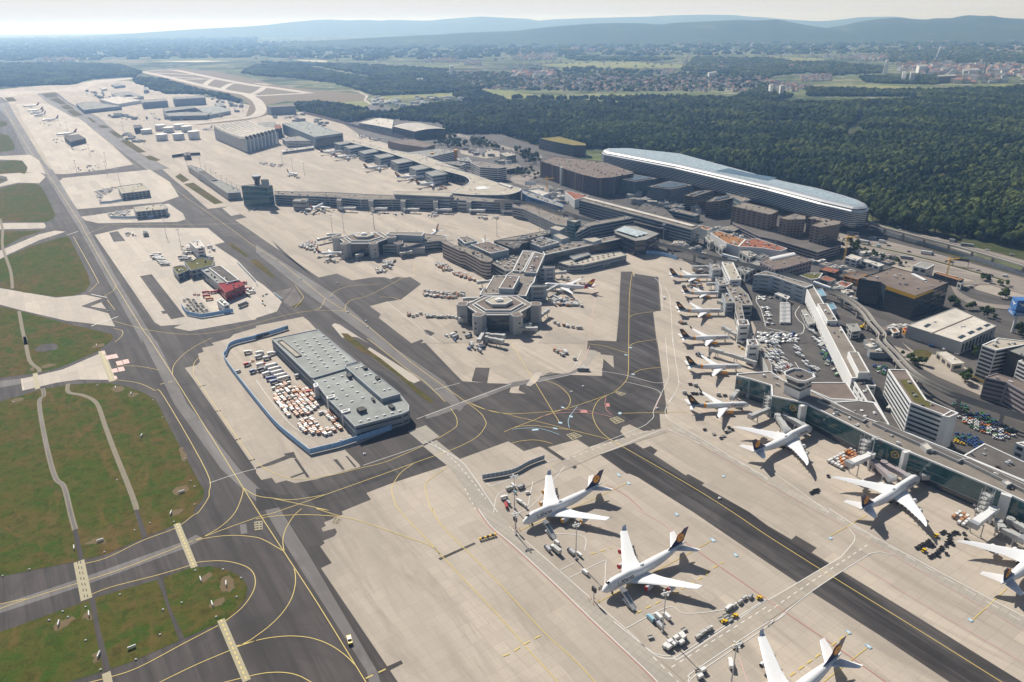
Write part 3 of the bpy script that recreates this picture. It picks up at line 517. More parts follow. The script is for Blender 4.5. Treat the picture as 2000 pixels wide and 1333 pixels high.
def crown_mesh(seed,lobes=7,r0=3.6,h=12.,leaves=420):
    r=random.Random(seed); b=MB(); cs=[]
    for i in range(lobes):
        a=r.uniform(0,2*PI); d=r.uniform(.2,.62)*r0*(0 if i==0 else 1); c=Vector((math.cos(a)*d*1.3,math.sin(a)*d*1.3,h*(.62+.22*r.random()-(.03*d)) if i else h*.74)); cs.append((c,r0*r.uniform(.45,.75) if i else r0*.8))
    for c,q in cs:
        bm=bmesh.new(); bmesh.ops.create_icosphere(bm,subdivisions=2,radius=1)
        vs=[]
        for v in bm.verts:
            n=noise.noise(v.co*2.1+c)*.32+noise.noise(v.co*5+c)*.22; vs.append(tuple(c+v.co*q*(1+n)))
        b.add(vs,[tuple(v.index for v in f.verts) for f in bm.faces]); bm.free()
    for i in range(leaves):
        c,q=r.choice(cs); d=Vector((r.gauss(0,1),r.gauss(0,1),r.gauss(.3,1))).normalized(); p=c+d*q*r.uniform(.95,1.28); u=d.orthogonal().normalized(); w_=d.cross(u); t=r.uniform(0,6.28); u,w_=u*math.cos(t)+w_*math.sin(t),w_*math.cos(t)-u*math.sin(t); s=r.uniform(.25,.55)
        tl=d*r.uniform(-.3,.3); b.add([p-u*s,p+w_*s+tl,p+u*s,p-w_*s-tl],[(0,1,2,3)])
    return b.mesh('crown','leaf',fix=False)
def trunk_mesh(h,r0):
    b=MB(); b.tube((0,0,0),(0,0,h*.45),r0,r0*.75,7); b.tube((0,0,h*.45),(.3,.2,h*.75),r0*.75,r0*.35,6)
    for a in range(4): b.tube((0,0,h*(.38+.05*a)),(math.cos(a*1.7)*h*.2,math.sin(a*1.7)*h*.2,h*(.58+.04*a)),r0*.4,r0*.15,5)
    return b.mesh('trunk','bark')
TREES=[(crown_mesh(11+i,6+i%3,3.7+.3*(i%2),13),trunk_mesh(13,.32)) for i in range(4)]
def tree(x,y,s,label,group,seed):
    c,t=TREES[seed%4]; o=empty('tree',label,'tree',group,(x,y,0),rnd.uniform(0,6.28)); o.scale=(s,s,s*rnd.uniform(.85,1.15)); link('crown',c,o); link('trunk',t,o); return o
for i,p in enumerate(near): tree(p[0],p[1],p[3]/4.2*rnd.uniform(.95,1.25),'dark green broadleaf tree at the edge of the big wood beside the motorway','trees at the edge of the wood',i)
def trees(s,n,label,group,seed,sc_=(.6,1.),poly=True):
    r=random.Random(seed); P=W(s); k=0; t=0
    xs=[p[0] for p in P]; ys=[p[1] for p in P]
    while k<n and t<n*60:
        t+=1; x,y=r.uniform(min(xs),max(xs)),r.uniform(min(ys),max(ys))
        if inside(x,y,P): tree(x,y,r.uniform(*sc_),label,group,t); k+=1
trees('A2 1280,1090 1400,1060 1560,1090 1540,1130 1400,1130',12,'green tree in the clump beside the arched roof hall','trees beside the arched hall',1,(.8,1.2))
trees('A2 1640,1080 1740,1070 1760,1120 1660,1130',8,'green tree between the car park and the dual carriageway','trees by the far car park',2,(.8,1.2))
trees('A3 20,1140 220,1200 200,1230 20,1170',14,'green tree in the verge before the green roofed block','trees before the green roofed block',3,(.7,1.1))
trees('B4 600,570 690,600 690,640 600,650 590,600',9,'dark tree behind the small white pavilion by the motorway','trees by the white pavilion',4,(.6,.9))
trees('B4 640,580 920,680 900,700 700,630',14,'small round tree in the row along the motorway verge','small trees along the motorway',5,(.3,.45))
trees('B4 1620,840 1690,850 1680,890 1620,880',4,'bushy tree beside the curling slip road','trees inside the slip road',6,(.6,.8))
trees('B4 1760,940 1850,950 1830,1000 1770,990',6,'tree under the curling slip road viaduct','trees under the slip road',7,(.5,.8))
trees('B4 1380,990 1440,1000 1440,1050 1390,1040',5,'tree between the dark glass block and the white hall','trees by the dark glass block',8,(.6,.8))
trees('B4 1740,880 1830,885 1830,905 1740,900',6,'low tree on the bank above the slip road','trees on the slip road bank',9,(.4,.6))
trees('C4 1460,300 1530,300 1520,370 1470,360',5,'tree beside the brown banded office by the elevated track','trees by the brown office',10,(.5,.8))
trees('C4 1540,110 1620,90 1610,150 1540,150',6,'tree before the white striped office','trees by the white striped office',11,(.5,.7))
trees('B3 0,20 210,60 190,100 60,60',12,'tree beside the ramp west of the brown hotel block','trees by the ramp',12,(.6,.9))
trees('A2 1460,1010 1560,1040 1500,1090 1440,1060',8,'dark tree behind the arched hall','trees behind the arched hall',13,(.8,1.2))
trees('A2 1690,1060 1960,1180 1960,1200 1680,1080',16,'small tree along the dual carriageway by the car park','small trees on the dual carriageway',14,(.4,.6))

trees('B4 560,580 1100,740 1000,760 560,640',26,'tree or bush in the verges between the hotel and the motorway','trees in the motorway verges',15,(.35,.6))
trees('C4 950,70 1120,150 1260,260 1200,260 1000,140',9,'tree beside the elevated track before the low pale pavilion','trees beside the elevated track',16,(.4,.7))
trees('B4 1420,1050 1700,1090 1760,1150 1700,1170 1500,1070',12,'tree round the parking beside the white hall','trees round the white hall',17,(.45,.75))
trees('B4 1880,1250 1960,1230 1990,1300 1900,1290',8,'tree at the foot of the blue sign mast','trees at the foot of the sign mast',18,(.5,.8))
trees('A3 0,1290 200,1300 210,1330 20,1333 B3 180,40 20,60',18,'tree along the road west of the purple brown block','trees west of the purple brown block',19,(.5,.9))
trees('E7 60,160 380,210 520,280 360,330 40,260',34,'broad green tree in the copse behind the curved pier','trees of the copse behind the curved pier',20,(.8,1.2))
trees('E7 540,170 740,200 860,290 1000,340 980,370 760,310 560,300',30,'broad green tree between the far car park and the road','trees between the far car park and the road',21,(.8,1.15))
trees('E7 1230,470 1400,400 1620,470 1600,560 1340,560',26,'green tree before the purple brown block and the grey cube office','trees before the purple brown block',22,(.7,1.1))

# towns
mat('render_white',(.72,.70,.66),.8,var=.06); mat('render_cream',(.60,.52,.42),.8,var=.08); mat('roof_red',(.28,.13,.09),.85,var=.15); mat('roof_brown',(.16,.11,.09),.85,var=.15); mat('roof_slate',(.14,.14,.15),.8,var=.1)
def house_mb(b,x,y,w,d,h,rh,a,m0=0,m1=1):
    C,S=math.cos(a),math.sin(a); t=lambda u,v,z:(x+u*C-v*S,y+u*S+v*C,z); w2,d2=w/2,d/2
    b.add([t(-w2,-d2,0),t(w2,-d2,0),t(w2,d2,0),t(-w2,d2,0),t(-w2,-d2,h),t(w2,-d2,h),t(w2,d2,h),t(-w2,d2,h),t(-w2,0,h+rh),t(w2,0,h+rh)],[(0,1,5,4),(2,3,7,6),(1,2,6,9,5),(3,0,4,8,7)],m0)
    e=.4; b.add([t(-w2-e,-d2-e,h-.2),t(w2+e,-d2-e,h-.2),t(w2+e,0,h+rh+.1),t(-w2-e,0,h+rh+.1),t(-w2-e,d2+e,h-.2),t(w2+e,d2+e,h-.2)],[(0,1,2,3),(3,2,5,4)],m1)
HM=[]
for i in range(6):
    b=MB(); house_mb(b,0,0,rnd.uniform(10,15),rnd.uniform(8,11),rnd.uniform(5,8),rnd.uniform(3,4.5),0); HM.append(b.mesh('house',[('render_white','render_cream')[i%2],('roof_red','roof_brown','roof_slate')[i%3]],fix=False))
TOWN=W('A3 0,600 600,600 1300,610 1700,600 1960,620 A4 340,680 260,710 0,690 A3 1960,690 1700,705 1000,700 600,712 250,690 0,690')
r=random.Random(4); cand=[]
for _ in range(2600):
    x,y=r.uniform(-200,2600),r.uniform(3200,5600)
    if inside(x,y,TOWN): cand.append((x,y))
cand.sort(key=lambda p:p[1])
for x,y in cand[:240]:
    o=link('house',HM[r.randrange(6)]); o.location=(x,y,0); o.rotation_euler=(0,0,r.choice((0,PI/2))+r.uniform(-.25,.25)+.3); s=r.uniform(.9,1.5); o.scale=(s,s,s); tag(o,'small pitched roof house in the distant town beyond the wood','house','houses of the distant town')
bs=[MB(),MB()]
def town(s,n,lo=1.,hi=2.2,seed=0):
    r=random.Random(seed); P=W(s); xs=[p[0] for p in P]; ys=[p[1] for p in P]; k=0
    for _ in range(n*20):
        x,y=r.uniform(min(xs),max(xs)),r.uniform(min(ys),max(ys))
        if inside(x,y,P):
            q=r.uniform(lo,hi); house_mb(bs[r.random()<.45],x,y,12*q,10*q,6*q*r.uniform(.7,1.3),3*q*(r.random()<.7)+.2,r.uniform(0,3)); k+=1
            if k>=n: return
for x,y in cand[240:]: house_mb(bs[r.random()<.6],x,y,13*1.2,10,r.uniform(6,12),r.uniform(2,4),r.uniform(0,3))
for i,(s,n,lo,hi) in enumerate((('A2 1400,545 1960,560 1960,690 1700,680 1500,620',260,1,2),('A2 1290,450 1550,450 1550,490 1300,480',60,1.5,3),('A2 1590,470 1720,470 1720,500 1600,500',30,1.5,3),('A3 0,420 350,410 330,460 0,470',80,2,4),('A3 400,370 860,370 1200,395 1180,410 800,400 420,400',90,2,4),('A3 1000,310 1960,310 1960,350 1400,350 1000,340',200,2,5),('A4 0,470 340,490 700,520 300,530 0,520',110,1,2.2),('A4 230,580 480,570 490,620 260,630',90,1,1.8),('A4 600,430 1050,430 1100,470 640,460',80,1.5,3),('A4 1000,500 1900,500 2200,560 2100,620 1400,650 1380,590 1000,570',170,2,5),('A4 0,620 340,660 330,690 0,690',60,1.2,2),('A2 100,340 700,340 600,370 100,370',50,3,6),('A2 1000,290 1900,300 1900,340 1000,340',80,3,6),('A1 300,455 620,455 620,475 300,480',26,3,6),('A1 0,280 1900,270 1900,440 0,450',170,1.5,5),('A2 0,280 1900,300 1900,470 0,470',260,1.5,4),('A3 0,330 1960,350 1960,560 0,540',300,1.2,3),('A4 0,340 1960,340 1960,500 0,520',300,1.2,3),('A3 0,560 1960,590 1960,700 0,690',420,1,1.9),('A4 1100,300 1900,300 1960,330 1200,335',110,3,6),('A3 1260,470 1960,500 1960,530 1500,530',60,1.5,2.5),('A3 1080,535 1250,530 1240,570 1090,570',50,1,2),('A3 0,560 330,555 330,600 0,605',60,2,5))): town(s,int(n*2.2),lo*.72,hi*.62,50+i)
for b,ms in zip(bs,(['render_white','roof_slate'],['render_cream','roof_red'])): tag(b.obj('far_town_houses',ms,fix=False),'dense mass of tiny houses making up the far towns','houses',kind='stuff')
# ------------------------------------------------------------------ aircraft
mat('plane_white',(.80,.80,.80),.28,var=.02,scale=.05); mat('plane_grey',(.52,.53,.55),.35,var=.04); mat('plane_navy',(.018,.016,.075),.3,var=0); mat('plane_orange',(.85,.36,.015),.45,var=.04)
mat('plane_black',(.018,.018,.022),.35,var=0); mat('plane_slate',(.30,.33,.38),.35,var=.02); mat('dark_glass',(.012,.014,.018),.12,var=0); mat('tyre',(.015,.015,.015),.9,var=0); mat('gear_metal',(.35,.35,.36),.5,.3,var=.05)
mat('cover_red',(.50,.03,.025),.7,var=.08); mat('cover_orange',(.75,.36,.03),.6,var=.08); mat('fan_dark',(.03,.03,.035),.4,.5,var=0); mat('tail_red',(.55,.02,.03),.35,var=0); mat('tail_yellow',(.85,.55,.03),.35,var=0); mat('tail_blue',(.03,.05,.25),.35,var=0); mat('winglet_blue',(.40,.47,.62),.3,var=0); mat('ink',(.015,.015,.04),.5,var=0)
def text_mesh(body,size,bold=.012):
    cu=bpy.data.curves.new('t','FONT'); cu.body=body; cu.size=size; cu.offset=bold*size; cu.resolution_u=2
    o=bpy.data.objects.new('t',cu); COL.objects.link(o); dg=bpy.context.evaluated_depsgraph_get(); me=bpy.data.meshes.new_from_object(o.evaluated_get(dg))
    vs=[tuple(v.co) for v in me.vertices]; fs=[tuple(p.vertices) for p in me.polygons]
    bpy.data.objects.remove(o); bpy.data.curves.remove(cu); bpy.data.meshes.remove(me); return vs,fs
def foil(b,secs,mi=0,vert=False):
    "wing from sections (x_leading, x_trailing, span position, height, thickness)"
    rings=[]
    for xl,xt,y,z,t in secs:
        c=xt-xl; pr=[(0,0),(.04,.55),(.15,.95),(.35,1),(.65,.62),(1,.06),(1,-.06),(.6,-.35),(.3,-.55),(.08,-.4)]
        rings.append([(xl+u*c,(y+v*t/2) if vert else y,z if vert else z+v*t/2) for u,v in pr])
    b.loft(rings,mi)
    return b
def nacelle(b,x,y,z,r,L,mi=0):
    pr=[(0,.90),(.04,1.0),(.25,1.06),(.55,1.0),(.78,.82),(.80,.60),(1,.42)]
    b.loft([[(x+u*L,y+math.cos(t)*r*q,z+math.sin(t)*r*q) for t in [2*PI*i/14 for i in range(14)]] for u,q in pr],mi)
class Hull:
    def __init__(s,L,r,zc,hump=None,nose=.11,tail=.36,ztail=None,ry=None):
        s.L,s.r,s.zc,s.hump,s.nose,s.tail,s.zt=L,r,zc,hump,nose,tail,ztail or zc+r*.75
    def sec(s,x):
        "lobes (z centre, radius) at station x"
        L,r,zc=s.L,s.r,s.zc; n=s.nose*L; t0=L*(1-s.tail)
        if x<n: q=x/n; k=max(.03,(1-(1-q)**2)**.58); lo=(zc-r*.30*(1-q)**1.6,r*k)
        elif x>t0: q=(x-t0)/(L-t0); k=1-.90*q**1.45; lo=(zc+(s.zt-zc)*q**1.5,r*k)
        else: lo=(zc,r)
        up=None
        if s.hump:
            x0,x1,x2,zu,ru=s.hump
            if x<x2:
                if x<x0: q=max(0,x/x0); kk=max(.03,(1-(1-q)**1.9)**.62); up=(lo[0]+(zu-lo[0])*q**.9,ru*kk)
                else:
                    q=0 if x<x1 else (x-x1)/(x2-x1); q=q*q*(3-2*q); up=(zu-(zu-zc)*q,ru+(r*.98-ru)*q)
        return lo,up
    def ring(s,x,n=28):
        lo,up=s.sec(x); out=[]
        for i in range(n):
            a=2*PI*i/n; dy,dz=math.cos(a),math.sin(a); rr=lo[1]
            if up:
                h=up[0]-lo[0]; bq=h*dz; disc=up[1]**2-(h*dy)**2
                if disc>0: rr=max(rr,bq+math.sqrt(disc))
                elif dz>0: pass
                # flat flank between the lobes
                w_=min(lo[1],up[1])
                if 0<rr*dz<h and abs(dy)>1e-6: rr=max(rr,(lo[1]+(up[1]-lo[1])*min(1,rr*dz/h))/abs(dy)*.985 if abs(dy)>.3 else rr)
            out.append((x,rr*dy,lo[0]+rr*dz))
        return out
    def half(s,x,z):
        "half width of the skin at station x and height z"
        rg=s.ring(x,72); best=max(((p[1],abs(p[2]-z)) for p in rg if p[1]>=0),key=lambda q:-q[1]); return best[0]
    def mesh(s,b,bands=None):
        xs=[0,.15,.5,1,1.8,3,4.5,6,8]+[8+(s.L-8)*i/40 for i in range(1,41)]
        if bands: xs=sorted(set(xs+[v for bb in bands for v in bb[:2]]))
        rings=[s.ring(x) for x in xs]; n=28
        for k in range(len(xs)-1):
            mid=(xs[k]+xs[k+1])/2; mi=0
            for x0,x1,m in (bands or []):
                if x0<mid<x1: mi=m
            b.add(rings[k]+rings[k+1],[(i,(i+1)%n,n+(i+1)%n,n+i) for i in range(n)],mi)
        b.add(rings[0],[tuple(range(n))[::-1]]); b.add(rings[-1],[tuple(range(n))],bands[-1][2] if bands else 0)
def name_on(root,hull,word,size,x0,z0,m='ink'):
    vs,fs=text_mesh(word,size); wd=max(v[0] for v in vs); b=MB()
    for side in (-1,1):
        q=[]
        for u,v,_ in vs:
            x=x0+u if side<0 else x0+wd-u; z=z0+v; q.append((x,side*(hull.half(x,z)+.06),z))
        b.add(q,fs)
    b.obj('airline_name',m,root)
def cabin_windows(root,hull,x0,x1,z,step=1.0,up=None):
    b=MB()
    for zz,a,c in [(z,x0,x1)]+([up] if up else []):
        x=a
        while x<c:
            for sd in (-1,1):
                y0=hull.half(x,zz)+.03; b.add([(x,sd*y0,zz-.2),(x+.36,sd*y0,zz-.2),(x+.36,sd*y0,zz+.22),(x,sd*y0,zz+.22)],[(0,1,2,3)])
            x+=step
    b.obj('cabin_windows','dark_glass',root)
def gear(root,hull,xn,xm,ym,n=2,r=.62,bogies=None):
    for nm,pl in (('nose_gear',[(xn,0)]),)+tuple(('main_gear',[p]) for p in (bogies or [(xm,ym),(xm,-ym)])):
        b=MB()
        for x,y in pl:
            b.tube((x,y,r),(x,y,hull.zc-hull.r*.55),.22,n=6,mi=1)
            for dx in ((0,) if nm=='nose_gear' else (-.75,.75)):
                for dy in (-.55,.55): b.tube((x+dx,y+dy-.22,r),(x+dx,y+dy+.22,r),r,n=10)
        b.obj(nm,['tyre','gear_metal'],root)
def crane_logo(root,x,z,r,t):
    "orange disc with a ring and a climbing crane"
    for sd in (-1,1):
        b=MB(); n=28; y=sd*t
        b.add([(x+math.cos(2*PI*i/n)*r,y,z+math.sin(2*PI*i/n)*r) for i in range(n)],[tuple(range(n))],0)
        y+=sd*.03; a=[(x+math.cos(2*PI*i/n)*r*q,y,z+math.sin(2*PI*i/n)*r*q) for q in (.93,.87) for i in range(n)]
        b.add(a,[(i,(i+1)%n,n+(i+1)%n,n+i) for i in range(n)],1)
        f=lambda *p:b.add([(x+u*r*.82,y,z+v*r*.82) for u,v in p],[tuple(range(len(p)))],1)
        f((-.62,.34),(-.30,.22),(-.05,.10),(-.02,-.02),(-.3,.12)); f((-.08,.12),(.30,.48),(.55,.62),(.42,.36),(.12,-.04)); f((-.02,.02),(.14,-.06),(.52,-.46),(.46,-.52),(.02,-.10)); f((.05,.02),(.55,.16),(.62,.04),(.12,-.08))
        b.obj('tail_emblem',['plane_orange','plane_navy'],root,fix=False)
def airliner(spec,livery,label,group,cover=None):
    S=spec; o=empty('airliner',label,'aircraft',group); h=Hull(*S['hull'],**S.get('hk',{})); L,r,zc=h.L,h.r,h.zc
    b=MB(); bands=None; ms=['plane_white']
    if livery=='banded': bands=[(L*.70,L*.735,1),(L*.735,L,2)]; ms=['plane_white','plane_orange','plane_slate']
    if livery=='red': bands=[(L*.80,L,1)]; ms=['plane_white','tail_red']
    h.mesh(b,bands); b.obj('fuselage',ms,o,True)
    # wing box fairing and wings
    wr=S['wing']; b=MB(); x0,x1=wr[0][0]-2,wr[0][1]+3
    b.loft([[(x,math.cos(t)*r*1.04*q,zc-r*.55+math.sin(t)*r*.55*q) for t in [2*PI*i/12 for i in range(12)]] for x,q in ((x0,.3),(x0+3,.95),((x0+x1)/2,1.02),(x1-3,.92),(x1,.3))]); b.obj('wing_fairing','plane_white',o,True)
    for sd in (-1,1):
        b=MB(); foil(b,[(a,c,sd*y,z,t) for a,c,y,z,t in wr]); w_=b.obj('wing','plane_white',o,True)
        if S.get('fairings'):
            for y in S['fairings']:
                k=0
                while k<len(wr)-2 and wr[k+1][2]<y: k+=1
                q=(y-wr[k][2])/(wr[k+1][2]-wr[k][2]); xt=wr[k][1]+(wr[k+1][1]-wr[k][1])*q; z=wr[k][3]+(wr[k+1][3]-wr[k][3])*q
                b=MB(); b.loft([[(x,sd*y+math.cos(t)*.34*s_,z-.35+math.sin(t)*.42*s_) for t in [2*PI*i/8 for i in range(8)]] for x,s_ in ((xt-3.2,.1),(xt-1.8,.9),(xt-.3,1),(xt+1.3,.15))]); b.obj('flap_fairing','plane_white',w_,True)
        if S.get('winglet'):
            xl,xt,y,z,hh,lean=S['winglet']; b=MB(); foil_v=[(xl,xt,sd*y,z,.22),(xl+hh*.9,xt+hh*.42,sd*(y+lean),z+hh,.1)]
            b.loft([[(a+u*(c-a),yy+v*t/2,zz) for u,v in ((0,0),(.3,1),(1,0),(.3,-1))] for a,c,yy,zz,t in foil_v]); b.obj('winglet',S.get('wcol','winglet_blue') if livery!='banded' else 'plane_black',w_)
        hs=S['htail']; b=MB(); foil(b,[(a,c,sd*y,z,t) for a,c,y,z,t in hs]); b.obj('tailplane','plane_white',o,True)
    fs=S['fin']; b=MB(); foil(b,[(a,c,0,z,t) for a,c,z,t in fs],0,True)
    fm={'crane':'plane_navy','banded':'plane_black','red':'tail_red','plain':'plane_white'}[livery]; fin=b.obj('fin',fm,o,True)
    zt,zb=fs[-1][2],fs[0][2]; t=max(f[3] for f in fs)/2
    at=lambda q:((fs[0][0]+(fs[-1][0]-fs[0][0])*q+fs[0][1]+(fs[-1][1]-fs[0][1])*q)/2,zb+(zt-zb)*q)
    if livery=='crane': x,z=at(.52); crane_logo(fin,x-.1,z,(zt-zb)*.27,t+.02)
    if livery=='banded':
        x,z=at(.50); k=(zt-zb)*.25
        for sd in (-1,1):
            b=MB(); y=sd*(t+.02); b.add([(x+u*k,y,z+v*k) for u,v in ((-1,-.5),(-.2,.1),(.9,.9),(.35,.05),(1,.1),(.3,-.3),(.5,-.7),(0,-.35))],[tuple(range(8))]); b.obj('tail_emblem','plane_orange',fin,fix=False)
    if livery=='red':
        for m,q0,q1 in (('tail_yellow',.30,.62),('tail_blue',.02,.22)):
            b=MB()
            for sd in (-1,1):
                y=sd*(t+.02); p=[]
                for q,u in ((q0,.25),(q1,.12),(q1,.98),(q0,.9)):
                    xa=fs[0][0]+(fs[-1][0]-fs[0][0])*q; xb=fs[0][1]+(fs[-1][1]-fs[0][1])*q; p.append((xa+(xb-xa)*u,y,zb+(zt-zb)*q))
                b.add(p,[(0,1,2,3)])
            b.obj('tail_stripe',m,fin,fix=False)
    for x,y,z,er,el in S['eng']:
        for sd in (-1,1):
            b=MB(); nacelle(b,x,sd*y,z,er,el); e=b.obj('engine','plane_orange' if livery=='banded' else 'plane_grey' if S.get('greyeng') else 'plane_white',o,True)
            b=MB(); b.tube((x-.02,sd*y,z),(x-.05,sd*y,z),er*.84,n=14); b.obj('intake',{'red':'cover_red','orange':'cover_orange'}.get(cover,'fan_dark'),e)
            if cover: b=MB(); b.tube((x-.1,sd*y,z),(x+.5,sd*y,z),er*1.0,er*1.08,n=14,caps=False); b.obj('intake_cover',{'red':'cover_red','orange':'cover_orange'}[cover],e,fix=False)
            b=MB(); b.add([(x+el*.25,sd*y,z+er*.9),(x+el*1.15,sd*y,z+er*2.0),(x+el*1.5,sd*y,z+er*1.9),(x+el*.85,sd*y,z+er*.5)],[(0,1,2,3)]); p=MB()
            p.loft([[(x+el*a,sd*y-.25,z+er*c),(x+el*a,sd*y+.25,z+er*c),(x+el*d,sd*y+.25,z+er*f),(x+el*d,sd*y-.25,z+er*f)] for a,c,d,f in ((.25,1.05,.25,.7),(.75,1.25,.7,.6),(1.15,1.12,1.0,.8))]); p.obj('pylon','plane_white',e)
    gear(o,h,S['gear'][0],S['gear'][1],S['gear'][2],bogies=S.get('bogies'))
    b=MB(); zz=zc+r*(.38 if not S['hull'][3] else 1.02); xx=L*S.get('cock',.045)
    for sd in (-1,1):
        p=[]
        for dx,dz in ((0,0),(2.2,.1),(2.0,.75),(.7,.7)): p.append((xx+dx,sd*(h.half(xx+dx,zz+dz)+.05),zz+dz))
        b.add(p,[(0,1,2,3)])
    b.add([(xx-.1,-.8,zz+.1),(xx-.1,.8,zz+.1),(xx+.65,.8,zz+.75),(xx+.65,-.8,zz+.75)],[(0,1,2,3)]); b.obj('cockpit_windows','dark_glass',o,fix=False)
    cabin_windows(o,h,L*.09,L*.80,zc+r*.20,1.1,S.get('upwin'))
    b=MB(); b.tube((L-.3,0,h.zt),(L+.25,0,h.zt),r*.13,r*.08,8); b.obj('tail_cone','plane_grey',o)
    if S['hull'][3]: b=MB(); b.loft([[(x,math.cos(t)*q*.9,zc+r+q*.35*math.sin(t)-.05) for t in [2*PI*i/10 for i in range(10)]] for x,q in ((L*.43,.3),(L*.445,1),(L*.465,1),(L*.48,.3))]); b.obj('antenna_dome','plane_slate',o,True)
    if S.get('word') and livery=='crane': name_on(o,h,'Lufthansa',*S['word'])
    if livery=='banded' and S.get('word2'): name_on(o,h,'Condor',*S['word2'])
    return o
JUMBO=dict(hull=(68.6,3.25,5.5,(8.,19,30,7.75,2.35)),hk=dict(nose=.125,tail=.40,ztail=8.6),wing=[(17.5,33.8,2.6,3.8,1.9),(26.5,37.2,12,4.9,1.1),(43.8,48.9,32.2,7.0,.35)],winglet=(44.6,48.6,32.2,7.0,2.2,1.3),
  htail=[(56.8,66.0,1.2,7.6,.9),(66.6,70.3,11.1,8.9,.3)],fin=[(51.5,65.0,8.0,.7),(55.5,66.8,10.2,.7),(66.0,70.4,19.4,.3)],eng=[(23.5,11.7,2.75,1.5,6.2),(32.5,20.8,3.7,1.5,6.2)],gear=(7.6,33,1.9),bogies=[(31.5,5.5),(31.5,-5.5),(34.5,1.9),(34.5,-1.9)],upwin=(8.1,8,21),word=(3.3,9.6,6.0),greyeng=True,fairings=(7,11,16.5,22))
JUMBO8=dict(hull=(74.2,3.25,5.5,(8.,25,36,7.75,2.35)),hk=dict(nose=.115,tail=.38,ztail=8.8),wing=[(19.5,37.5,2.6,3.8,2.0),(29.5,40.8,12.3,5.0,1.2),(44.5,50.2,28,6.8,.5),(50.2,53.8,32.4,7.6,.3),(54.2,55.6,34.2,8.0,.12)],
  htail=[(62.0,71.5,1.2,7.8,.9),(72.0,75.8,11.1,9.1,.3)],fin=[(57.,70.6,8.2,.7),(61,72.4,10.4,.7),(71.5,76.0,19.4,.3)],eng=[(25.5,11.9,2.8,1.6,6.0),(35.0,20.8,3.8,1.6,6.0)],gear=(7.6,36,1.9),bogies=[(35,5.5),(35,-5.5),(38,1.9),(38,-1.9)],upwin=(8.1,8,28),word=(3.1,10.5,6.0),fairings=(6,9,12.5,16,19.5,23,26.5))
TWIN=dict(hull=(53.7,2.55,4.75,None),hk=dict(nose=.10,tail=.36,ztail=6.3),wing=[(17.0,27.6,2.0,3.5,1.6),(22.0,28.8,8,4.3,.9),(33.0,35.6,24.0,6.0,.3)],winglet=(33.4,35.6,24,6.0,3.2,.7),htail=[(45.5,51.5,.8,5.8,.7),(51.2,53.8,9.3,6.8,.25)],fin=[(41.8,50.3,6.6,.55),(44.6,51.6,8.6,.5),(51.2,55.0,15.9,.25)],eng=[(16.4,7.9,2.35,1.45,5.6)],gear=(5.6,27.0,4.6),cock=.035,word2=(3.5,4.8,4.55),fairings=(5.5,11,15))
QUAD=dict(hull=(62.5,2.82,5.2,None),hk=dict(nose=.095,tail=.36,ztail=6.9),wing=[(20,31.5,2.2,4.0,1.6),(26,33,9.5,4.9,.9),(39.3,42,29.2,6.8,.3)],winglet=(39.8,42,29.2,6.8,2.5,.6),htail=[(53,59.5,.8,6.6,.7),(59.5,62,9.7,7.6,.25)],fin=[(49.5,58.5,7.4,.55),(52,60,9.2,.5),(59.4,63.4,17,.25)],eng=[(23,9.2,2.7,1.2,4.5),(30.2,19.2,3.6,1.2,4.5)],gear=(6.5,31.5,5.2),cock=.03,word=(2.3,6,5.0))
BIGTWIN=dict(hull=(65,2.98,5.4,None),hk=dict(nose=.095,tail=.36,ztail=7.1),wing=[(20.5,33,2.2,4.0,1.7),(27,35,10,5.0,.9),(42,44.4,30,7.0,.3)],winglet=(42.4,44.4,30,7,2.4,1.5),htail=[(55,62,.8,6.8,.7),(61.6,64.5,9.7,7.8,.25)],fin=[(51,60.5,7.7,.55),(53.5,62,9.6,.5),(61.4,65.4,17.2,.25)],eng=[(21.5,10.3,2.7,1.75,6)],gear=(6.5,33,5.2),cock=.03)
SMALL=dict(hull=(41,2.0,3.8,None),hk=dict(nose=.10,tail=.36,ztail=5.0),wing=[(14.5,21.8,1.6,2.9,1.1),(18,22.2,6.4,3.4,.6),(24.3,25.9,17,4.6,.2)],winglet=(24.5,25.9,17,4.6,2.0,.5),htail=[(34.5,39,.6,4.6,.5),(38.8,40.8,6.2,5.4,.2)],fin=[(31.5,38,5.4,.4),(33.5,39,6.6,.4),(38.6,41.4,11.8,.2)],eng=[(14.2,5.8,1.9,1.1,4.2)],gear=(4.8,20,3.6),cock=.04,word=(1.7,4,3.6))
def park(o,nose,tail,zn=5.,zt=8.,by='nose',head=None):
    a=Vector(G(*nose,zn)); c=Vector(G(*tail,zt)); L=o['len']
    ang=math.atan2(c.y-a.y,c.x-a.x) if head is None else head
    if by=='tail': a=c-Vector((math.cos(ang),math.sin(ang)))*L
    elif by=='mid': a=(a+c)/2-Vector((math.cos(ang),math.sin(ang)))*L/2
    o.location=(a.x,a.y,0); o.rotation_euler=(0,0,ang)
def plane(spec,livery,label,group,nose,tail,cover=None,proto=None,**kw):
    if proto is None: o=airliner(spec,livery,label,group,cover); o['len']=spec['hull'][0]
    else: o=copy_tree(proto); tag(o,label,None,group)
    park(o,nose,tail,**kw); return o
GJ='four engined jumbos on the open stands'
J1=plane(JUMBO,'crane','white four engined jumbo with red engine covers and navy tail on open stand',GJ,(1176.1,1153.5),(1338.8,1057.8),'red',head=R(34.6),zn=5.4,zt=8.6,by='mid')
J2=plane(JUMBO,'crane','white four engined jumbo with orange engine covers beside the curved fence',GJ,(1021,1020.1),(1174.7,943.6),'orange',head=R(34.8),zn=5.4,zt=8.6,by='mid')
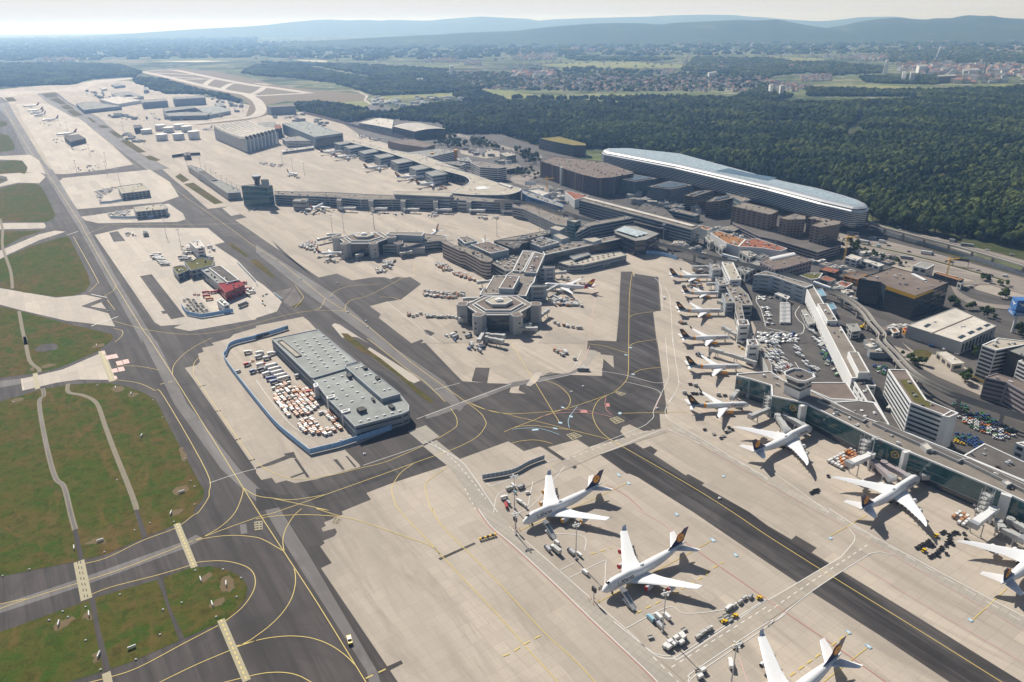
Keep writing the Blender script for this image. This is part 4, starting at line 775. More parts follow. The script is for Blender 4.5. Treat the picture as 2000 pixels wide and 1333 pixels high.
J3=plane(JUMBO,'crane','white four engined jumbo without engine covers, cut off by the bottom edge',GJ,(1400,1340),(1643,1275.6),None,by='tail',head=R(34.3),zt=8.6)
GK='long jumbos at the glass pier'
K1=plane(JUMBO8,'crane','white long jumbo with raked wingtips nosed in beside the container stack',GK,(1585.2,834.2),(1469.1,883.3),None,zn=5.4,zt=8.8,by='mid',head=R(-145.8))
plane(0,0,'white long jumbo with raked wingtips at the middle glass pier bridges',GK,(1794.5,931.9),(1680.4,995.7),proto=K1,zn=5.4,zt=8.8,by='mid',head=R(-145.9))
plane(0,0,'white long jumbo cut off by the right edge beyond the black dollies',GK,(1990,1100),(1955,1141),proto=K1,by='tail',head=R(-145.8),zt=8.8)
GC='white twin jets with orange bands in a row'
C1=plane(TWIN,'banded','white twin jet with orange band and black tail, nearest to the glass tower end',GC,(1461,791),(1343.8,791),zn=4.2,zt=6.3,by='mid')
for n_,t_,l_ in (((1448.4,717),(1340.6,713.8),'second from the near end of its row'),((1426,659.6),(1329,659.6),'third from the near end of its row'),((1414.2,608),(1320,605),'fourth from the near end of its row'),((1389.6,541.4),(1308,538.4),'last of its row by the blue hoarding')):
    plane(0,0,'orange banded white jet with black tail, '+l_,GC,n_,t_,proto=C1,zn=4.2,zt=6.3,by='mid')
q=plane(0,0,'smaller white twin jet with orange band and black tail, fifth in its row',GC,(1401.6,572.6),(1327,569.6),proto=C1,zn=4.2,zt=6.3,by='mid'); q.scale=(.87,.82,.85)
plane(BIGTWIN,'red','white wide twin jet with red and yellow striped tail at the inner pier','aircraft at the star pier',(1063.8,557),(1159.4,560.9),zn=5,zt=7,by='mid')
Q1=plane(QUAD,'crane','white four engined jet with navy tail before the long pier','aircraft at the long pier',(639,395),(602,411.6),zn=5,zt=7,by='mid')
S1=plane(SMALL,'crane','small white jet beside the carts at the near side of the far star head','aircraft at the star pier',(667,494),(621,494),zn=4,zt=5,by='mid')
plane(0,0,'white four engined jet with tall tail showing over the far star pier roof','aircraft at the star pier',(833,466),(857,448),proto=Q1,by='tail')
plane(0,0,'small jet hidden behind the far star pier but for its brown tail tip','aircraft at the star pier',(770,470),(776,453),proto=S1,by='tail')
plane(0,0,'small jet whose tail tip shows over the square roof blocks','aircraft at the star pier',(940,480),(948,463),proto=S1,by='tail')
for n_,t_,l_ in (((867,355.5),(808.7,360.6),'white four engined jet in the curved end of the far pier'),((829,345),(771.7,345),'white four engined jet second from the curved end of the far pier'),((762.7,323.5),(705,329),'white four engined jet third from the curved end of the far pier'),((701.5,303.6),(647.5,307.4),'white four engined jet fourth from the curved end of the far pier'),((671,296),(623,297),'white four engined jet at the hangar end of the far pier')):
    plane(0,0,l_,'aircraft at the far pier',n_,t_,proto=Q1,by='mid')
for n_,t_,l_ in (((584,341),(557,333),'small white jet alone on the far apron'),((742,270),(722,270.4),'small white jet behind the far pier, nearer one'),((716,263),(700,265),'small white jet behind the far pier, farther one'),((393,252.6),(417,247),'small white jet beside the wavy roofed hangar')): plane(0,0,l_,'aircraft on the far apron',n_,t_,proto=S1,by='mid')
for n_,t_,l_ in (((47,208),(74,205),'hazy white freighter, farthest of the row on the distant apron'),((55,217),(82,213),'hazy white freighter, second farthest on the distant apron'),((59,222),(86,217),'hazy white freighter, middle one on the distant apron'),((64,227),(92,221),'hazy white freighter, second nearest of the close row on the distant apron'),((80,236),(117,230),'hazy white freighter standing apart from the distant row'),((106,264),(154,257),'hazy white freighter behind the dark low building')): plane(0,0,l_,'freighters on the distant apron',n_,t_,proto=Q1,by='mid')
# ------------------------------------------------------------------ buildings
def roofmat(name,c,var=.3):
    k=NT(name,.95,.2); x=k.mix(k.noise(.06,None,6,.35,.7),c,tuple(v*(1-var) for v in c)); x=k.mix(k.mul(k.noise(.5,None,5,.5,.8),.5),x,tuple(v*.55 for v in c)); x=k.mix(k.mul(k.noise(.02,None,3,.55,.8),.4),x,tuple(min(1,v*1.4) for v in c)); k.out(x)
for n_,c_ in (('roof_gravel',(.27,.235,.20)),('roof_grey',(.33,.325,.30)),('roof_dark',(.15,.135,.125)),('roof_white',(.66,.61,.54)),('roof_beige',(.50,.45,.37)),('roof_green',(.23,.19,.05)),('roof_moss',(.13,.12,.035)),('roof_orange',(.36,.175,.075)),('roof_rust',(.33,.13,.08)),('roof_red',(.28,.035,.04)),('roof_hall',(.36,.375,.355)),('roof_blue',(.20,.36,.45)),('roof_brown',(.22,.175,.15))): roofmat(n_,c_)
for n_,c_ in (('wall_white',(.70,.70,.69)),('wall_grey',(.42,.42,.41)),('wall_bluegrey',(.27,.31,.35)),('wall_steel',(.36,.40,.44)),('wall_brown',(.21,.165,.135)),('wall_purple',(.105,.065,.070)),('wall_dark',(.055,.06,.07)),('wall_beige',(.50,.45,.38)),('wall_red',(.33,.03,.035)),('wall_blue',(.05,.16,.42)),('wall_black',(.02,.02,.024)),('wall_lilac',(.36,.31,.32)),('wall_teal',(.13,.23,.25)),('wall_orange',(.62,.27,.04))): mat(n_,c_,.7,var=.1,scale=.08)
def glassmat(name,c,rough=.08,w=2.2,h=3.4):
    k=NT(name,rough,.8); n=k.nt.nodes.new('ShaderNodeTexVoronoi'); n.inputs['Scale'].default_value=.28; k.L.new(k.tc.outputs['Object'],n.inputs['Vector'])
    x=k.mix(n.outputs['Color'],tuple(v*.7 for v in c),tuple(min(1,v*1.4) for v in c)); k.out(x)
glassmat('glass_dark',(.030,.042,.050)); glassmat('glass_teal',(.030,.090,.092)); glassmat('glass_blue',(.055,.10,.15)); glassmat('band_glass',(.028,.033,.040)); glassmat('glass_pale',(.33,.40,.43),.25)
mat('steel',(.45,.46,.47),.45,.4,var=.1); mat('silver',(.62,.63,.64),.30,.55,var=.06); mat('rail',(.30,.30,.29),.6,var=.1); mat('fence_blue',(.26,.46,.74),.6,var=.12); mat('fence_pale',(.46,.60,.74),.6,var=.12); mat('yellow_paint',(.70,.40,.02),.5,var=.1); mat('deck_concrete',(.36,.33,.29),.9,var=.15,scale=.1)
def faces_cam(a,b,z=0):
    m=((a[0]+b[0])/2,(a[1]+b[1])/2); nx,ny=b[1]-a[1],a[0]-b[0]; L=math.hypot(nx,ny) or 1; d=math.hypot(*m)
    return (nx/L*-m[0]+ny/L*-m[1])/d
def ribbon(p,q,z0,z1,e=.8,out=.09):
    L=math.hypot(q[0]-p[0],q[1]-p[1]); u=((q[0]-p[0])/L,(q[1]-p[1])/L); n=(u[1],-u[0]); b=MB(); v=[]
    for s,o in ((e,-.05),(L-e,-.05),(L-e,out),(e,out)): v.append((p[0]+u[0]*s+n[0]*o,p[1]+u[1]*s+n[1]*o))
    b.prism(v,z0,z1); return b
def crown_roof(o,p,h,par,roofm,edgem,th=.5):
    if edgem=='wall_white': th=1.0
    b=MB(); b.add([(x,y,h) for x,y in ccw(p)],[tuple(range(len(p)))]); r=b.obj('roof',roofm,o,fix=False)
    if par:
        a,c=inset(p,-.1),inset(p,th); n=len(a); b=MB(); v=[(x,y,h-.35) for x,y in a]+[(x,y,h+par) for x,y in a]+[(x,y,h+par) for x,y in c]+[(x,y,h+.01) for x,y in c]
        b.add(v,[(k*n+i,k*n+(i+1)%n,(k+1)*n+(i+1)%n,(k+1)*n+i) for k in range(3) for i in range(n)]); b.obj('parapet',edgem,r,fix=False)
    return r
def roof_units(r,p,h,n,seed,m='steel',big=1.):
    q=random.Random(seed); xs=[v[0] for v in p]; ys=[v[1] for v in p]; k=t=0; ins=inset(p,2.2)
    L=max(((math.hypot(p[i][0]-p[i-1][0],p[i][1]-p[i-1][1]),math.atan2(p[i][1]-p[i-1][1],p[i][0]-p[i-1][0])) for i in range(len(p))))
    while k<n and t<n*40:
        t+=1; x,y=q.uniform(min(xs),max(xs)),q.uniform(min(ys),max(ys))
        if inside(x,y,ins):
            w,d,hh=q.uniform(1,3.4)*big,q.uniform(1,2.6)*big,q.uniform(.7,2.2)*big; b=MB(); b.box(x-w/2,y-d/2,h+.01,x+w/2,y+d/2,h+hh,rot=L[1])
            if q.random()<.4: b.tube((x,y,h+hh),(x,y,h+hh+.5),min(w,d)*.3,n=8)
            b.obj('roof_unit',q.choice((m,'wall_white','roof_dark','wall_grey')),r); k+=1
BN=[0]
def bld(name,label,s,h,wall='wall_grey',roof='roof_gravel',floors=0,band='band_glass',frac=.5,par=.7,units=0,base=0.,edge=None,cat='building',group=None,e=.8,parent=None,pts=None,skip=0,bandbox=.09,split=0,nm=None):
    "walls, roof with parapet and roof units, one window ribbon per storey and side; s = roof outline seen at height h"
    p=ccw(pts or W(s,h)); BN[0]+=1
    o=parent or empty(name,label,cat,group,(0,0,0))
    b=MB(); b.prism(p,base,h-.02,top=False,bot=base>0); w_=b.obj(nm or 'wall',wall,o)
    r=crown_roof(o,p,h,par,roof,edge or wall)
    if units: roof_units(r,p,h,int(units*1.7),BN[0])
    if floors:
        fh=(h-base)/floors; n=len(p); k=0
        sides=[(p[i],p[(i+1)%n]) for i in range(n) if math.hypot(p[i][0]-p[(i+1)%n][0],p[i][1]-p[(i+1)%n][1])>4 and faces_cam(p[i],p[(i+1)%n])>-.35]
        for a,c in sides:
            for f in range(skip,floors):
                z0=base+f*fh+fh*(1-frac)*.55; z1=z0+fh*frac
                if split:
                    L=math.hypot(c[0]-a[0],c[1]-a[1]); m=max(1,int(L/split))
                    for i in range(m):
                        if k>=96: break
                        t0,t1=i/m,(i+1)/m; ribbon((a[0]+(c[0]-a[0])*t0,a[1]+(c[1]-a[1])*t0),(a[0]+(c[0]-a[0])*t1,a[1]+(c[1]-a[1])*t1),z0,z1,L/m*.2,bandbox).obj('window',band,w_); k+=1
                elif k<96: ribbon(a,c,z0,z1,e,bandbox).obj('window_band',band,w_); k+=1
    return o
def block(o,nm,s,h,base,wall,roof,par=.5,units=0,edge=None,**k): return bld(None,None,s,h,wall,roof,par=par,units=units,base=base,edge=edge,parent=o,nm=nm,**k)

# --- glass pier on the right
GP=W('P 1438,735 1464,741 1506,754 C4 30,450 285,503 780,750 1040,862 1730,1152 2200,1370',19)+W('C4 2260,1240 1960,1105 1490,905 1100,745 700,600 350,420 120,330 P 1505,727 1440,731',19)
o=empty('glass_pier','long glass walled pier with grey roof and white pylons along the right edge','terminal pier')
p=ccw(GP); b=MB(); b.prism(p,0,18.98,top=False); w_=b.obj('wall','wall_bluegrey',o); r=crown_roof(o,p,19,.8,'roof_gravel','wall_white')
n=len(p)
for i in range(n):
    a,c=p[i],p[(i+1)%n]; L=math.hypot(a[0]-c[0],a[1]-c[1])
    if L>9 and faces_cam(a,c)>.1:
        for z0,z1 in ((5.2,10.6),(11.0,18.2)): ribbon(a,c,z0,z1,.6,.12).obj('curtain_wall','glass_teal',w_)
        ribbon(a,c,.2,4.4,1.5,.05).obj('curtain_wall','glass_dark',w_)
def pylon(s,wd,dp,h):
    (x,y),(x2,y2)=W(s,h); u=Vector((x2-x,y2-y)).normalized(); n=Vector((u.y,-u.x)); n=n if n.dot(Vector((-x,-y)))>0 else -n; c=Vector((x,y)); b=MB()
    b.prism([tuple(c),tuple(c+u*wd),tuple(c+u*wd+n*dp),tuple(c+n*dp)],0,h); b.obj('pylon','wall_white',o)
pylon('C4 238,515 285,505',6,3,19.6); pylon('C4 1025,866 1072,858',6,3,19.6); pylon('C4 1790,1180 1850,1200',6,3,19.6)
for s in ('C4 197,535 230,550','C4 975,892 1010,905'):    # round emblem hung on the glass
    (x,y),(x2,y2)=W(s,14); u=Vector((x2-x,y2-y)).normalized(); nn=Vector((u.y,-u.x)); nn=nn if nn.dot(Vector((-x,-y)))>0 else -nn
    b=MB(); N=24; P3=lambda t,q:(x+u.x*math.cos(t)*q+nn.x*.9,y+u.y*math.cos(t)*q+nn.y*.9,14+math.sin(t)*q)
    b.add([P3(2*PI*i/N,q) for q in (2.9,2.35) for i in range(N)],[(i,(i+1)%N,N+(i+1)%N,N+i) for i in range(N)])
    for tri in (((-1.7,.9),(.3,.2),(.1,-.3)),((-.2,.1),(1.5,1.5),(.7,-.1)),((0,0),(1.5,-1.3),(.1,-.5))): b.add([(x+u.x*a+nn.x*.9,y+u.y*a+nn.y*.9,14+c) for a,c in tri],[(0,1,2)])
    b.obj('wall_emblem','yellow_paint',o,fix=False)
for s,h,m in (('C4 800,650 860,640 1500,925 1460,945',21,'roof_dark'),('C4 1480,930 1540,925 2100,1190 2060,1215',21,'roof_dark'),('C4 380,480 420,470 760,620 730,640',20.6,'roof_dark'),('C4 1170,815 1215,805 1260,850 1215,860',21.5,'roof_white'),('C4 1790,1100 1830,1090 1870,1115 1830,1130',21.5,'roof_white')): block(o,'plant_strip',s,h,19,'wall_grey',m,.3)
lat=MB()
for k in range(26):
    a=G(1500+(1140+k*42)/3.92,660+(770+k*20.5)/3.92,20.4); lat.box(a[0]-.4,a[1]-1.6,19.02,a[0]+.4,a[1]+1.6,20.6,rot=R(34))
lat.obj('roof_grating','steel',o); roof_units(r,[v for v in p if v[0]<420],19,26,91)
block(o,'roof_terrace','C4 310,345 600,345 690,480 480,472 305,395',17,0,'wall_white','roof_brown')
block(o,'roof_terrace','C4 480,498 690,484 815,500 930,668 800,660 700,600',18,0,'wall_white','roof_dark',units=4)
block(o,'roof_terrace','C4 1495,905 1655,812 2300,1110 1965,1100',17.4,0,'wall_white','roof_dark',units=5,edge='wall_white')
# stairs wrapped in scaffolding lattice
def lattice_tower(s,h,label):
    (x,y),=W(s,h); t=empty('stair_tower',label,'tower',None,(x,y,0),R(34)); b=MB()
    for i in range(6):
        z=i*h/6
        for a,c in (((-2.5,-3),(2.5,-3)),((2.5,-3),(2.5,3)),((2.5,3),(-2.5,3)),((-2.5,3),(-2.5,-3))):
            b.bar((a[0],a[1],z+.2),(c[0],c[1],z+.2),.25,.25); b.bar((a[0],a[1],z+.2),(c[0],c[1],z+h/6),.2,.2)
    for a in ((-2.5,-3),(2.5,-3),(2.5,3),(-2.5,3)): b.box(a[0]-.2,a[1]-.2,0,a[0]+.2,a[1]+.2,h+1)
    b.obj('lattice','steel',t); b=MB()
    for i in range(6):
        b.box(-2,-2.6,i*h/6+.1,2,2.6,i*h/6+.25)
    b.obj('landing','wall_grey',t)
lattice_tower('C4 755,760',21,'open steel stair tower at the bend of the glass pier'); lattice_tower('C4 1690,1170',21,'open steel stair tower at the right edge of the glass pier'); lattice_tower('P 1503,770',18,'open steel stair tower beside the nearest orange banded twin jet')
# apron control tower on the pier
x,y=G(1500+218/3.92,660+430/3.92,19)
t=empty('control_tower','white square control tower with flared dark glass cab on the glass pier','tower',None,(x,y,0),R(34))
b=MB(); b.box(-7.5,-7.5,0,7.5,7.5,30); b.obj('shaft','wall_white',t)
b=MB(); b.loft([[(a*q,c*q,z) for a,c in ((-1,-.6),(-.6,-1),(.6,-1),(1,-.6),(1,.6),(.6,1),(-.6,1),(-1,.6))] for q,z in ((7.6,30),(8.4,31.4),(9.6,34.6))]); b.obj('cab','glass_dark',t)
b=MB(); b.loft([[(a*q,c*q,z) for a,c in ((-1,-.6),(-.6,-1),(.6,-1),(1,-.6),(1,.6),(.6,1),(-.6,1),(-1,.6))] for q,z in ((9.9,34.6),(10.6,37.4),(9.7,37.4),(9.4,35.6))],caps=False); b.obj('cab_roof','wall_white',t,fix=False)
b=MB(); b.prism([(a*9.5,c*9.5) for a,c in ((-1,-.6),(-.6,-1),(.6,-1),(1,-.6),(1,.6),(.6,1),(-.6,1),(-1,.6))],35.4,35.7); b.box(-2.6,-1.6,35.7,2.6,1.6,37); b.obj('roof_deck','roof_dark',t)
b=MB(); b.box(-7.7,-7.7,26.6,7.7,7.7,28.6); b.obj('window_band','glass_dark',t)
# --- white finger building behind the orange banded jets
o=bld('finger_building','long white finger building with slit windows bent round the car yard','E8 565,300 750,238 1472,452 1362,493 840,312 640,292',20,'wall_steel','roof_gravel',4,'glass_dark',.22,edge='wall_white',split=15,units=3)
block(o,'wing','E8 1362,495 1472,454 1640,732 1848,1002 C4 790,300 640,312',18.5,3.5,'wall_white','roof_gravel',floors=4,frac=.16,split=11,band='glass_dark',units=3)
block(o,'stair_block','E8 1542,738 1692,738 1848,1000 1692,1000',23,18,'wall_white','roof_gravel',units=2); block(o,'stair_block','C4 612,112 690,112 778,268 692,270',24,18,'wall_white','roof_gravel')
block(o,'terrace','C4 640,312 800,322 826,372 760,368 930,668 815,500 755,490',16,0,'wall_white','roof_dark',units=3,floors=3,frac=.3,split=9)
for s in ('E8 1520,520 1610,500 1680,615 1600,620','E8 1690,740 1780,720 1840,810 1750,830'): block(o,'roof_frame',s,20,0,'wall_steel','roof_blue')
b=MB()
for q in PX('E8 1195,690 1290,720 1350,760 1420,880 1500,1010 1580,1140 1660,1270'): x,y=G(q[0],q[1]-3,0); b.box(x-.6,y-.6,0,x+.6,y+.6,4.5)
b.obj('column','wall_white',o)
# --- white office with moss roof
o=bld('office_block','white office block with mossy green roof strip beside the elevated track','C4 920,246 1060,249 1215,482 1455,580 1385,612 1090,502',28,'wall_white','roof_brown',7,'glass_dark',.42,units=3,e=1)
b=MB(); b.add([(x,y,28.06) for x,y in ccw(W('C4 1005,322 1085,318 1195,470 1270,515 1225,535 1115,488',28))],[tuple(range(6))]); b.obj('green_roof','roof_moss',o,fix=False)
block(o,'stair_block','C4 1330,600 1385,612 1455,582 1400,560',29,0,'wall_white','roof_brown')
# --- right edge offices
bld('office_block','white and black striped office tower at the right edge','C4 1637,60 1760,5 2050,40 1745,100',31,'wall_white','roof_beige',8,'wall_black',.5,units=3)
o=bld('office_block','black glass office with white striped wing cut off by the right edge','C4 1832,100 1975,52 2500,150 2400,330',31,'wall_black','roof_grey',0,units=3)
block(o,'wing','C4 1915,180 2060,140 2500,260 2400,420',28,0,'wall_white','roof_grey',floors=8,frac=.5,band='wall_black')
bld('office_block','grey brown office with ribbon windows below the striped tower','C4 1662,305 1750,278 2300,440 2200,560 1830,345',20,'wall_lilac','roof_brown',5,'band_glass',.45,units=8)
bld('office_block','small white block at the right edge beside the glass pier roof','C4 1895,810 1960,800 2150,850 2050,880',16,'wall_white','roof_beige',3,split=6,units=2)
# --- white hall, dark glass block, sign
o=bld('exhibition_hall','low hall with pale white roof and skylight slots beside the dark glass block','B4 1068,1200 1430,1066 1748,1206 1480,1330',13,'wall_grey','roof_white',0,units=2,par=.4)
for s in ('B4 1190,1205 1225,1185 1250,1192 1212,1215','B4 1450,1290 1490,1270 1515,1280 1475,1302','B4 1525,1255 1560,1238 1585,1248 1548,1268','B4 1590,1228 1625,1212 1645,1220 1612,1238','B4 1650,1200 1682,1186 1705,1194 1672,1210'):
    b=MB(); b.prism(W(s,13.3),13.01,13.4); b.obj('skylight','glass_dark',o)
b=MB(); b.bar((*W('B4 1240,1265',13.2)[0],13.45),(*W('B4 1565,1130',13.2)[0],13.45),1.0,.4); b.obj('roof_ridge','roof_brown',o)
for i in range(9):
    a=W('B4 1748,1206',13)[0]; c=W('B4 1480,1330',13)[0]; t0=.05+i*.1; b=ribbon((c[0]+(a[0]-c[0])*t0,c[1]+(a[1]-c[1])*t0),(c[0]+(a[0]-c[0])*(t0+.06),c[1]+(a[1]-c[1])*(t0+.06)),1,10,.1,.1); b.obj('window','glass_dark',o)
o=bld('glass_block','dark glass office block with brown roof and yellow band','B4 694,846 962,756 1385,874 1265,925 1132,977 905,900 862,872',28,'wall_black','roof_brown',6,'glass_dark',.78,units=10,e=.5)
a,c=W('B4 905,900 1132,977',28); ribbon(a,c,24.6,28.5,.2,.35).obj('fascia','yellow_paint',o); a,c=W('B4 1132,977 1265,925',28); ribbon(a,c,26.2,28.5,.2,.35).obj('fascia','yellow_paint',o)
for k_ in range(7):
    b=MB(); x,y=W('B4 %d,%d'%(1110+k_*14,815+k_*7),28)[0]; b.box(x-2.5,y-1.5,28.02,x+2.5,y+1.5,29.6,rot=.4); b.obj('skylight','wall_white',o)
x,y=G(1977,649); t=empty('sign_tower','blue cube sign with white bird mark on a tall white mast at the right edge','sign',None,(x,y,0),R(-8))
b=MB(); b.tube((0,0,0),(0,0,26),1.6,1.3,10); b.obj('mast','wall_white',t)
b=MB(); b.box(-6,-6,26.5,6,6,37.5); q=b.obj('sign_box','wall_blue',t); b=MB(); b.box(-6.5,-6.5,20.5,6.5,6.5,24.6); q2=b.obj('sign_box','wall_blue',t)
for rot in range(4):
    C,S=math.cos(rot*PI/2),math.sin(rot*PI/2); tr=lambda u,z,o_:(u*C+o_*S,u*S-o_*C,z)
    b=MB(); b.add([tr(u,z,6.06) for u,z in ((-4.4,34.8),(-1,33.6),(4.6,33.2),(1.4,32.2),(-.4,30),(-1,32.4),(-3.6,33.4))],[tuple(range(7))]); b.obj('sign_mark','wall_white',q,fix=False)
    b=MB(); b.add([tr(u,z,6.56) for u,z in ((-4.5,21.6),(4.5,21.6),(4.5,22.2),(-4.5,22.2))],[(0,1,2,3)]); b.add([tr(u,z,6.56) for u,z in ((-4.5,22.9),(2.5,22.9),(2.5,23.5),(-4.5,23.5))],[(0,1,2,3)]); b.obj('sign_mark','wall_white',q2,fix=False)
for s,h,w_,rf,lb in (('B4 1112,745 1170,715 1275,735 1215,770',14,'wall_white','roof_grey','small white gatehouse block behind the dark glass block'),('B4 1270,800 1300,795 1500,845 1470,860',9,'wall_dark','roof_orange','long low dark pavilion with orange brown roof by the motorway'),('B4 1450,870 1480,862 1500,868 1480,885',7,'wall_grey','roof_grey','tiny kiosk at the end of the orange brown pavilion'),
  ('B4 590,680 640,655 720,682 680,705',9,'wall_white','roof_white','white cube pavilion beside the yellow crane'),('B4 718,705 750,692 890,735 850,750',6,'wall_white','roof_white','long white flat pavilion beside the white cube pavilion'),('B4 395,775 440,748 555,775 510,800',8,'wall_dark','roof_rust','dark cube with rusty brown roof above the elevated track'),('B4 385,840 440,820 520,848 470,865',7,'wall_grey','roof_rust','low block with terracotta roof next to the elevated track'),('B4 580,820 650,795 760,810 690,850',8,'wall_orange','roof_brown','low block with orange red walls beside the dark glass block'),('B4 235,815 300,800 420,800 390,840 330,850',7,'wall_white','roof_moss','low pale block with mossy patch behind the finger building'),
  ('B4 520,880 560,860 650,880 600,910',6,'wall_white','roof_rust','small white gabled block beside the track and glass block'),('B4 600,1190 680,1185 712,1240 640,1250',8,'wall_grey','roof_grey','grey plant box below the elevated track'),('B4 255,1080 285,1075 360,1180 310,1195',6,'wall_grey','roof_grey','narrow grey shed at the edge of the bus yard'),('B4 50,958 80,950 168,980 150,1000',6,'wall_white','roof_white','white box hall in the car yard before the finger building'),('C4 1290,110 1360,105 1505,195 1410,205',7,'wall_beige','roof_white','low pale pavilion with a striped roof below the white hall'),
  ('B4 930,1225 980,1220 1010,1250 960,1260',4,'wall_white','roof_orange','site hut beside the yellow excavator yard'),('B4 1030,1225 1060,1215 1080,1235 1050,1245',4,'wall_orange','roof_red','small red site hut before the white hall')):
    bld('low_building',lb,s,h,w_,rf,2 if h>7 else 1,units=1,par=.4,split=8)
# --- elevated people mover
def viaduct(s,z,label,wd=2.2,sep=3.2,step=34,beams=2,mt='deck_concrete'):
    p=smooth(PX(s),6); p=[G(*q,z) for q in p]; o=empty('elevated_track',label,'viaduct')
    for k in range(beams):
        l,r=strip_pts(p,sep*2 if beams==2 else .01); c=(l,r)[k] if beams==2 else p; a,d=strip_pts([tuple(v) for v in c],wd); n=len(a); b=MB()
        v=[(q[0],q[1],z-1.6) for q in a]+[(q[0],q[1],z-1.6) for q in d]+[(q[0],q[1],z) for q in d]+[(q[0],q[1],z) for q in a]
        b.add(v,[(j*n+i,j*n+i+1,((j+1)%4)*n+i+1,((j+1)%4)*n+i) for j in range(4) for i in range(n-1)]); b.obj('track_beam',mt,o)
        for e in (1,-1):
            b=MB(); a2,d2=strip_pts([tuple(v) for v in c],wd*e*.92); nn=len(a2); b.add([(q[0],q[1],z) for q in a2]+[(q[0],q[1],z+.9) for q in a2],[(i,i+1,nn+i+1,nn+i) for i in range(nn-1)]); b.obj('side_rail','rail',o,fix=False)
    acc=step*.5
    for a,c in zip(p,p[1:]):
        acc+=math.hypot(c[0]-a[0],c[1]-a[1])
        if acc>step and -900<a[0]<900:
            acc=0; an=math.atan2(c[1]-a[1],c[0]-a[0]); b=MB(); b.box(a[0]-1,a[1]-1.5,0,a[0]+1,a[1]+1.5,z-3.2,rot=an); b.box(a[0]-1,a[1]-sep-1.4,z-3.2,a[0]+1,a[1]+sep+1.4,z-1.6,rot=an); b.obj('pier',mt,o)
    return o
TRACK='B3 1010,552 1200,592 1400,642 1600,692 1960,772 B4 180,822 345,888 480,930 620,1000 730,1085 800,1180 870,1260 C4 870,20 960,115 1110,270 1320,385 1520,468 1960,610 2400,740'
viaduct(TRACK,13,'twin beam elevated track on concrete piers snaking through the landside')
viaduct('B4 745,398 900,450 1200,530 1500,607 1960,742 2300,850',12,'elevated rail viaduct along the edge of the wood',7,0,30,1)
def train(s,n,label):
    p=smooth(PX(s),12); p=[G(*q,13) for q in p]; a=p[0]; o=empty('people_mover',label,'train',None,(a[0],a[1],13)); acc=0
    an=math.atan2(p[-1][1]-p[0][1],p[-1][0]-p[0][0]); o.rotation_euler=(0,0,an)
    for k in range(n):
        x=k*13.2; b=MB(); b.loft([[(xx,yy*q,zz) for yy,zz in ((-1.45,.2),(1.45,.2),(1.5,1.3),(1.5,2.6),(1.2,3.5),(-1.2,3.5),(-1.5,2.6),(-1.5,1.3))] for xx,q in ((x,.85),(x+.5,1),(x+12.2,1),(x+12.7,.85))]); c=b.obj('carriage','wall_white',o)
        for sd in (-1,1): b=MB(); b.box(x+.8,sd*1.5-.05,1.5,x+11.9,sd*1.5+.05,2.7); b.obj('window_band','fence_blue',c)
train('B3 1612,668 1740,702',2,'white and blue two car people mover by the orange brown roofs'); train('B4 348,880 462,922',2,'white two car people mover beyond the bend of the finger building')
# --- squaire
o=empty('ship_shaped_building','very long silver glass building with rounded ends on pillars over the railway','building')
back=PX('A3 690,1142 722,1132 900,1130 B3 1300,-122 B4 130,88 400,142 600,196 715,232 765,256'); front=PX('B4 785,280 765,296 700,303 640,298 400,243 0,138 A3 1250,1268 800,1182 705,1165 688,1154')
top=[G(*q,42) for q in back+front]; top=ccw(top)
def ring(d,z): return [(x,y,z) for x,y in inset(top,d)]
lev=[(6,10),(2.5,12),(.6,15),(0,19),(0,33),(.8,36.5),(3.5,39.5),(8,41.6),(14,42.4)]
b=MB(); b.loft([ring(d,z) for d,z in lev]); b.obj('body','silver',o,fix=True)
for k_ in range(8):
    z=12.6+k_*2.95; d=-.12 if z>15 else 1.2-(z-12)*.4; b=MB(); b.loft([ring(d,z),ring(d,z+1.75)],caps=False); b.obj('window_band','glass_blue',o,fix=False)
b=MB(); b.loft([ring(1.9,38.4),ring(3.2,39.6)],caps=False); b.obj('shoulder_band','glass_dark',o,fix=False)
b=MB(); rt=inset(top,15); b.add([(x,y,42.55) for x,y in rt],[tuple(range(len(rt)))]); b.obj('roof','glass_pale',o,fix=False)
b=MB(); b.prism(W('A3 1560,1310 1660,1290 1800,1325 B4 70,70 0,90 B3 1800,60 1690,40',42.8),42.0,43.0); b.obj('roof_opening','glass_blue',o)
for q in PX('B3 1500,110 1650,150 1800,190 1950,235 B4 100,260 200,300 300,340 560,440 640,450 700,440'): x,y=G(q[0],q[1],0); b=MB(); b.tube((x,y,0),(x,y,12),1.6,n=8); b.obj('pillar','deck_concrete',o)
# --- hotel and office blocks between squaire and terminal
G1='dark glass office blocks in a row'
for s,h,w_,lb in (('B3 783,72 930,40 1120,76 945,102',28,'wall_dark','dark glass office block with court, farthest of its row'),('B3 1035,138 1210,92 1388,127 1218,160',28,'wall_dark','dark glass office block with a pale stair tower, second of its row'),('B3 1320,206 1420,170 1545,166 1390,216',25,'wall_brown','brown office block third in the row before the ship shaped building'),('B3 1485,256 1555,216 1702,200 1692,226 1592,248',25,'wall_brown','brown and black office block nearest the hotel wings')):
    o=bld('office_block',lb,s,h,w_,'roof_gravel',7,'glass_blue' if w_=='wall_dark' else 'band_glass',.7,units=5,group=G1)
    q=inset(W(s,h),7)
    b=MB(); b.prism(q,h+.02,h+1.2); b.obj('roof_court','glass_dark',o)
o=bld('hotel','brown grey hotel with three projecting wings and punched windows','B3 1685,288 1772,256 1965,302 B4 80,326 30,350 B3 1960,352',36,'wall_brown','roof_gravel',9,'band_glass',.5,units=6,split=9)
block(o,'wing','B4 90,377 200,345 287,362 285,388 150,392',36,0,'wall_brown','roof_gravel',units=3,floors=9,frac=.5,split=5)
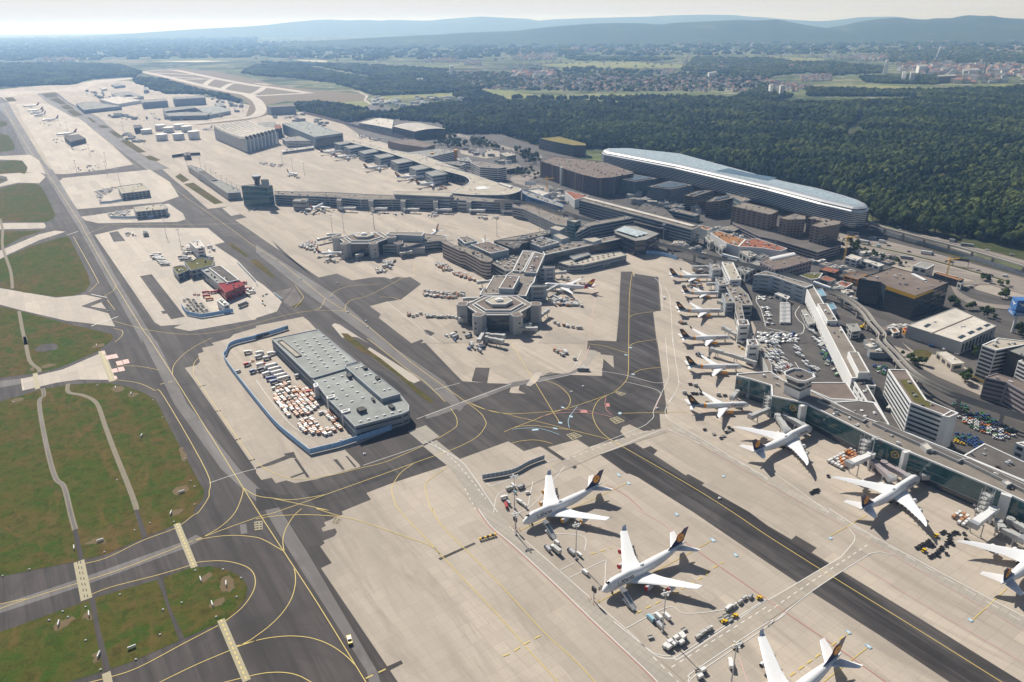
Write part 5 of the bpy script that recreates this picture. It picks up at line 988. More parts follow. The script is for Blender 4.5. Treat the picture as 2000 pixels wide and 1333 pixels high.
block(o,'wing','B4 400,452 330,434 418,402 300,380 350,364 560,405 545,425',36,0,'wall_brown','roof_gravel',units=5,floors=9,frac=.5,split=6)
block(o,'podium','B3 1690,420 B4 -60,520 60,545 380,640 560,585 560,560 330,480 0,420 B3 1960,380 1700,360',12,0,'wall_lilac','roof_dark',floors=3,frac=.5)
o=bld('office_block','long purple brown block with vertical ribs and flat stepped roof','A3 215,1236 320,1202 560,1226 700,1240 930,1320 B3 930,38 770,68 660,76 530,46 A3 390,1292',33,'wall_dark','roof_brown',0,units=50)
p=ccw(W('A3 215,1236 320,1202 560,1226 700,1240 930,1320 B3 930,38 770,68 660,76 530,46 A3 390,1292',33)); k_=0
for i in range(len(p)):
    a,c=p[i],p[(i+1)%len(p)]; L=math.hypot(a[0]-c[0],a[1]-c[1])
    if faces_cam(a,c)>-.2:
        m=int(L/9)
        for j in range(m):
            if k_<90: t0=(j+.25)/m; t1=(j+.8)/m; ribbon((a[0]+(c[0]-a[0])*t0,a[1]+(c[1]-a[1])*t0),(a[0]+(c[0]-a[0])*t1,a[1]+(c[1]-a[1])*t1),1,32,.1,.5).obj('facade_rib','wall_purple' if j%5 else 'wall_brown',o); k_+=1
b=MB(); a=W('A3 385,1290',33)[0]; b.tube((a[0]-2,a[1]-3,0),(a[0]-2,a[1]-3,36),3,n=8); b.obj('stair_tower','wall_white',o)
bld('office_block','dark block with pale green roof at the edge of the wood','A3 205,1062 360,1047 560,1100 568,1117 470,1116 330,1090',26,'wall_dark','roof_green',5,'glass_dark',.6,e=.3)
# --- terminal core
o=bld('terminal','long terminal slab with ribbon windows and pale roof walkway','B3 515,243 570,217 1440,447 1375,470',23,'wall_bluegrey','roof_gravel',5,'glass_dark',.5,units=6)
a,c=W('B3 555,222 1395,440',24.5); b=MB(); b.bar((a[0],a[1]+2,24.6),(c[0],c[1]+2,24.6),9,1.4); b.obj('roof_walkway','roof_white',o)
block(o,'cross_wing','E3 580,602 700,442 1170,372 1340,336 1475,362 820,482',24,0,'wall_bluegrey','roof_gravel',units=8,floors=5,frac=.5,band='glass_dark')
block(o,'forecourt_roof','E3 1340,340 1640,130 1960,225 P 1330,440 1300,450 1240,435',14,0,'wall_dark','roof_dark',units=14)
bld('terminal_tower','teal glass tower with white roof cap at the terminal corner','E3 450,402 540,390 660,402 572,432',31,'wall_teal','roof_beige',6,'glass_teal',.7,cat='tower')
o=bld('station','people mover station with wavy pale blue glass roof','E3 1170,545 1320,476 1500,482 1870,602 1800,640 1660,702 1490,722 1185,602',21,'wall_dark','roof_grey',3,'glass_dark',.6,units=3)
q1,q2,q3,q4=W('E3 1190,545 1325,482 1690,590 1495,640',23.5); b=MB(); rr=[]
for i in range(13):
    t=i/12; z=22.6+.8*math.cos(t*6*PI); rr.append([(q1[0]+(q2[0]-q1[0])*t,q1[1]+(q2[1]-q1[1])*t,z),(q4[0]+(q3[0]-q4[0])*t,q4[1]+(q3[1]-q4[1])*t,z)])
b.loft(rr,caps=False,closed=False); b.obj('glass_roof','glass_pale',o,fix=False)
# --- star piers
def star(cx,cy,rot,label):
    o=empty('star_pier_head',label,'terminal pier'); hexa=lambda r,z=None:[(cx+r*math.cos(rot+i*PI/3),cy+r*.92*math.sin(rot+i*PI/3)) for i in range(6)]
    P=hexa(38); b=MB(); b.prism(P,0,18.9,top=False); w_=b.obj('wall','wall_dark',o); crown_roof(o,P,19,.9,'roof_gravel','wall_white')
    for i in range(6):
        a,c=P[i],P[(i+1)%6]
        for z0,z1 in ((1,8),(9,17.6)): ribbon(a,c,z0,z1,1,.12).obj('curtain_wall','glass_dark',w_)
    for r0,z0,z1,m,rf in ((30,19,19.5,'wall_white','roof_dark'),(27,19.02,21.4,'wall_grey','roof_brown'),(15,21.4,24.6,'wall_grey','roof_beige')):
        p=hexa(r0); b=MB(); b.prism(p,z0,z1-.02,top=False); t=b.obj('roof_tier',m,o); crown_roof(t,p,z1,.5,rf,'wall_white')
    b=MB(); b.tube((cx,cy,24.6),(cx,cy,26.6),4.6,n=12); b.tube((cx,cy,26.6),(cx,cy,27.4),3,n=12); b.obj('roof_drum','wall_white',o)
    for i in range(4):
        a=rot+PI+i*PI/3; x,y=cx+39*math.cos(a),cy+36*math.sin(a); b=MB(); b.prism([(x+u*math.cos(a)-v*math.sin(a),y+u*math.sin(a)+v*math.cos(a)) for u,v in ((-4,-6),(5,-6),(8,-2.5),(8,2.5),(5,6),(-4,6))],0,21.2); t=b.obj('stair_tower','wall_grey',o)
        b=MB(); b.prism([(x+u*math.cos(a)-v*math.sin(a),y+u*math.sin(a)+v*math.cos(a)) for u,v in ((-3,-5),(5,-5),(7,-2),(7,2),(5,5),(-3,5))],21.21,21.3); b.obj('roof','roof_brown',t)
        for z in (6,12):
            b=MB(); b.prism([(x+u*math.cos(a)-v*math.sin(a),y+u*math.sin(a)+v*math.cos(a)) for u,v in ((7.9,-1.2),(8.15,-1.2),(8.15,1.2),(7.9,1.2))],z,z+2); b.obj('window','glass_dark',t)
    return o
cx,cy=G(860+900/7.84,520+590/7.84,20); star(cx,cy,R(-2),'near hexagonal pier head with stepped roof and corner towers')
cx,cy=G(620+715/7.84,420+350/7.84,20); star(cx,cy,R(-2),'far hexagonal pier head with stepped roof beside the white carts')
o=bld('terminal_pier','flat roofed pier of many levels joining the near hexagonal head to the terminal','E1 600,1150 650,1060 700,1055 815,862 1000,857 1110,782 1262,472 1425,482 1600,532 1480,800 1440,950 1382,1010 1312,1170 1190,1160 880,1140',17,'wall_bluegrey','roof_gravel',3,'glass_dark',.5,units=22,cat='terminal pier',edge='wall_white')
block(o,'upper_storey','E1 895,1047 1010,857 1217,867 1117,1057',24,17,'wall_steel','roof_brown',edge='wall_white',units=2); block(o,'upper_storey','E1 1280,802 1440,492 1602,534 1477,812',21,17,'wall_steel','roof_brown',edge='wall_white',units=8); block(o,'upper_storey','E1 1108,782 1262,474 1425,500 1262,790',19,17,'wall_steel','roof_gravel',edge='wall_white',units=6)
for s in ('E1 1535,708 1750,715 1755,730 1600,745 1520,740','E1 1385,1002 1625,1002 1625,1020 1380,1030'): block(o,'stair_tower',s,17.5,0,'wall_steel','roof_gravel',floors=3,frac=.3,split=10)
bld('terminal_wing','wing with rounded white balconies banded in brown along the inner apron','E1 30,347 220,432 300,470 380,484 460,530 540,570 620,620 700,640 770,640 800,606 560,482 380,420 230,392 100,316 40,322',22,'wall_beige','roof_gravel',5,'wall_purple',.45,units=8,bandbox=.25,e=.2)
bld('terminal_hall','square block with big flat gravel roof between the two star piers','E1 465,382 745,336 1050,457 767,517',24,'wall_bluegrey','roof_brown',0,units=5,edge='wall_white')
bld('terminal_hall','dark roofed block with angled edge beside the square gravel roof','E1 820,332 1000,312 1400,326 1310,352 1252,362 1200,432 1122,447',23,'wall_dark','roof_dark',0,units=5)
bld('terminal_hall','small blue windowed block behind the balcony wing','E1 265,272 430,252 560,322 372,362 340,332',22,'wall_white','roof_gravel',4,'glass_blue',.6,units=3)
bld('terminal_hall','low cluttered roof between the balcony wing and the near pier','E1 780,662 960,582 1122,542 1242,520 1108,780 1000,782',15,'wall_grey','roof_gravel',3,units=22)
bld('terminal_hall','roof crowded with plant and pipes at the pier crossing','E1 1340,342 1560,262 1822,342 1542,422',21,'wall_steel','roof_gravel',0,units=34,edge='wall_white')
bld('terminal_pier','low gravel roofed gallery running up towards the terminal tower','E1 830,318 1060,270 1680,156 1745,190 1500,252 1240,302 1000,310',14,'wall_grey','roof_gravel',2,units=12)
bld('terminal_pier','glass fronted pier above the long low hall','E3 110,932 830,778 1275,682 1180,640 700,732 480,737 60,852',16,'wall_dark','roof_gravel',3,'glass_dark',.75,units=16,edge='wall_white',cat='terminal pier')
for s,h,lb in (('E3 690,682 880,660 980,692 850,732',20,'white plant box on the glass fronted pier'),('E3 190,512 270,482 420,512 330,560',22,'white plant box beside the inner apron below the terminal tower'),('E3 240,622 330,602 480,660 362,692',22,'white plant box on the gallery by the pier crossing')): bld('plant_box',lb,s,h,'wall_steel','roof_beige',0,par=.3,base=0)
o=bld('baggage_hall','long low hall with pale roof dotted with skylights on the inner apron','E3 320,1047 480,1097 700,1087 1362,937 1270,882 820,932',9,'wall_bluegrey','roof_beige',2,'glass_dark',.35)
for i in range(9):
    for j in range(2): b=MB(); x,y=W('E3 %d,%d'%(520+j*10+i*80,1045+j*30-i*17),9)[0]; b.box(x-1.3,y-1,9.02,x+1.3,y+1,9.7); b.obj('skylight','glass_dark',o)
bld('baggage_hall','small stepped roof annex behind the long low hall','E3 490,952 760,892 812,922 562,1002',12,'wall_steel','roof_grey',2)
# far star's spine
o=bld('terminal_pier','pier with blue grey upper box between the far hexagonal head and the balcony wing','E4 1000,400 1060,300 1640,290 1960,330 E1 100,300 40,345 E4 1860,400 1600,430 1330,500 1300,490 1180,470 1000,470',13,'wall_bluegrey','roof_gravel',3,'glass_dark',.5,units=10,cat='terminal pier')
block(o,'upper_storey','E4 1060,300 1100,262 1640,272 1600,322',22,13,'wall_steel','roof_gravel',edge='wall_white')
block(o,'stair_tower','E4 1165,430 1190,400 1310,400 1300,440 1240,460',16,0,'wall_grey','roof_brown'); block(o,'lower_deck','E4 1310,490 1640,487 1640,510 1330,520',9,0,'wall_grey','roof_gravel')
# --- malls with orange roofs, parking roof, gate houses
bld('mall','low mall with orange brown planted roof and white edge','E5 290,202 400,166 830,300 720,412 540,362',15,'wall_white','roof_orange',0,units=14); bld('mall','low mall with terracotta roof and white boxes beyond the track','E5 722,412 832,302 1010,290 1470,442 1370,482 1060,432 890,420',15,'wall_white','roof_rust',0,units=10)
bld('mall','small orange roofed corner by the terminal end','E5 90,110 130,85 330,130 250,165',15,'wall_white','roof_orange',0,units=2); bld('mall','triangular orange roof between the terminal and the purple brown block','B3 405,178 425,170 590,210 550,222 480,240',15,'wall_white','roof_rust',0,units=2)
o=bld('car_park','pink grey parking deck with two rows of openings and a ribbed white roof cover','E5 1282,762 1052,642 1182,590 1500,502 1850,622 1420,742',17,'wall_lilac','roof_brown',3,'wall_black',.4,units=4,split=6)
for i in range(7):
    q=W('E5 %d,%d'%(1240+i*52,600-i*11),17)[0]; b=MB(); b.loft([[(q[0]+d*.9,q[1]+6*math.cos(t)*1.0+d*.3,17+2.4*math.sin(t)) for t in [PI*i_/8 for i_ in range(9)]] for d in (-3.4,3.2)],closed=False); b.obj('roof_cover','wall_white',o)
for s,h,rf,lb in (('E5 470,647 640,652 765,917 592,922',19,'roof_beige','white roofed gate building above the orange banded jets'),('E5 282,667 420,672 450,762 327,777',14,'roof_gravel','gate house nearest the blue hoarding'),('E5 370,892 480,892 560,1002 430,1012',14,'roof_gravel','gate house beside the smaller orange banded jet'),('E5 470,1132 570,1132 652,1272 532,1282',14,'roof_gravel','gate house before the fourth orange banded jet'),('E8 310,992 470,987 502,1062 332,1072',19,'roof_brown','white walled gate tower between the third and fourth orange banded jets'),('E9 1165,112 1310,112 1352,202 1182,202',19,'roof_brown','white walled gate tower above the third orange banded jet')):
    bld('gate_house',lb,s,h,'wall_steel' if h<18 else 'wall_white',rf,3,split=8,units=3,frac=.3)
o=bld('terminal_pier','narrow pier roof winding behind the orange banded jets','E8 150,390 230,440 340,470 480,600 545,760 380,765 425,985 330,990 285,850 280,740 190,560 120,430',13,'wall_grey','roof_gravel',2,units=14,cat='terminal pier')
block(o,'gallery','E8 440,1160 510,1170 620,1300 E9 1330,110 1540,480 1560,650 1500,665 1480,560 1290,140 1230,20',10,0,'wall_grey','roof_gravel',units=6)
for s in ('E5 700,740 860,700 1000,740 830,830','E5 900,660 1010,620 1200,690 1090,740','E5 560,560 720,620 960,720 800,700','E5 740,480 860,460 1010,540 900,580','E5 1010,560 1090,520 1190,560 1090,600','E5 200,260 260,240 350,330 290,350','E5 380,370 430,360 540,420 480,450'): bld('low_building','flat annex roof in the jumble between the track and the malls',s,11,'wall_grey',rnd.choice(('roof_gravel','roof_grey','roof_beige')),1,units=7,group='annex roofs by the track',split=9)
for s,h in (('B3 1200,320 1235,300 1440,350 1400,365',10),('B3 1160,290 1250,270 1330,270 1220,300',9),('B3 1640,185 1700,180 1830,240 1760,255',14),('B3 1560,470 1620,440 1860,410 1700,480',9)): bld('low_building','low link roof between the terminal and the dark office blocks',s,h,'wall_bluegrey','roof_gravel',2,'glass_teal',.6,units=5,group='link roofs behind the terminal')
# --- far long pier, glass tower, curved pier
o=bld('terminal_pier','long low pier with stair towers closing the inner apron','B2 140,174 530,180 1055,207 1500,202 1960,242 B3 90,252 60,292 B2 1960,264 1540,242 1040,237 800,237 560,217 280,207 140,202',17,'wall_bluegrey','roof_gravel',4,'glass_dark',.55,units=30,cat='terminal pier')
block(o,'hall','B2 1050,176 1490,181 1506,190 1480,216 1060,197',24,0,'wall_steel','roof_beige',floors=4,frac=.4,band='glass_dark')
for x0 in (345,615,860,1105,1355,1610,1870): block(o,'stair_tower','B2 %d,%d %d,%d %d,%d %d,%d'%(x0,236+x0*.012,x0+12,222+x0*.012,x0+40,224+x0*.012,x0+34,240+x0*.012),17.5,0,'wall_grey','roof_gravel')
for x0,h in ((280,16),(800,12),(1545,14),(1800,14)): block(o,'gate_room','B2 %d,%d %d,%d %d,%d %d,%d'%(x0,245+x0*.012,x0+20,228+x0*.012,x0+120,230+x0*.012,x0+105,249+x0*.012),h,0,'wall_grey','roof_grey',floors=2,frac=.4)
o=bld('control_building','teal glass cube with dark flared control cab at the end of the long pier','E6 870,500 1070,477 1350,492 1272,517',36,'wall_teal','roof_gravel',4,'glass_teal',.72,units=3,cat='tower')
block(o,'plant_box','E6 1170,405 1215,395 1290,402 1250,412',50,36,'wall_bluegrey','roof_gravel')
x,y=G(360+1120/7.84,300+470/7.84,36); b=MB(); b.loft([[(x+q*math.cos(t),y+q*math.sin(t),z) for t in [2*PI*i/10 for i in range(10)]] for q,z in ((5,36),(5,42),(8.2,49),(8.2,50.5))]); c=b.obj('cab','glass_dark',o); b=MB(); b.tube((x,y,50.5),(x,y,51.6),8.8,8.2,10); b.obj('cab_roof','wall_bluegrey',c)
o=bld('terminal_pier','low wing with light roof stretching left from the teal glass cube','E6 50,192 110,187 270,242 510,402 862,562 860,600 680,612 660,612',13,'wall_bluegrey','roof_grey',3,'glass_dark',.5,units=12,cat='terminal pier')
block(o,'upper_storey','E6 190,285 310,265 510,402 430,415',15,13,'wall_grey','roof_dark')
for k_ in range(7):
    x,y=G(360+(330+k_*80)/7.84,300+(270+k_*48)/7.84,13); b=MB(); b.tube((x,y,13),(x,y,24),.35,n=5); b.bar((x-4,y,24),(x+4,y,24),1,.5); b.obj('roof_mast','steel',o)
sA=smooth(W('E7 0,602 110,652 400,727 500,772 525,822 480,872 380,912 250,990',20),4); sB=smooth(W('E7 560,1030 1050,1030 1250,990 1312,950 1262,917 950,842 500,692 0,552',20),4)
PIERA=W('A2 700,1087 1000,1167 1200,1232 1470,1335',20)+sA+W('E7 290,1005',20)+sB+W('A2 1600,1310 1280,1192 1000,1142 760,1076',20)
o=bld('terminal_pier','broad curved pier with pale roof sweeping away to the hangars',None,20,'wall_dark','roof_beige',0,pts=PIERA,units=24,cat='terminal pier',edge='wall_white')
p=ccw(PIERA); k_=0
for i in range(len(p)):
    a,c=p[i],p[(i+1)%len(p)]; L=math.hypot(a[0]-c[0],a[1]-c[1])
    if L>2 and faces_cam(a,c)>-.6 and k_<95: ribbon(a,c,2,18,min(.4,L*.1),.15).obj('curtain_wall','glass_dark',o); k_+=1
x,y=W('E7 728,920',20.3)[0]; b=MB(); b.loft([[(x+13*math.cos(t)*q,y+13*math.sin(t)*q,z) for t in [2*PI*i/24 for i in range(24)]] for q,z in ((1,20.02),(.96,20.6),(.6,21.1))]); b.obj('roof_dome','wall_white',o)
GA='gate blocks along the curved pier'
for i,s in enumerate(('A2 595,1096 700,1081 735,1096 640,1111','A2 672,1121 790,1106 830,1121 720,1141','A2 782,1161 900,1141 940,1161 830,1181','A2 900,1191 1010,1176 1060,1196 950,1216','A2 1030,1231 1140,1211 1200,1236 1085,1256','A2 1170,1281 1270,1261 1340,1286 1225,1306','A2 1295,1321 1400,1301 1470,1334 1350,1351')):
    bld('gate_house','grey gate block, %s from the far end of the curved pier'%('first','second','third','fourth','fifth','sixth','seventh')[i],s,19,'wall_bluegrey','roof_grey',3,'glass_dark',.35,par=.4,group=GA)
bld('terminal_pier','bent pier with ribbon windows joining the long pier to the terminal tower','B2 1965,242 B3 150,264 330,322 470,398 425,442 340,428 200,362 90,312 B2 1965,296',17,'wall_bluegrey','roof_gravel',4,'glass_dark',.5,units=12,cat='terminal pier')
bld('terminal_hall','long low roof with blue glazed edge running from the curved pier to the terminal','E7 1322,952 1640,1047 1960,1172 1955,1225 1440,1062 1335,1000',15,'wall_blue','roof_grey',2,'glass_blue',.6,units=8); bld('terminal_hall','low hall with bright white roof beside the ramp','E7 1420,960 1560,945 1752,1002 1640,1045',11,'wall_white','roof_white',0,units=1); bld('terminal_hall','slim bright white canopy roof at the root of the curved pier','E7 960,850 1000,840 1185,890 1150,915',22,'wall_white','roof_white',0)
viaduct('E7 900,1118 1200,1132 1500,1165 1960,1322 E3 350,242 600,342 880,412',20,'twin beam elevated track passing the end of the long pier')
# --- left islands
GI='buildings on the apron islands'
for s,h,w_,rf,f,lb in (('B1 900,137 1090,112 1147,167 932,192',12,'wall_bluegrey','roof_beige',3,'grey office block with littered roof on the farther paved island'),('B1 1020,292 1230,267 1282,297 1270,312 1042,332',12,'wall_bluegrey','roof_beige',3,'long grey block in the narrow fenced island'),('B1 1450,562 1530,552 1567,602 1502,612',14,'wall_white','roof_white',3,'white cube tower behind the parked buses'),('B1 1410,712 1540,682 1642,707 1627,742 1462,782',11,'wall_bluegrey','roof_moss',2,'flat block with olive roof before the parked buses'),('B1 1320,757 1400,737 1447,777 1362,812',9,'wall_bluegrey','roof_moss',2,'lower block with olive roof joined to the fire station'),('B1 1540,777 1600,762 1680,835 1740,870 1667,882',11,'wall_bluegrey','roof_grey',2,'blue grey fire station block with roof court'),('B1 1600,762 1690,742 1832,852 1742,872',12.5,'wall_white','roof_dark',2,'dark roofed fire station hall with white edge'),('B1 1667,882 1832,856 1872,890 1727,952',11,'wall_red','roof_red',2,'bright red fire station hall'),('B1 1660,1012 1700,992 1757,1042 1712,1052',8,'wall_white','roof_white',2,'white cube hut beside the blue wall'),
  ('B1 1090,480 1130,478 1137,492 1095,495',5,'wall_grey','roof_grey',1,'small grey hut at the top of the fire station island'),('A1 490,1050 600,1030 655,1062 540,1090',12,'wall_dark','roof_dark',3,'dark low building on the distant parking island'),('A1 1405,1172 1455,1170 1460,1192 1408,1194',10,'wall_dark','roof_dark',2,'small dark cube at the end of the earth wall')):
    o=bld('apron_building',lb,s,h,w_,rf,f,units=7 if 'litter' in lb or 'fenced' in lb else 3,split=7,group=GI)
# --- cargo hall
o=bld('cargo_hall','big flat roofed blue grey hall with pale skylights inside the blue wall','P 530.6,663 620,644.5 C2 772,187 690,212 680,242 440,312 420,305',12,'wall_bluegrey','roof_hall',2,'wall_dark',.3,edge='wall_steel')
block(o,'lower_hall','C2 432,318 682,245 962,467 1102,434 1172,520 1170,562 1120,585 758,682 640,560 550,470',11,0,'wall_bluegrey','roof_hall',edge='wall_steel',floors=2,frac=.3,band='wall_dark')
block(o,'upper_strip','C2 680,222 800,192 1105,432 965,470',15,11,'wall_bluegrey','roof_hall',edge='wall_steel')
rq=random.Random(5)
def skylights(s,h,n,m='wall_white'):
    P=W(s,h); a,bq,c,d=P
    for i in range(n[0]):
        for j in range(n[1]):
            u,v=(i+.5)/n[0],(j+.5)/n[1]; x=(a[0]*(1-u)+bq[0]*u)*(1-v)+(d[0]*(1-u)+c[0]*u)*v; y=(a[1]*(1-u)+bq[1]*u)*(1-v)+(d[1]*(1-u)+c[1]*u)*v
            b=MB(); b.box(x-1.3,y-.9,h+.01,x+1.3,y+.9,h+.7,rot=R(34)); b.box(x-.9,y-.6,h+.7,x+.9,y+.6,h+.95,rot=R(34)); b.obj('skylight',m,o)
skylights('C2 250,30 545,-30 740,180 440,280',12,(4,9)); skylights('C2 480,320 670,270 880,470 620,560',11,(3,5)); skylights('C2 760,640 1120,545 1140,565 780,665',11,(6,1)); skylights('C2 720,215 790,198 1080,420 1000,440',15,(2,4))
for s,h in (('C2 768,540 820,525 848,545 795,562',14),('C2 690,275 715,268 735,290 708,298',14),('C2 1010,515 1040,508 1065,528 1035,538',13),('C2 815,222 840,215 855,228 830,236',17),('C2 910,298 935,292 952,308 928,316',17),('C2 880,460 900,455 912,475 895,480',13)): block(o,'plant_box',s,h,11,'wall_dark','roof_dark',.2)
block(o,'court','C2 165,30 205,22 350,140 305,150',12.3,12,'wall_dark','roof_beige',.8,edge='wall_dark')
for s in ('C2 438,355 470,345 478,370 446,382','C2 538,450 600,435 605,455 545,470','C2 650,560 715,542 720,560 658,580'): block(o,'loading_dock',s,12.2,0,'wall_white','roof_hall',.3)
# --- hangars and far cargo area
bh=W('A1 1635,975 1905,935 A2 165,1002 A1 1870,1068',34); o=empty('hangar','huge hangar with white wave shaped roofs and tall fins','hangar')
b=MB(); b.prism(bh,0,30,top=False); b.obj('wall','wall_grey',o)
p=bh; b=MB(); rows=[]; NW=9
for i in range(NW*8+1):
    v=i/(NW*8); rows.append([((p[0][0]*(1-u)+p[3][0]*u)*(1-v)+(p[1][0]*(1-u)+p[2][0]*u)*v,(p[0][1]*(1-u)+p[3][1]*u)*(1-v)+(p[1][1]*(1-u)+p[2][1]*u)*v,28+8*abs(math.sin(v*NW*PI))**.6+5*(2*u-1)**2) for u in [k/10 for k in range(11)]])
for j in range(1,NW):
    v=j/NW; q=MB()
    for u0,u1 in ((0,.25),(.25,.5),(.5,.75),(.75,1)):
        f=lambda u:((p[0][0]*(1-u)+p[3][0]*u)*(1-v)+(p[1][0]*(1-u)+p[2][0]*u)*v,(p[0][1]*(1-u)+p[3][1]*u)*(1-v)+(p[1][1]*(1-u)+p[2][1]*u)*v,32.2+5*(2*u-1)**2); q.bar(f(u0),f(u1),5,1)
    q.obj('roof_gutter','roof_dark',o)
b.loft(rows,caps=False,closed=False); b.obj('roof','roof_white',o,fix=False)
b=MB(); n_=[]
a,c=p[3],p[2]
for i in range(9):
    t=(i+.3)/9; x,y=a[0]+(c[0]-a[0])*t,a[1]+(c[1]-a[1])*t; b=MB(); b.loft([[(x-1.2,y-d,z),(x+1.2,y-d,z),(x+1.2,y+3,z),(x-1.2,y+3,z)] for d,z in ((9,0),(5,15),(3,28),(6,36))]); b.obj('fin','wall_white',o)
ribbon(a,c,1,27,2,.3).obj('hangar_door','wall_bluegrey',o)
o=bld('hangar','flat grey roofed hangar with dark glass gate beside the wavy hangar','A2 200,950 370,930 665,1022 447,1052',30,'wall_bluegrey','roof_hall',0,units=10)
a,c=W('A2 447,1052 665,1022',30); ribbon(a,c,1,25,3,.3).obj('hangar_door','glass_dark',o)
for s,h,w_,rf,f,lb in (('A2 200,1062 340,1042 442,1072 430,1078 230,1082',16,'wall_white','roof_grey',4,'white banded offices between the two hangars'),('A2 0,945 150,935 200,985 60,1000',20,'wall_white','roof_grey',5,'white banded block behind the wavy hangar'),('A2 78,813 280,800 302,813 110,823',28,'wall_bluegrey','roof_gravel',8,'tall grey banded block on the far perimeter road'),('A2 140,960 185,955 200,985 150,990',26,'wall_dark','roof_rust',0,'dark tower block between the hangars'),('A2 200,1150 440,1120 440,1132 200,1165',6,'wall_white','roof_white',1,'low white annex before the flat grey hangar'),
  ('A2 788,942 940,905 1052,920 1040,987 910,962',14,'wall_white','roof_white',4,'stepped white office beside the arched hall'),('A2 1008,1082 1200,1066 1368,1110 1300,1132 1110,1106',18,'wall_brown','roof_brown',0,'brown flat roofed hall at the root of the curved pier'),('A2 1140,1172 1400,1142 1532,1160 1342,1202',20,'wall_white','roof_grey',5,'white banded office with an orange stair tower'),('E7 540,532 680,520 900,562 1092,602 960,622 680,602',26,'wall_white','roof_gravel',6,'stepped white banded office behind the curved pier'),('E7 985,392 1140,370 1237,415 1090,442',14,'wall_grey','roof_beige',3,'grey cube office by the far car park'),('E7 1050,562 1250,542 1342,602 1100,642',9,'wall_dark','roof_gravel',1,'low dark flat hall beyond the stepped white office'),('E7 330,470 500,455 560,520 370,500',16,'wall_white','roof_grey',3,'white windowed annex before the far car park'),('E7 100,530 300,515 470,545 390,580',15,'wall_white','roof_gravel',3,'flat block tucked behind the curved pier'),('E7 0,350 180,330 290,350 200,380 0,400',18,'wall_bluegrey','roof_gravel',4,'blue grey office left of the orange stair tower'),
  ('A1 1080,770 1270,755 1282,772 1090,788',24,'wall_bluegrey','roof_grey',0,'hazy pale cargo hall, nearer of the two tall far ones'),('A1 1320,747 1560,735 1572,748 1330,763',28,'wall_bluegrey','roof_grey',0,'hazy pale cargo hall, farther of the two tall far ones'),('A1 1242,832 1482,810 1500,828 1268,855',20,'wall_bluegrey','roof_grey',4,'hazy office strip beside the far curved road'),('A1 1250,870 1420,858 1620,862 1580,885 1300,892',14,'wall_bluegrey','roof_grey',3,'hazy low office before the far grey hall'),('A1 1500,830 1680,812 1765,850 1600,882',12,'wall_grey','roof_hall',0,'hazy flat hall by the far curved road'),('A1 1640,790 1690,785 1730,810 1680,815',14,'wall_white','roof_grey',3,'hazy small block behind the far flat hall'),('A1 1020,962 1080,958 1090,975 1030,985',16,'wall_dark','roof_dark',0,'dark hazy shed beside the white tanks'),
  ('A1 580,792 700,780 930,815 640,845',13,'wall_bluegrey','roof_grey',0,'hazy ribbed freight hall on the distant apron'),('A1 760,760 900,740 1080,770 900,800',12,'wall_white','roof_white',0,'hazy white freight hall behind the ribbed one'),('A1 850,715 1000,700 1100,740 920,745',12,'wall_white','roof_grey',0,'hazy pale freight hall in the distant cargo yard'),('A1 1090,670 1130,668 1140,690 1100,695',14,'wall_white','roof_grey',3,'hazy white cube among the trees of the cargo yard'),('A1 850,648 910,640 960,655 880,665',10,'wall_bluegrey','roof_grey',0,'hazy small shed at the far end of the cargo yard'),('A1 760,668 800,665 820,680 780,688',8,'wall_white','roof_white',0,'hazy tiny white shed at the far end of the cargo yard'),('A1 935,735 1000,728 1060,748 990,760',12,'wall_white','roof_white',0,'hazy white shed between the far freight halls')):
    o=bld('far_building',lb,s,h,w_,rf,f,units=6,par=.5)
    if 'orange' in lb and 'with' in lb: b=MB(); x,y=W('E7 315,360',20)[0]; b.box(x-4,y-6,0,x+4,y+6,24); b.obj('stair_tower','wall_orange',o); x,y=W('A2 1350,1180',20)[0]; b=MB(); b.box(x-4,y-4,0,x+4,y+4,23); b.obj('stair_tower','wall_orange',o)
# arched hall
o=empty('arched_hall','dark hall under a curved white striped roof at the edge of the wood','hall'); p=W('A2 1045,967 1250,940 1452,985 1215,1007',24); b=MB(); b.prism(p,0,20,top=False); w_=b.obj('wall','glass_dark',o); rows=[]
for i in range(13):
    u=i/12; rows.append([(p[0][0]*(1-u)+p[1][0]*u,p[0][1]*(1-u)+p[1][1]*u,20+7*math.sin(PI*(.15+.7*u))),(p[3][0]*(1-u)+p[2][0]*u,p[3][1]*(1-u)+p[2][1]*u,20+7*math.sin(PI*(.15+.7*u)))])
b=MB(); b.loft(rows,caps=False,closed=False); rf=b.obj('roof','roof_white',o,fix=False)
for i in range(1,7):
    u=i/7; b=MB(); l=[((p[0][0]*(1-t)+p[1][0]*t)*(1-u)+(p[3][0]*(1-t)+p[2][0]*t)*u,(p[0][1]*(1-t)+p[1][1]*t)*(1-u)+(p[3][1]*(1-t)+p[2][1]*t)*u,20.6+7*math.sin(PI*(.15+.7*t))) for t in [k/10 for k in range(11)]]
    for a,c in zip(l,l[1:]): b.bar(a,c,1.6,.5)
    b.obj('roof_rib','wall_grey',rf)
for i,q in enumerate(PX('A1 1125,1000 1243,1050 1372,1045 1490,1040 1232,975 1295,990 1375,965 1432,985')):
    x,y=G(q[0],q[1]+6); t=empty('storage_tank','white cylindrical fuel tank in the tank farm beside the wavy hangar','tank','white tanks of the tank farm',(x,y,0)); h=(13,17,17,22,17,15,15,17)[i]
    b=MB(); b.tube((0,0,0),(0,0,h),16,n=24); b.obj('shell','wall_white',t,True); b=MB(); b.tube((0,0,h),(0,0,h+1.6),16.3,2,24); b.obj('roof','wall_white',t)
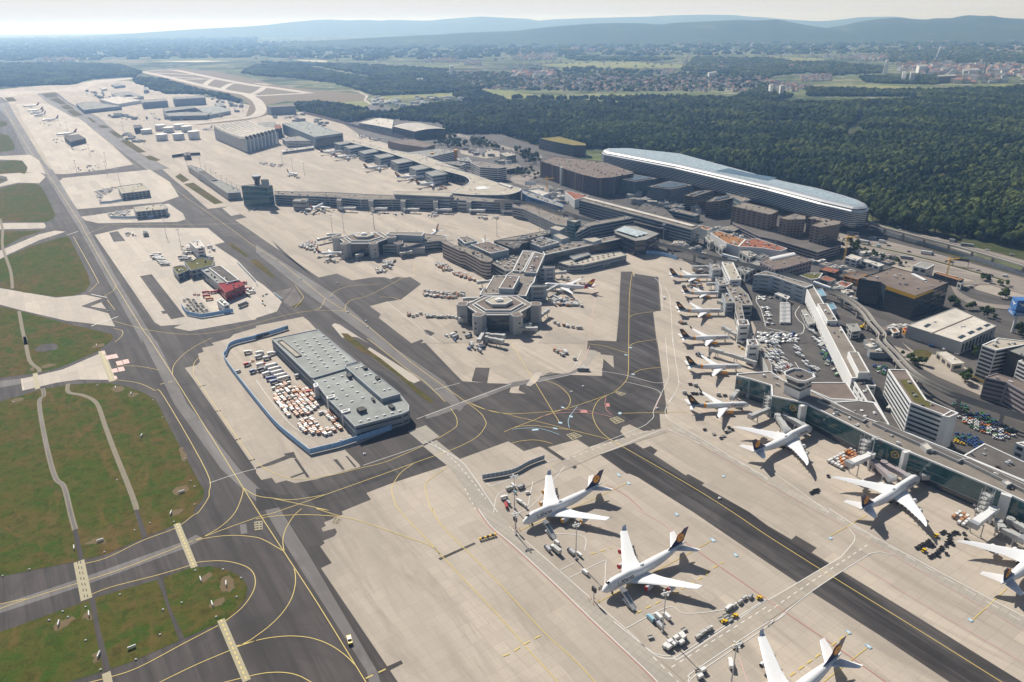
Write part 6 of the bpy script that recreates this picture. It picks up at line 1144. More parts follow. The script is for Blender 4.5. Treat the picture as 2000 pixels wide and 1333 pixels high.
# --- fences and walls
def fence(name,label,s,h,m,post='steel',step=6,th=.35,sm=True,cat='fence',lean=0,closed=False):
    p=PX(s); p=smooth(p,5) if sm else p; p=[G(*q) for q in p]; o=empty(name,label,cat); k=0
    l,r=strip_pts(p,th); n=len(l); b=MB(); b.add([(x,y,0) for x,y in l]+[(x,y,h) for x,y in l]+[(x,y,h) for x,y in r]+[(x,y,0) for x,y in r],[(j*n+i,j*n+i+1,((j+1)%4)*n+i+1,((j+1)%4)*n+i) for j in range(4) for i in range(n-1)]); b.obj('panel',m,o)
    acc=0
    for a,c in zip(p,p[1:]):
        L=math.hypot(c[0]-a[0],c[1]-a[1])
        while acc<L and k<95: t=acc/L; x,y=a[0]+(c[0]-a[0])*t,a[1]+(c[1]-a[1])*t; b=MB(); b.box(x-.25,y-.25,0,x+.25,y+.25,h+.15); b.obj('post',post,o); acc+=step; k+=1
        acc-=L
    return o
fence('noise_wall','long blue noise wall curving round the container yard','P 563,643 B2 130,1265 0,1300 C1 1960,10 1780,58 1738,120 1732,190 1960,490 C2 160,680 300,800 412,890',4.6,'fence_blue','fence_pale',9); fence('noise_wall','straight blue noise wall along the taxiway end of the container yard','C2 412,890 640,835 1040,705',4.6,'fence_blue','fence_pale',6,sm=False)
fence('blast_fence','curved blue grey blast fence with pale posts on the open stand','C2 1735,1082 1960,1040 C3 130,975 248,930',3.8,'wall_bluegrey','fence_pale',3.2); fence('hoarding','bright blue curved hoarding at the head of the inner apron','B3 935,662 1000,652 1090,657 1180,672 1262,700',5,'fence_blue','fence_pale',7)
fence('noise_wall','blue wall round the fire station yard','B1 1395,1062 1432,1117 1540,1140 1640,1125 1787,1097',4.5,'fence_blue','fence_pale',7,sm=False); fence('noise_wall','pale blue wall round the narrow apron island','B1 828,350 850,378 950,382 1150,376 1305,358',4,'fence_pale','steel',9,sm=False); fence('noise_wall','pale wall before the farther paved island','B1 765,268 850,262 940,245',4,'fence_pale','steel',8,sm=False)
fence('noise_wall','long grey noise wall along the motorway under the viaduct','B4 740,445 1000,530 1500,680 1960,820 2300,930',5,'wall_bluegrey','wall_grey',14,sm=False,cat='wall'); fence('noise_wall','long purple grey barrier behind the far hangars','A2 365,872 500,905 700,960 900,1015 1130,1068',9,'wall_lilac','wall_grey',20,sm=False,cat='wall'); fence('earth_wall','low dark wall with a cube in the middle of the far apron','A1 1320,1210 1420,1195 1535,1190',7,'wall_dark','wall_dark',30,sm=False,cat='wall')
fence('fence','thin blue fence beside the olive grass strip','B1 1820,725 1960,870 B2 10,895',2.5,'fence_pale','steel',7,sm=False); fence('fence','low dark rail at the road bend by the cargo hall','B2 0,1305 245,1228',3,'wall_dark','steel',9,sm=False); fence('fence','short fence beside the brown island','B2 140,960 200,1010',2.6,'fence_pale','steel',5,sm=False)
# --- chimneys, plant works far away
for q,h,r_,lb,m in ((('A4 1648,590'),120,5,'tall dark chimney of the distant works','wall_bluegrey'),(('A4 900,562'),75,9,'pale twin silo tower of the distant works','wall_white'),(('A4 888,565'),55,8,'shorter pale silo beside the twin silo tower','wall_white'),(('A4 1285,470'),30,16,'cooling tower of the distant works','wall_bluegrey'),(('A4 1345,540'),60,3,'thin pale stack of the distant works','wall_white'),(('A4 1390,545'),50,3,'second thin pale stack of the distant works','wall_white')):
    x,y=W(q)[0]; b=MB(); b.tube((x,y,0),(x,y,h),r_,r_*.7,12); tag(b.obj('chimney',m),lb,'chimney')
b=MB(); x,y=W('A4 1285,470')[0]
for i in range(9): 
    bm=bmesh.new(); bmesh.ops.create_icosphere(bm,subdivisions=2,radius=5+i*.7); b.add([(x+i*2.2+v.co.x,y+v.co.y,32+i*7+v.co.z*1.2) for v in bm.verts],[tuple(v.index for v in f.verts) for f in bm.faces]); bm.free()
tag(b.obj('steam_plume','wall_white',smooth_=True),'white steam plume rising from the distant works','steam',kind='stuff')
for i,(s,h,m) in enumerate((('A4 1300,575 1440,570 1440,582 1300,588',30,'wall_brown'),('A4 1140,500 1200,495 1230,505 1160,512',40,'wall_white'),('A4 1030,548 1060,545 1062,560 1032,562',40,'wall_white'),('A4 1092,548 1130,545 1132,560 1095,562',45,'wall_white'),('A4 1490,530 1600,520 1630,535 1500,545',25,'wall_grey'),('A4 8,648 32,643 44,648 20,655',42,'wall_white'),('A4 88,656 112,651 122,657 98,663',42,'wall_white'),('A2 1480,500 1510,498 1512,508 1485,510',60,'wall_white'),('A3 1500,555 1560,545 1570,555 1510,562',30,'wall_white'),('A2 1230,600 1280,598 1280,606 1230,608',16,'wall_white'))):
    bld('far_building',('brown block of the distant works','white tank hall of the distant works','white cube of the distant works, left one','white cube of the distant works, right one','grey hall of the distant works','pale tower block of the far town, left one','pale tower block of the far town, right one','lone pale high rise at the edge of the far town','white block above the far town','white roadside block at the far wood edge')[i],s,h,m,'roof_grey',0,par=0,cat='building')
r=random.Random(77); P=W('A2 900,760 1450,745 1620,770 1560,800 1150,835 880,815'); n=0
while n<46:
    x,y=r.uniform(min(p[0] for p in P),max(p[0] for p in P)),r.uniform(min(p[1] for p in P),max(p[1] for p in P))
    if inside(x,y,P):
        w_,d,h=r.uniform(14,45),r.uniform(12,30),r.uniform(6,14); b=MB(); b.box(-w_/2,-d/2,0,w_/2,d/2,h); b.box(-w_/2+2,-d/2+2,h,w_/2-2,d/2-2,h+.6,1); b.box(-2,-2,h+.6,3,2,h+2.4,0)
        o=b.obj('warehouse',[r.choice(('wall_white','wall_white','wall_grey','wall_beige')),r.choice(('roof_white','roof_grey','roof_hall'))]); o.location=(x,y,0); o.rotation_euler=(0,0,R(20)+r.choice((0,PI/2))); tag(o,'flat warehouse in the trading estate beyond the far wood','warehouse','warehouses of the trading estate'); n+=1

r=random.Random(31); J=0
for s,n,hh in (('B3 830,230 1000,190 1330,290 1480,330 1400,400 1150,310 900,260',30,(4,11)),('B3 60,170 330,150 400,190 500,250 540,330 300,250 100,200',24,(3,8)),('B3 1450,430 1700,460 1960,560 B4 60,560 100,640 B3 1960,640 1800,560 1560,490',16,(3,8)),('B3 1180,560 1460,610 1500,680 1300,660 1180,620',8,(4,9)),('B4 200,690 380,720 600,790 700,830 600,850 400,740',12,(3,6)),('B4 480,930 640,960 690,1060 640,1080 560,1000',8,(3,8)),('B4 880,1200 1060,1215 1060,1240 900,1260',8,(2.5,4)),('C4 760,20 900,60 900,180 820,170',7,(4,8)),('A2 1560,1130 1960,1230 1960,1290 1600,1190',12,(4,9)),('B4 640,620 1000,700 940,740 700,690',8,(2.5,5)),('A1 820,870 1240,890 1230,930 860,920',22,(4,8)),('A1 950,1020 1140,1100 1080,1110 940,1050',16,(3,7)),('A1 1250,890 1900,850 1900,880 1500,930 1280,930',16,(4,9)),('A1 640,700 1080,740 1100,765 800,770',20,(4,10)),('A1 1600,760 1860,790 1900,850 1700,800',14,(4,9)),('A2 80,900 360,880 600,950 560,975 300,930',14,(4,10))):
    P=W(s); xs=[p[0] for p in P]; ys=[p[1] for p in P]; k=t=0
    while k<n and t<800:
        t+=1; x,y=r.uniform(min(xs),max(xs)),r.uniform(min(ys),max(ys))
        if inside(x,y,P):
            w_,d,h=r.uniform(6,18),r.uniform(5,11),r.uniform(*hh); o=empty('low_building','small flat roofed annex in the jumble of low roofs behind the terminal piers' if J<6 else 'small flat roofed hut in the landside and cargo yards','building','small annexes of the landside' if J<6 else 'small huts of the yards',(x,y,0),R(r.choice((34,-10,20)))); m=r.choice(('wall_white','wall_grey','wall_bluegrey','wall_steel'))
            b=MB(); b.box(-w_/2,-d/2,0,w_/2,d/2,h); b.obj('wall',m,o); b=MB(); b.box(-w_/2+.3,-d/2+.3,h,w_/2-.3,d/2-.3,h+.12); q=b.obj('roof',r.choice(('roof_gravel','roof_grey','roof_white','roof_beige','roof_brown')),o); b=MB(); b.box(-1.5,-1,h+.12,1.2,1,h+1.5); b.box(2,-.5,h+.12,3,.8,h+.9); b.obj('roof_unit','wall_white',q); k+=1
    J+=1
# ------------------------------------------------------------------ vehicles, carts, bridges, masts
for n_,c_ in (('paint_white',(.74,.74,.73)),('paint_silver',(.42,.43,.45)),('paint_black',(.02,.02,.025)),('paint_blue',(.045,.095,.25)),('paint_red',(.42,.02,.02)),('paint_green',(.075,.22,.075)),('paint_yellow',(.75,.48,.02)),('paint_grey',(.16,.165,.18)),('paint_orange',(.62,.20,.03)),('box_orange',(.50,.25,.13)),('box_white',(.72,.71,.69)),('canvas',(.50,.49,.46)),('paint_navy',(.03,.035,.09)),('paint_cyan',(.30,.52,.62))): mat(n_,c_,.35,var=.05)
def prof(b,p,y0,y1,mi=0,k=0.):
    "side profile (x, z) extruded across y, upper points drawn in by k"
    zs=[z for _,z in p]; zm=max(zs); f=lambda z:k*max(0,(z-.9)/(zm-.9+1e-6)); n=len(p)
    v=[(x,y0+f(z),z) for x,z in p]+[(x,y1-f(z),z) for x,z in p]
    return b.add(v,[(i,(i+1)%n,n+(i+1)%n,n+i) for i in range(n)]+[tuple(range(n))[::-1],tuple(range(n,2*n))],mi)
def wheels(b,xs,w,r=.34,mi=1):
    for x in xs:
        for y in (-w,w): b.tube((x,y-.12,r),(x,y+.12,r),r,n=8,mi=mi)
def car_mesh(m,van=False):
    b=MB()
    if van: prof(b,[(-2.5,.35),(2.5,.35),(2.55,1.1),(1.9,1.35),(1.3,2.2),(-2.4,2.25),(-2.5,1.2)],-.95,.95,0,.15); prof(b,[(1.35,1.35),(1.85,1.4),(1.28,2.1),(1.0,2.1)],-.97,.97,2,.2)
    else:
        prof(b,[(-2.2,.3),(2.2,.3),(2.25,.7),(1.2,.95),(.5,1.42),(-1.1,1.45),(-1.9,1.0),(-2.25,.8)],-.9,.9,0,.18); prof(b,[(1.05,1.0),(.48,1.36),(-1.05,1.38),(-1.75,1.0)],-.86,.86,2,.10)
    wheels(b,(-1.4,1.4),.85); return b.mesh('car',[m,'tyre','dark_glass'])
def cart_mesh(m,m2='paint_grey'):
    b=MB(); b.box(-1.65,-.95,.35,1.65,.95,.55,1); b.add([(-1.5,-.85,.6),(1.5,-.85,.6),(1.5,.85,.6),(-1.5,.85,.6),(-1.5,-.85,2.1),(1.25,-.85,2.2),(1.25,.85,2.2),(-1.5,.85,2.1),(1.5,-.85,1.6),(1.5,.85,1.6)],[(3,2,1,0),(4,5,6,7),(0,1,8,5,4),(2,3,7,6,9),(1,2,9,8),(8,9,6,5),(3,0,4,7)],0)
    b.bar((1.6,0,.5),(2.4,0,.35),.12,.1,1); wheels(b,(-1.1,1.1),.8,.25,2); return b.mesh('container_cart',[m,m2,'tyre'])
def dolly_mesh(m='paint_black'):
    b=MB(); b.box(-1.6,-1,.35,1.6,1,.5,0)
    for y in (-.9,.9): b.box(-1.55,y-.05,.5,1.55,y+.05,.85,0)
    for x in (-1.2,-.4,.4,1.2): b.box(x-.08,-.9,.5,x+.08,.9,.58,1)
    b.bar((1.5,0,.45),(2.5,0,.3),.14,.12,0); wheels(b,(-1.1,1.1),.8,.27,1); return b.mesh('dolly',[m,'tyre'])
def tractor_mesh(m):
    b=MB(); prof(b,[(-1.7,.35),(1.7,.35),(1.75,1.0),(.5,1.1),(-.1,1.15),(-.1,.75),(-1.7,.75)],-.75,.75,0); prof(b,[(-1.1,.75),(-.1,.75),(-.2,1.75),(-1.0,1.75)],-.65,.65,2,.1); b.box(-1.15,-.68,1.75,-.1,.68,1.85,0); wheels(b,(-1.1,1.1),.75,.38); return b.mesh('tow_tractor',[m,'tyre','dark_glass'])
def bus_mesh(m,L=13.,h=3.):
    b=MB(); prof(b,[(-L/2,.4),(L/2,.4),(L/2+.1,1.4),(L/2-.2,h),(-L/2,h)],-1.35,1.35,0,.06)
    for y in (-1.36,1.36): b.box(-L/2+.4,y-.03,1.35,L/2-.5,y+.03,h-.45,2)
    b.box(L/2-.02,-1.15,1.3,L/2+.12,1.15,h-.5,2); b.box(-L*.3,-.7,h,L*.05,.7,h+.25,0); wheels(b,(-L*.3,L*.3),1.25,.5); return b.mesh('bus',[m,'tyre','dark_glass'])
def truck_mesh(m,cab='paint_white',L=8.,h=3.4):
    b=MB(); b.box(-L/2,-1.2,1.0,L/2-2.3,1.2,h,0); b.box(-L/2,-1.0,.6,L/2-2,1.0,.95,1); prof(b,[(L/2-2.1,.5),(L/2,.5),(L/2+.05,1.5),(L/2-.3,2.6),(L/2-2.1,2.7)],-1.15,1.15,3,.1); prof(b,[(L/2-.35,1.55),(L/2+.07,1.5),(L/2-.27,2.45),(L/2-.5,2.45)],-1.05,1.05,2,.1); wheels(b,(-L/2+1.2,L/2-1.1),1.1,.5); return b.mesh('truck',[m,'tyre','dark_glass',cab])
def put(name,me,x,y,rot,label,cat,group=None,s=1.):
    o=link(name,me); o.location=(x,y,0); o.rotation_euler=(0,0,rot)
    if s!=1: o.scale=(s,s,s)
    return tag(o,label,cat,group)
A34=R(34.2)
def field(s,dx,dy,rot,kinds,cat,group,p=1.,jit=.15,cap=999,seed=0,rj=.05,s_=1.):
    "rows of one kind inside an outline; kinds = [(weight, object name, mesh, label)]"
    r=random.Random(seed+len(s)); P=W(s); C,S=math.cos(rot),math.sin(rot); Q=[(x*C+y*S,-x*S+y*C) for x,y in P]; n=0
    x=min(q[0] for q in Q)+dx/2
    while x<max(q[0] for q in Q):
        y=min(q[1] for q in Q)+dy/2
        while y<max(q[1] for q in Q):
            if inside(x,y,Q) and r.random()<p and n<cap:
                a,c=x+r.uniform(-jit,jit)*dx,y+r.uniform(-jit,jit)*dy; w_=r.random()*sum(k[0] for k in kinds)
                for k in kinds:
                    w_-=k[0]
                    if w_<=0: break
                put(k[1],k[2],a*C-c*S,a*S+c*C,rot+r.uniform(-rj,rj)+(PI if r.random()<.5 else 0),k[3],cat,group,s_); n+=1
            y+=dy
        x+=dx
    return n
CW,CO,CG=cart_mesh('box_white'),cart_mesh('box_orange'),cart_mesh('canvas'); CX=cart_mesh('paint_orange'); DB=dolly_mesh(); DG=dolly_mesh('canvas')
CARS={m:car_mesh(m) for m in ('paint_white','paint_silver','paint_black','paint_blue','paint_red','paint_grey')}; VANS={m:car_mesh(m,True) for m in ('paint_white','paint_silver','paint_blue','paint_red','paint_cyan')}
TR={m:tractor_mesh(m) for m in ('paint_blue','paint_green','paint_white','paint_yellow','paint_orange','paint_grey')}
BW,BS=bus_mesh('paint_white'),bus_mesh('paint_silver'); TW=truck_mesh('paint_white'); TG=truck_mesh('canvas'); TT=truck_mesh('box_white','paint_blue',13.,3.9); TN=truck_mesh('paint_silver','paint_navy'); FT=truck_mesh('paint_red','paint_red',9,3.2); FO=truck_mesh('paint_orange','paint_orange',9,3.2)
def carts(s,where,seed,dx=3.9,dy=2.7,rot=A34,p=.9,wo=.4,cap=999,s_=1.): return field(s,dx,dy,rot,[(1-wo,'container_cart',CW,'white container cart parked '+where),(wo*.9,'container_cart',CO,'orange brown container cart parked '+where),(wo*.1,'container_cart',CX,'bright orange container cart parked '+where)],'cart','container carts parked '+where,p,.12,cap,seed,.06,s_)
YD='in the big container yard beside the flat cargo hall'
carts('C2 130,440 170,405 300,375 440,400 480,540 400,595 300,600 180,510',YD,1,4.0,2.9,wo=.42,cap=130); carts('C2 310,660 370,605 460,620 480,690 600,700 590,755 440,745 350,720',YD,2,4.0,2.9,p=.85,wo=.5,cap=44); carts('C2 525,575 560,560 620,600 655,705 635,715 560,620',YD,3,4,2.9,wo=.5,cap=20); carts('C2 115,390 250,335 282,350 220,385 130,412',YD,4,4,2.9,p=.6,wo=.6,cap=14); carts('C2 120,450 160,445 265,605 240,610',YD,5,4,2.9,wo=.35,cap=14)
carts('C4 450,950 580,880 620,850 712,890 690,930 610,990 560,1012','in the stack before the glass pier',6,3.6,2.7,wo=.42,p=.95,cap=36); carts('D4 1395,68 1470,20 1572,70 1500,147','in the stack at the right edge of the apron',7,3.6,2.7,wo=.4,p=.95,cap=24); carts('D4 1530,0 1600,-20 1700,10 1600,35','beside the right edge bridges',8,4,3,wo=.1,p=.7,cap=10)
for s,x,y in (('',0,0),):
    for q in PX('D3 1175,1065 1200,1078 1210,1035 1245,1050 1255,1005 1297,1040 1295,980 1312,1000'): put('container_cart',CW,*G(*q),A34+rnd.uniform(-.2,.2),'white container cart in the loose cluster below the red covered jumbo','cart','container carts below the red covered jumbo',1.15)
def lug(s,where,seed,p=.75,rot=0.,cap=999,dx=4.2,dy=3.4,wo=.12): return field(s,dx,dy,rot,[(.75-wo,'baggage_cart',CG,'pale baggage cart parked '+where),(.25,'baggage_cart',CW,'white baggage cart parked '+where),(wo,'baggage_cart',CO,'orange brown baggage cart parked '+where)],'cart','baggage carts parked '+where,p,.25,cap,seed,.25,1.15)
lug('B2 320,592 400,557 580,560 580,630 450,642','left of the far hexagonal pier head',11,.8,.2,60); lug('B2 950,685 1075,675 1060,735 990,745','before the far pier stair tower',12,.8,1.4,22); lug('B2 915,785 985,760 990,800 930,800','behind the stray carts of the inner apron',13,.7,.3,8); lug('B2 1340,690 1385,685 1505,765 1490,780 1430,785 1400,760','in the slanting row below the balcony wing',14,.8,.9,30); lug('B2 1480,800 1560,790 1690,850 1680,862 1590,838','in the long orange white row below the balcony wing',15,.9,.35,36,3.9,3.2,.4)
lug('B2 1250,970 1290,960 1540,985 1530,1000','in the loose line left of the near pier',16,.7,.1,18); lug('B2 1280,940 1320,935 1450,955 1650,940 1600,980 1450,970','in the second loose line left of the near pier',17,.6,.15,22); lug('B2 1130,1112 1180,1105 1540,1135 1535,1150 1150,1130','in the line left of the near hexagonal pier head',18,.7,.05,26); lug('B3 275,1005 350,990 575,1020 570,1055 370,1050','behind the striped tail jet',19,.8,.1,36); lug('B3 340,835 400,830 560,880 540,900 420,870','ahead of the striped tail jet',20,.5,.1,14); lug('B3 275,1180 350,1178 530,1220 525,1235','in the dark line right of the near pier head',21,.7,.2,14)
lug('C3 315,95 400,95 490,150 480,170 330,120','on the apron below the near pier head',22,.8,.2,14); lug('E5 20,930 0,840 30,800 50,850','beside the last orange banded jet',23,.5,0,5); lug('B3 1380,770 1480,760 1490,790 1400,800','above the last orange banded jet',24,.7,0,12); lug('B3 1300,890 1440,880 1480,910 1320,905','above the smaller orange banded jet',25,.6,0,10); lug('B3 1280,1175 1345,1172 1340,1190 1280,1190','between the third and fourth orange banded jets',26,.9,0,4); lug('B2 1380,148 1480,120 1500,145 1400,165','inside the bend of the curved pier',27,.8,.2,20,5,4,.4)
# black dollies
dl=PX('D4 1140,305 1165,290 1185,300 1190,275 1215,262 1232,250 1222,285 1245,290 1262,282 1180,318 1240,375 1262,362 1285,350 1300,332 1322,318 1330,300 1300,362 1365,350 1360,285 1372,265 1385,245 1390,225 1388,205 1415,195 1430,185 1452,190 1400,262 1410,275 1350,180 1330,192 1500,195 1512,240 1525,250')
for i,q in enumerate(dl): put('dolly',DB,*G(*q),A34+rnd.uniform(-.5,.5),'black empty dolly in the scatter between two long jumbos','dolly','black dollies between two long jumbos',.95)
for i,q in enumerate(PX('C4 330,1190 345,1182 360,1170 372,1180 380,1165')): put('dolly',DB,*G(*q),A34+rnd.uniform(-.5,.5),'black empty dolly in the small knot on the service road edge','dolly','black dollies on the service road edge',.95)
for q in PX('D3 1600,850 1635,825 1650,840 1668,858 1680,832 1060,990 1315,932 1745,1040'): put('dolly',DG,*G(*q),A34+rnd.uniform(-.3,.3),'rusty grey dolly on the stand right of the red covered jumbo','dolly','dollies right of the red covered jumbo',1.05)
for q in PX('D3 1625,872 1708,828 1892,690 1703,1062'): put('tow_tractor',TR['paint_yellow'],*G(*q),A34+rnd.uniform(-.6,.6),'yellow tow tractor among the dollies right of the red covered jumbo','tractor','yellow tractors right of the red covered jumbo',1.05)
for q in PX('D4 1285,215 1192,328'): put('tow_tractor',TR['paint_yellow'],*G(*q),A34,'yellow tow tractor beside the scatter of black dollies','tractor','yellow tractors by the black dollies',1.15)
for q in PX('C3 1475,705 1545,740 1600,770 1620,755 1640,725 1660,715 1685,705 1660,688 C4 460,1060'): put('dolly',DG if rnd.random()<.3 else DB,*G(*q),A34+rnd.uniform(-.4,.4),'dark dolly in the broken line behind the jumbo at the container stack','dolly','dollies behind the jumbo at the container stack',1.0)
for q in PX('C3 1365,358 1405,368 1320,425 1385,428 1410,430 1450,430 1580,440 1630,445'): put('baggage_cart',CG if rnd.random()<.5 else DB,*G(*q),rnd.uniform(0,.4),'small cart by the service road at the nearest orange banded jet','cart','carts at the nearest orange banded jet',1.2)
# trucks and vans near the jumbos
def trk(me,s,rot,label,name='truck',cat='truck',sc_=1.,group=None):
    x,y=W(s)[0]; return put(name,me,x,y,R(rot),label,cat,group,sc_)
trk(TG,'D3 335,330',125,'big pale canopied truck beside the light mast of the first jumbo',sc_=1.1); trk(TN,'D3 272,318',120,'dark purple cabbed truck next to the pale canopied truck',sc_=.75); trk(TN,'D3 455,345',125,'grey flat truck behind the light mast',sc_=.85); trk(TW,'D3 512,360',125,'grey box truck in the shade of the light mast',sc_=.6); trk(VANS['paint_white'],'D3 557,495',125,'white van alone on the mast shadow','van','van',1.0); trk(VANS['paint_white'],'D3 340,268',125,'white van behind the stairs of the first jumbo','van','van',.95)
for s,l in (('D3 1060,850','left'),('D3 1118,838','middle'),('D3 1182,835','right')): trk(VANS['paint_white' if l!='left' else 'paint_cyan'],s,118,'white van, %s one of the three behind the lower light mast'%l,'van','van',1.15,'vans behind the lower light mast')
trk(TN,'D3 1125,905',118,'grey roofed lorry before the three vans',sc_=.85); trk(TW,'D3 1660,772',40,'white lorry at the near end of the pale vehicle row',sc_=.75)
for s,l in (('D3 1702,748','second'),('D3 1745,722','third'),('D3 1778,692','fourth'),('D3 1825,682','fifth')): trk(TN if l=='fifth' else TG,s,40,'pale flat bed truck, %s of the row right of the jumbos'%l,sc_=.5,group='pale trucks right of the jumbos')
for s,l in (('D3 1428,988','nearest'),('D3 1465,958','middle'),('D3 1510,928','farthest')): trk(TG,s,35,'pale tank truck, %s of the three by the white kerb line'%l,sc_=.6,group='pale tank trucks by the kerb line')
trk(TW,'D3 1672,1200',80,'white loader truck below the last light mast',sc_=.85); trk(CARS['paint_white'],'B3 1163,990',90,'white car on the taxi lane beside the orange banded jets','car','car',1.3); trk(BS,'C3 545,250',-5,'dark bus crossing the junction of service roads','bus','bus',.9)
for s,l in (('D3 1440,1300','near'),('D3 1462,1250','far')): trk(CW,s,30,'white boxed cart, %s one by the road corner at the bottom'%l,'container_cart','cart',1.1)
# clutter ahead of the first jumbo
G9='service trucks at the left of the first jumbo'
for s,me,r_ in (('C3 10,1140',TW,120),('C3 70,1150',TN,30),('C3 120,1190',VANS['paint_white'],20),('C3 20,1185',VANS['paint_cyan'],120),('C3 55,1260',TW,130),('C3 95,1290',TG,120),('C2 1900,1230',TW,30),('C2 1940,1160',TG,30),('C2 1930,1270',TN,120),('C2 1915,1290',FT,100)):
    trk(me,s,r_,{id(TW):'white box truck',id(TN):'grey truck',id(TG):'pale flat truck',id(FT):'dull red truck'}.get(id(me),'white van')+' in the cluster left of the first jumbo','service_truck','truck',.7,G9)
# yellow car on the taxiway, with parts
x,y=G(500+717/3.92,993+1015/3.92); o=empty('follow_me_car','bright yellow pickup with white roof driving on the taxiway','car',None,(x,y,0),R(112)); o.scale=(1.25,1.25,1.25)
b=MB(); prof(b,[(-2.5,.4),(2.5,.4),(2.5,1.0),(1.4,1.1),(-2.5,1.1)],-.95,.95); b.obj('body','paint_yellow',o); b=MB(); prof(b,[(1.3,1.05),(.8,1.75),(-.9,1.8),(-1.2,1.05)],-.88,.88,0,.12); c=b.obj('cabin','dark_glass',o); b=MB(); b.box(-.9,-.75,1.8,.75,.75,1.9); b.box(-.2,-.6,1.9,.1,.6,2.1); b.obj('roof','paint_white',c)
for xx in (-1.5,1.5):
    for yy in (-.9,.9): b=MB(); b.tube((xx,yy-.14,.42),(xx,yy+.14,.42),.42,n=10); b.obj('wheel','tyre',o)
x,y=G(500+1775/3.92,993+225/3.92); o=empty('barrier','yellow and black striped barrier beam lying on the open concrete','barrier',None,(x,y,0),R(24)); b=MB()
for i in range(7): b.box(-6+i*1.75,-.6,.3,-6+i*1.75+1.5,.6,1.5,i%2)
b.obj('beam',['paint_yellow','paint_black'],o); b=MB(); [b.box(xx-.3,-.7,0,xx+.3,.7,.4) for xx in (-5,0,5)]; b.obj('foot','steel',o)
# passenger stairs
def stairs(s,rot,label):
    x,y=W(s)[0]; o=empty('passenger_stairs',label,'stairs truck',None,(x,y,0),R(rot)); b=MB()
    prof(b,[(-4.5,.5),(4.5,.5),(4.5,1.2),(3,1.2),(3,2.3),(1.6,2.4),(1.4,1.2),(-4.5,1.2)],-1.2,1.2,0); wheels(b,(-3,3),1.1,.5); b.obj('chassis',['paint_white','tyre'],o); b=MB(); b.loft([[(xx,-1.3,z-.35),(xx,1.3,z-.35),(xx,1.3,z),(xx,-1.3,z)] for xx,z in ((-5.5,1),(4.5,5.6),(6.5,5.6))]); b.obj('flight','paint_silver',o)
    for sd in (-1.3,1.3): b=MB(); b.loft([[(xx,sd-.06,z),(xx,sd+.06,z),(xx,sd+.06,z+1.3),(xx,sd-.06,z+1.3)] for xx,z in ((-5.5,1),(4.5,5.6),(6.5,5.6))]); b.obj('handrail','paint_white',o)
    b=MB(); b.box(3.2,-1.6,7.2,7.2,1.6,7.4); b.box(3.2,-1.6,5.6,3.35,1.6,7.2); b.obj('canopy','paint_grey',o)
stairs('D3 292,205',120,'white passenger stairs truck parked below the wing of the first jumbo'); stairs('D3 892,740',120,'white passenger stairs truck parked below the nose of the red covered jumbo')
# light masts
def mast(s,h,label,group=None,arm=True):
    x,y=W(s)[0]; o=empty('light_mast',label,'light mast',group,(x,y,0),R(20)); b=MB(); b.tube((0,0,0),(0,0,h),.42,.2,8); b.box(-.7,-.7,0,.7,.7,.8); b.obj('pole','steel',o)
    if arm:
        b=MB(); b.box(-2.6,-.15,h-.3,2.6,.15,h); b.box(-1.8,-.15,h-1.4,1.8,.15,h-1.1); b.box(-.15,-2.2,h-.3,.15,2.2,h); f=b.obj('head_frame','steel',o); b=MB()
        for xx,yy,zz in ((-2.5,0,0),(-1.2,.2,0),(0,0,0),(1.2,.2,0),(2.5,0,0),(-1.6,0,-1.2),(1.6,0,-1.2),(0,2,0),(0,-2,0)): b.box(xx-.45,yy-.35,h+zz-.1,xx+.45,yy+.35,h+zz+.55)
        b.obj('lamp','wall_white',f)
mast('D3 1152,945',27,'tall light mast beside the three white vans'); mast('D3 488,388',26,'tall light mast beside the pale canopied truck'); mast('D3 1678,1345',26,'tall light mast cut off by the bottom edge'); mast('C3 20,1305',26,'tall light mast left of the first jumbo'); mast('D3 30,200',16,'shorter mast at the left edge of the first jumbo stand')
for i,s in enumerate(('B1 1275,522','B1 1388,612','B1 918,108','B1 820,45','E4 232,285','E4 408,265','E4 872,215','B2 905,460','B2 1845,515','E6 50,205','E6 258,245','E6 1660,250','E6 1500,150','A1 945,1000','A1 520,1005','A1 690,1190','A1 1190,960','B1 590,30','E1 1522,175','A1 815,1260','B2 372,50','C4 770,1010','B3 1155,560')):
    mast(s,30 if i<9 else 27,'thin far light mast on the aprons beyond the hexagonal piers','thin far light masts')
for s,z0,lb in (('D3 625,705',0,'stand guidance board on a post ahead of the red covered jumbo'),('D3 25,160',0,'stand guidance board on a post ahead of the first jumbo')):
    x,y=W(s)[0]; o=empty('guidance_board',lb,'sign',None,(x,y,0),R(35)); b=MB(); b.tube((0,0,0),(0,0,8),.3,n=6); b.obj('post','steel',o); b=MB(); b.box(-.5,-1.6,6.4,.6,1.6,9.6); b.obj('board','wall_dark',o); b=MB(); [b.tube((xx,yy,0),(xx,yy,1.1),.18,n=6) for xx,yy in ((2,2),(-2,2),(2,-2),(-2,-2),(0,2.6),(0,-2.6))]; b.obj('bollard','paint_orange',o)
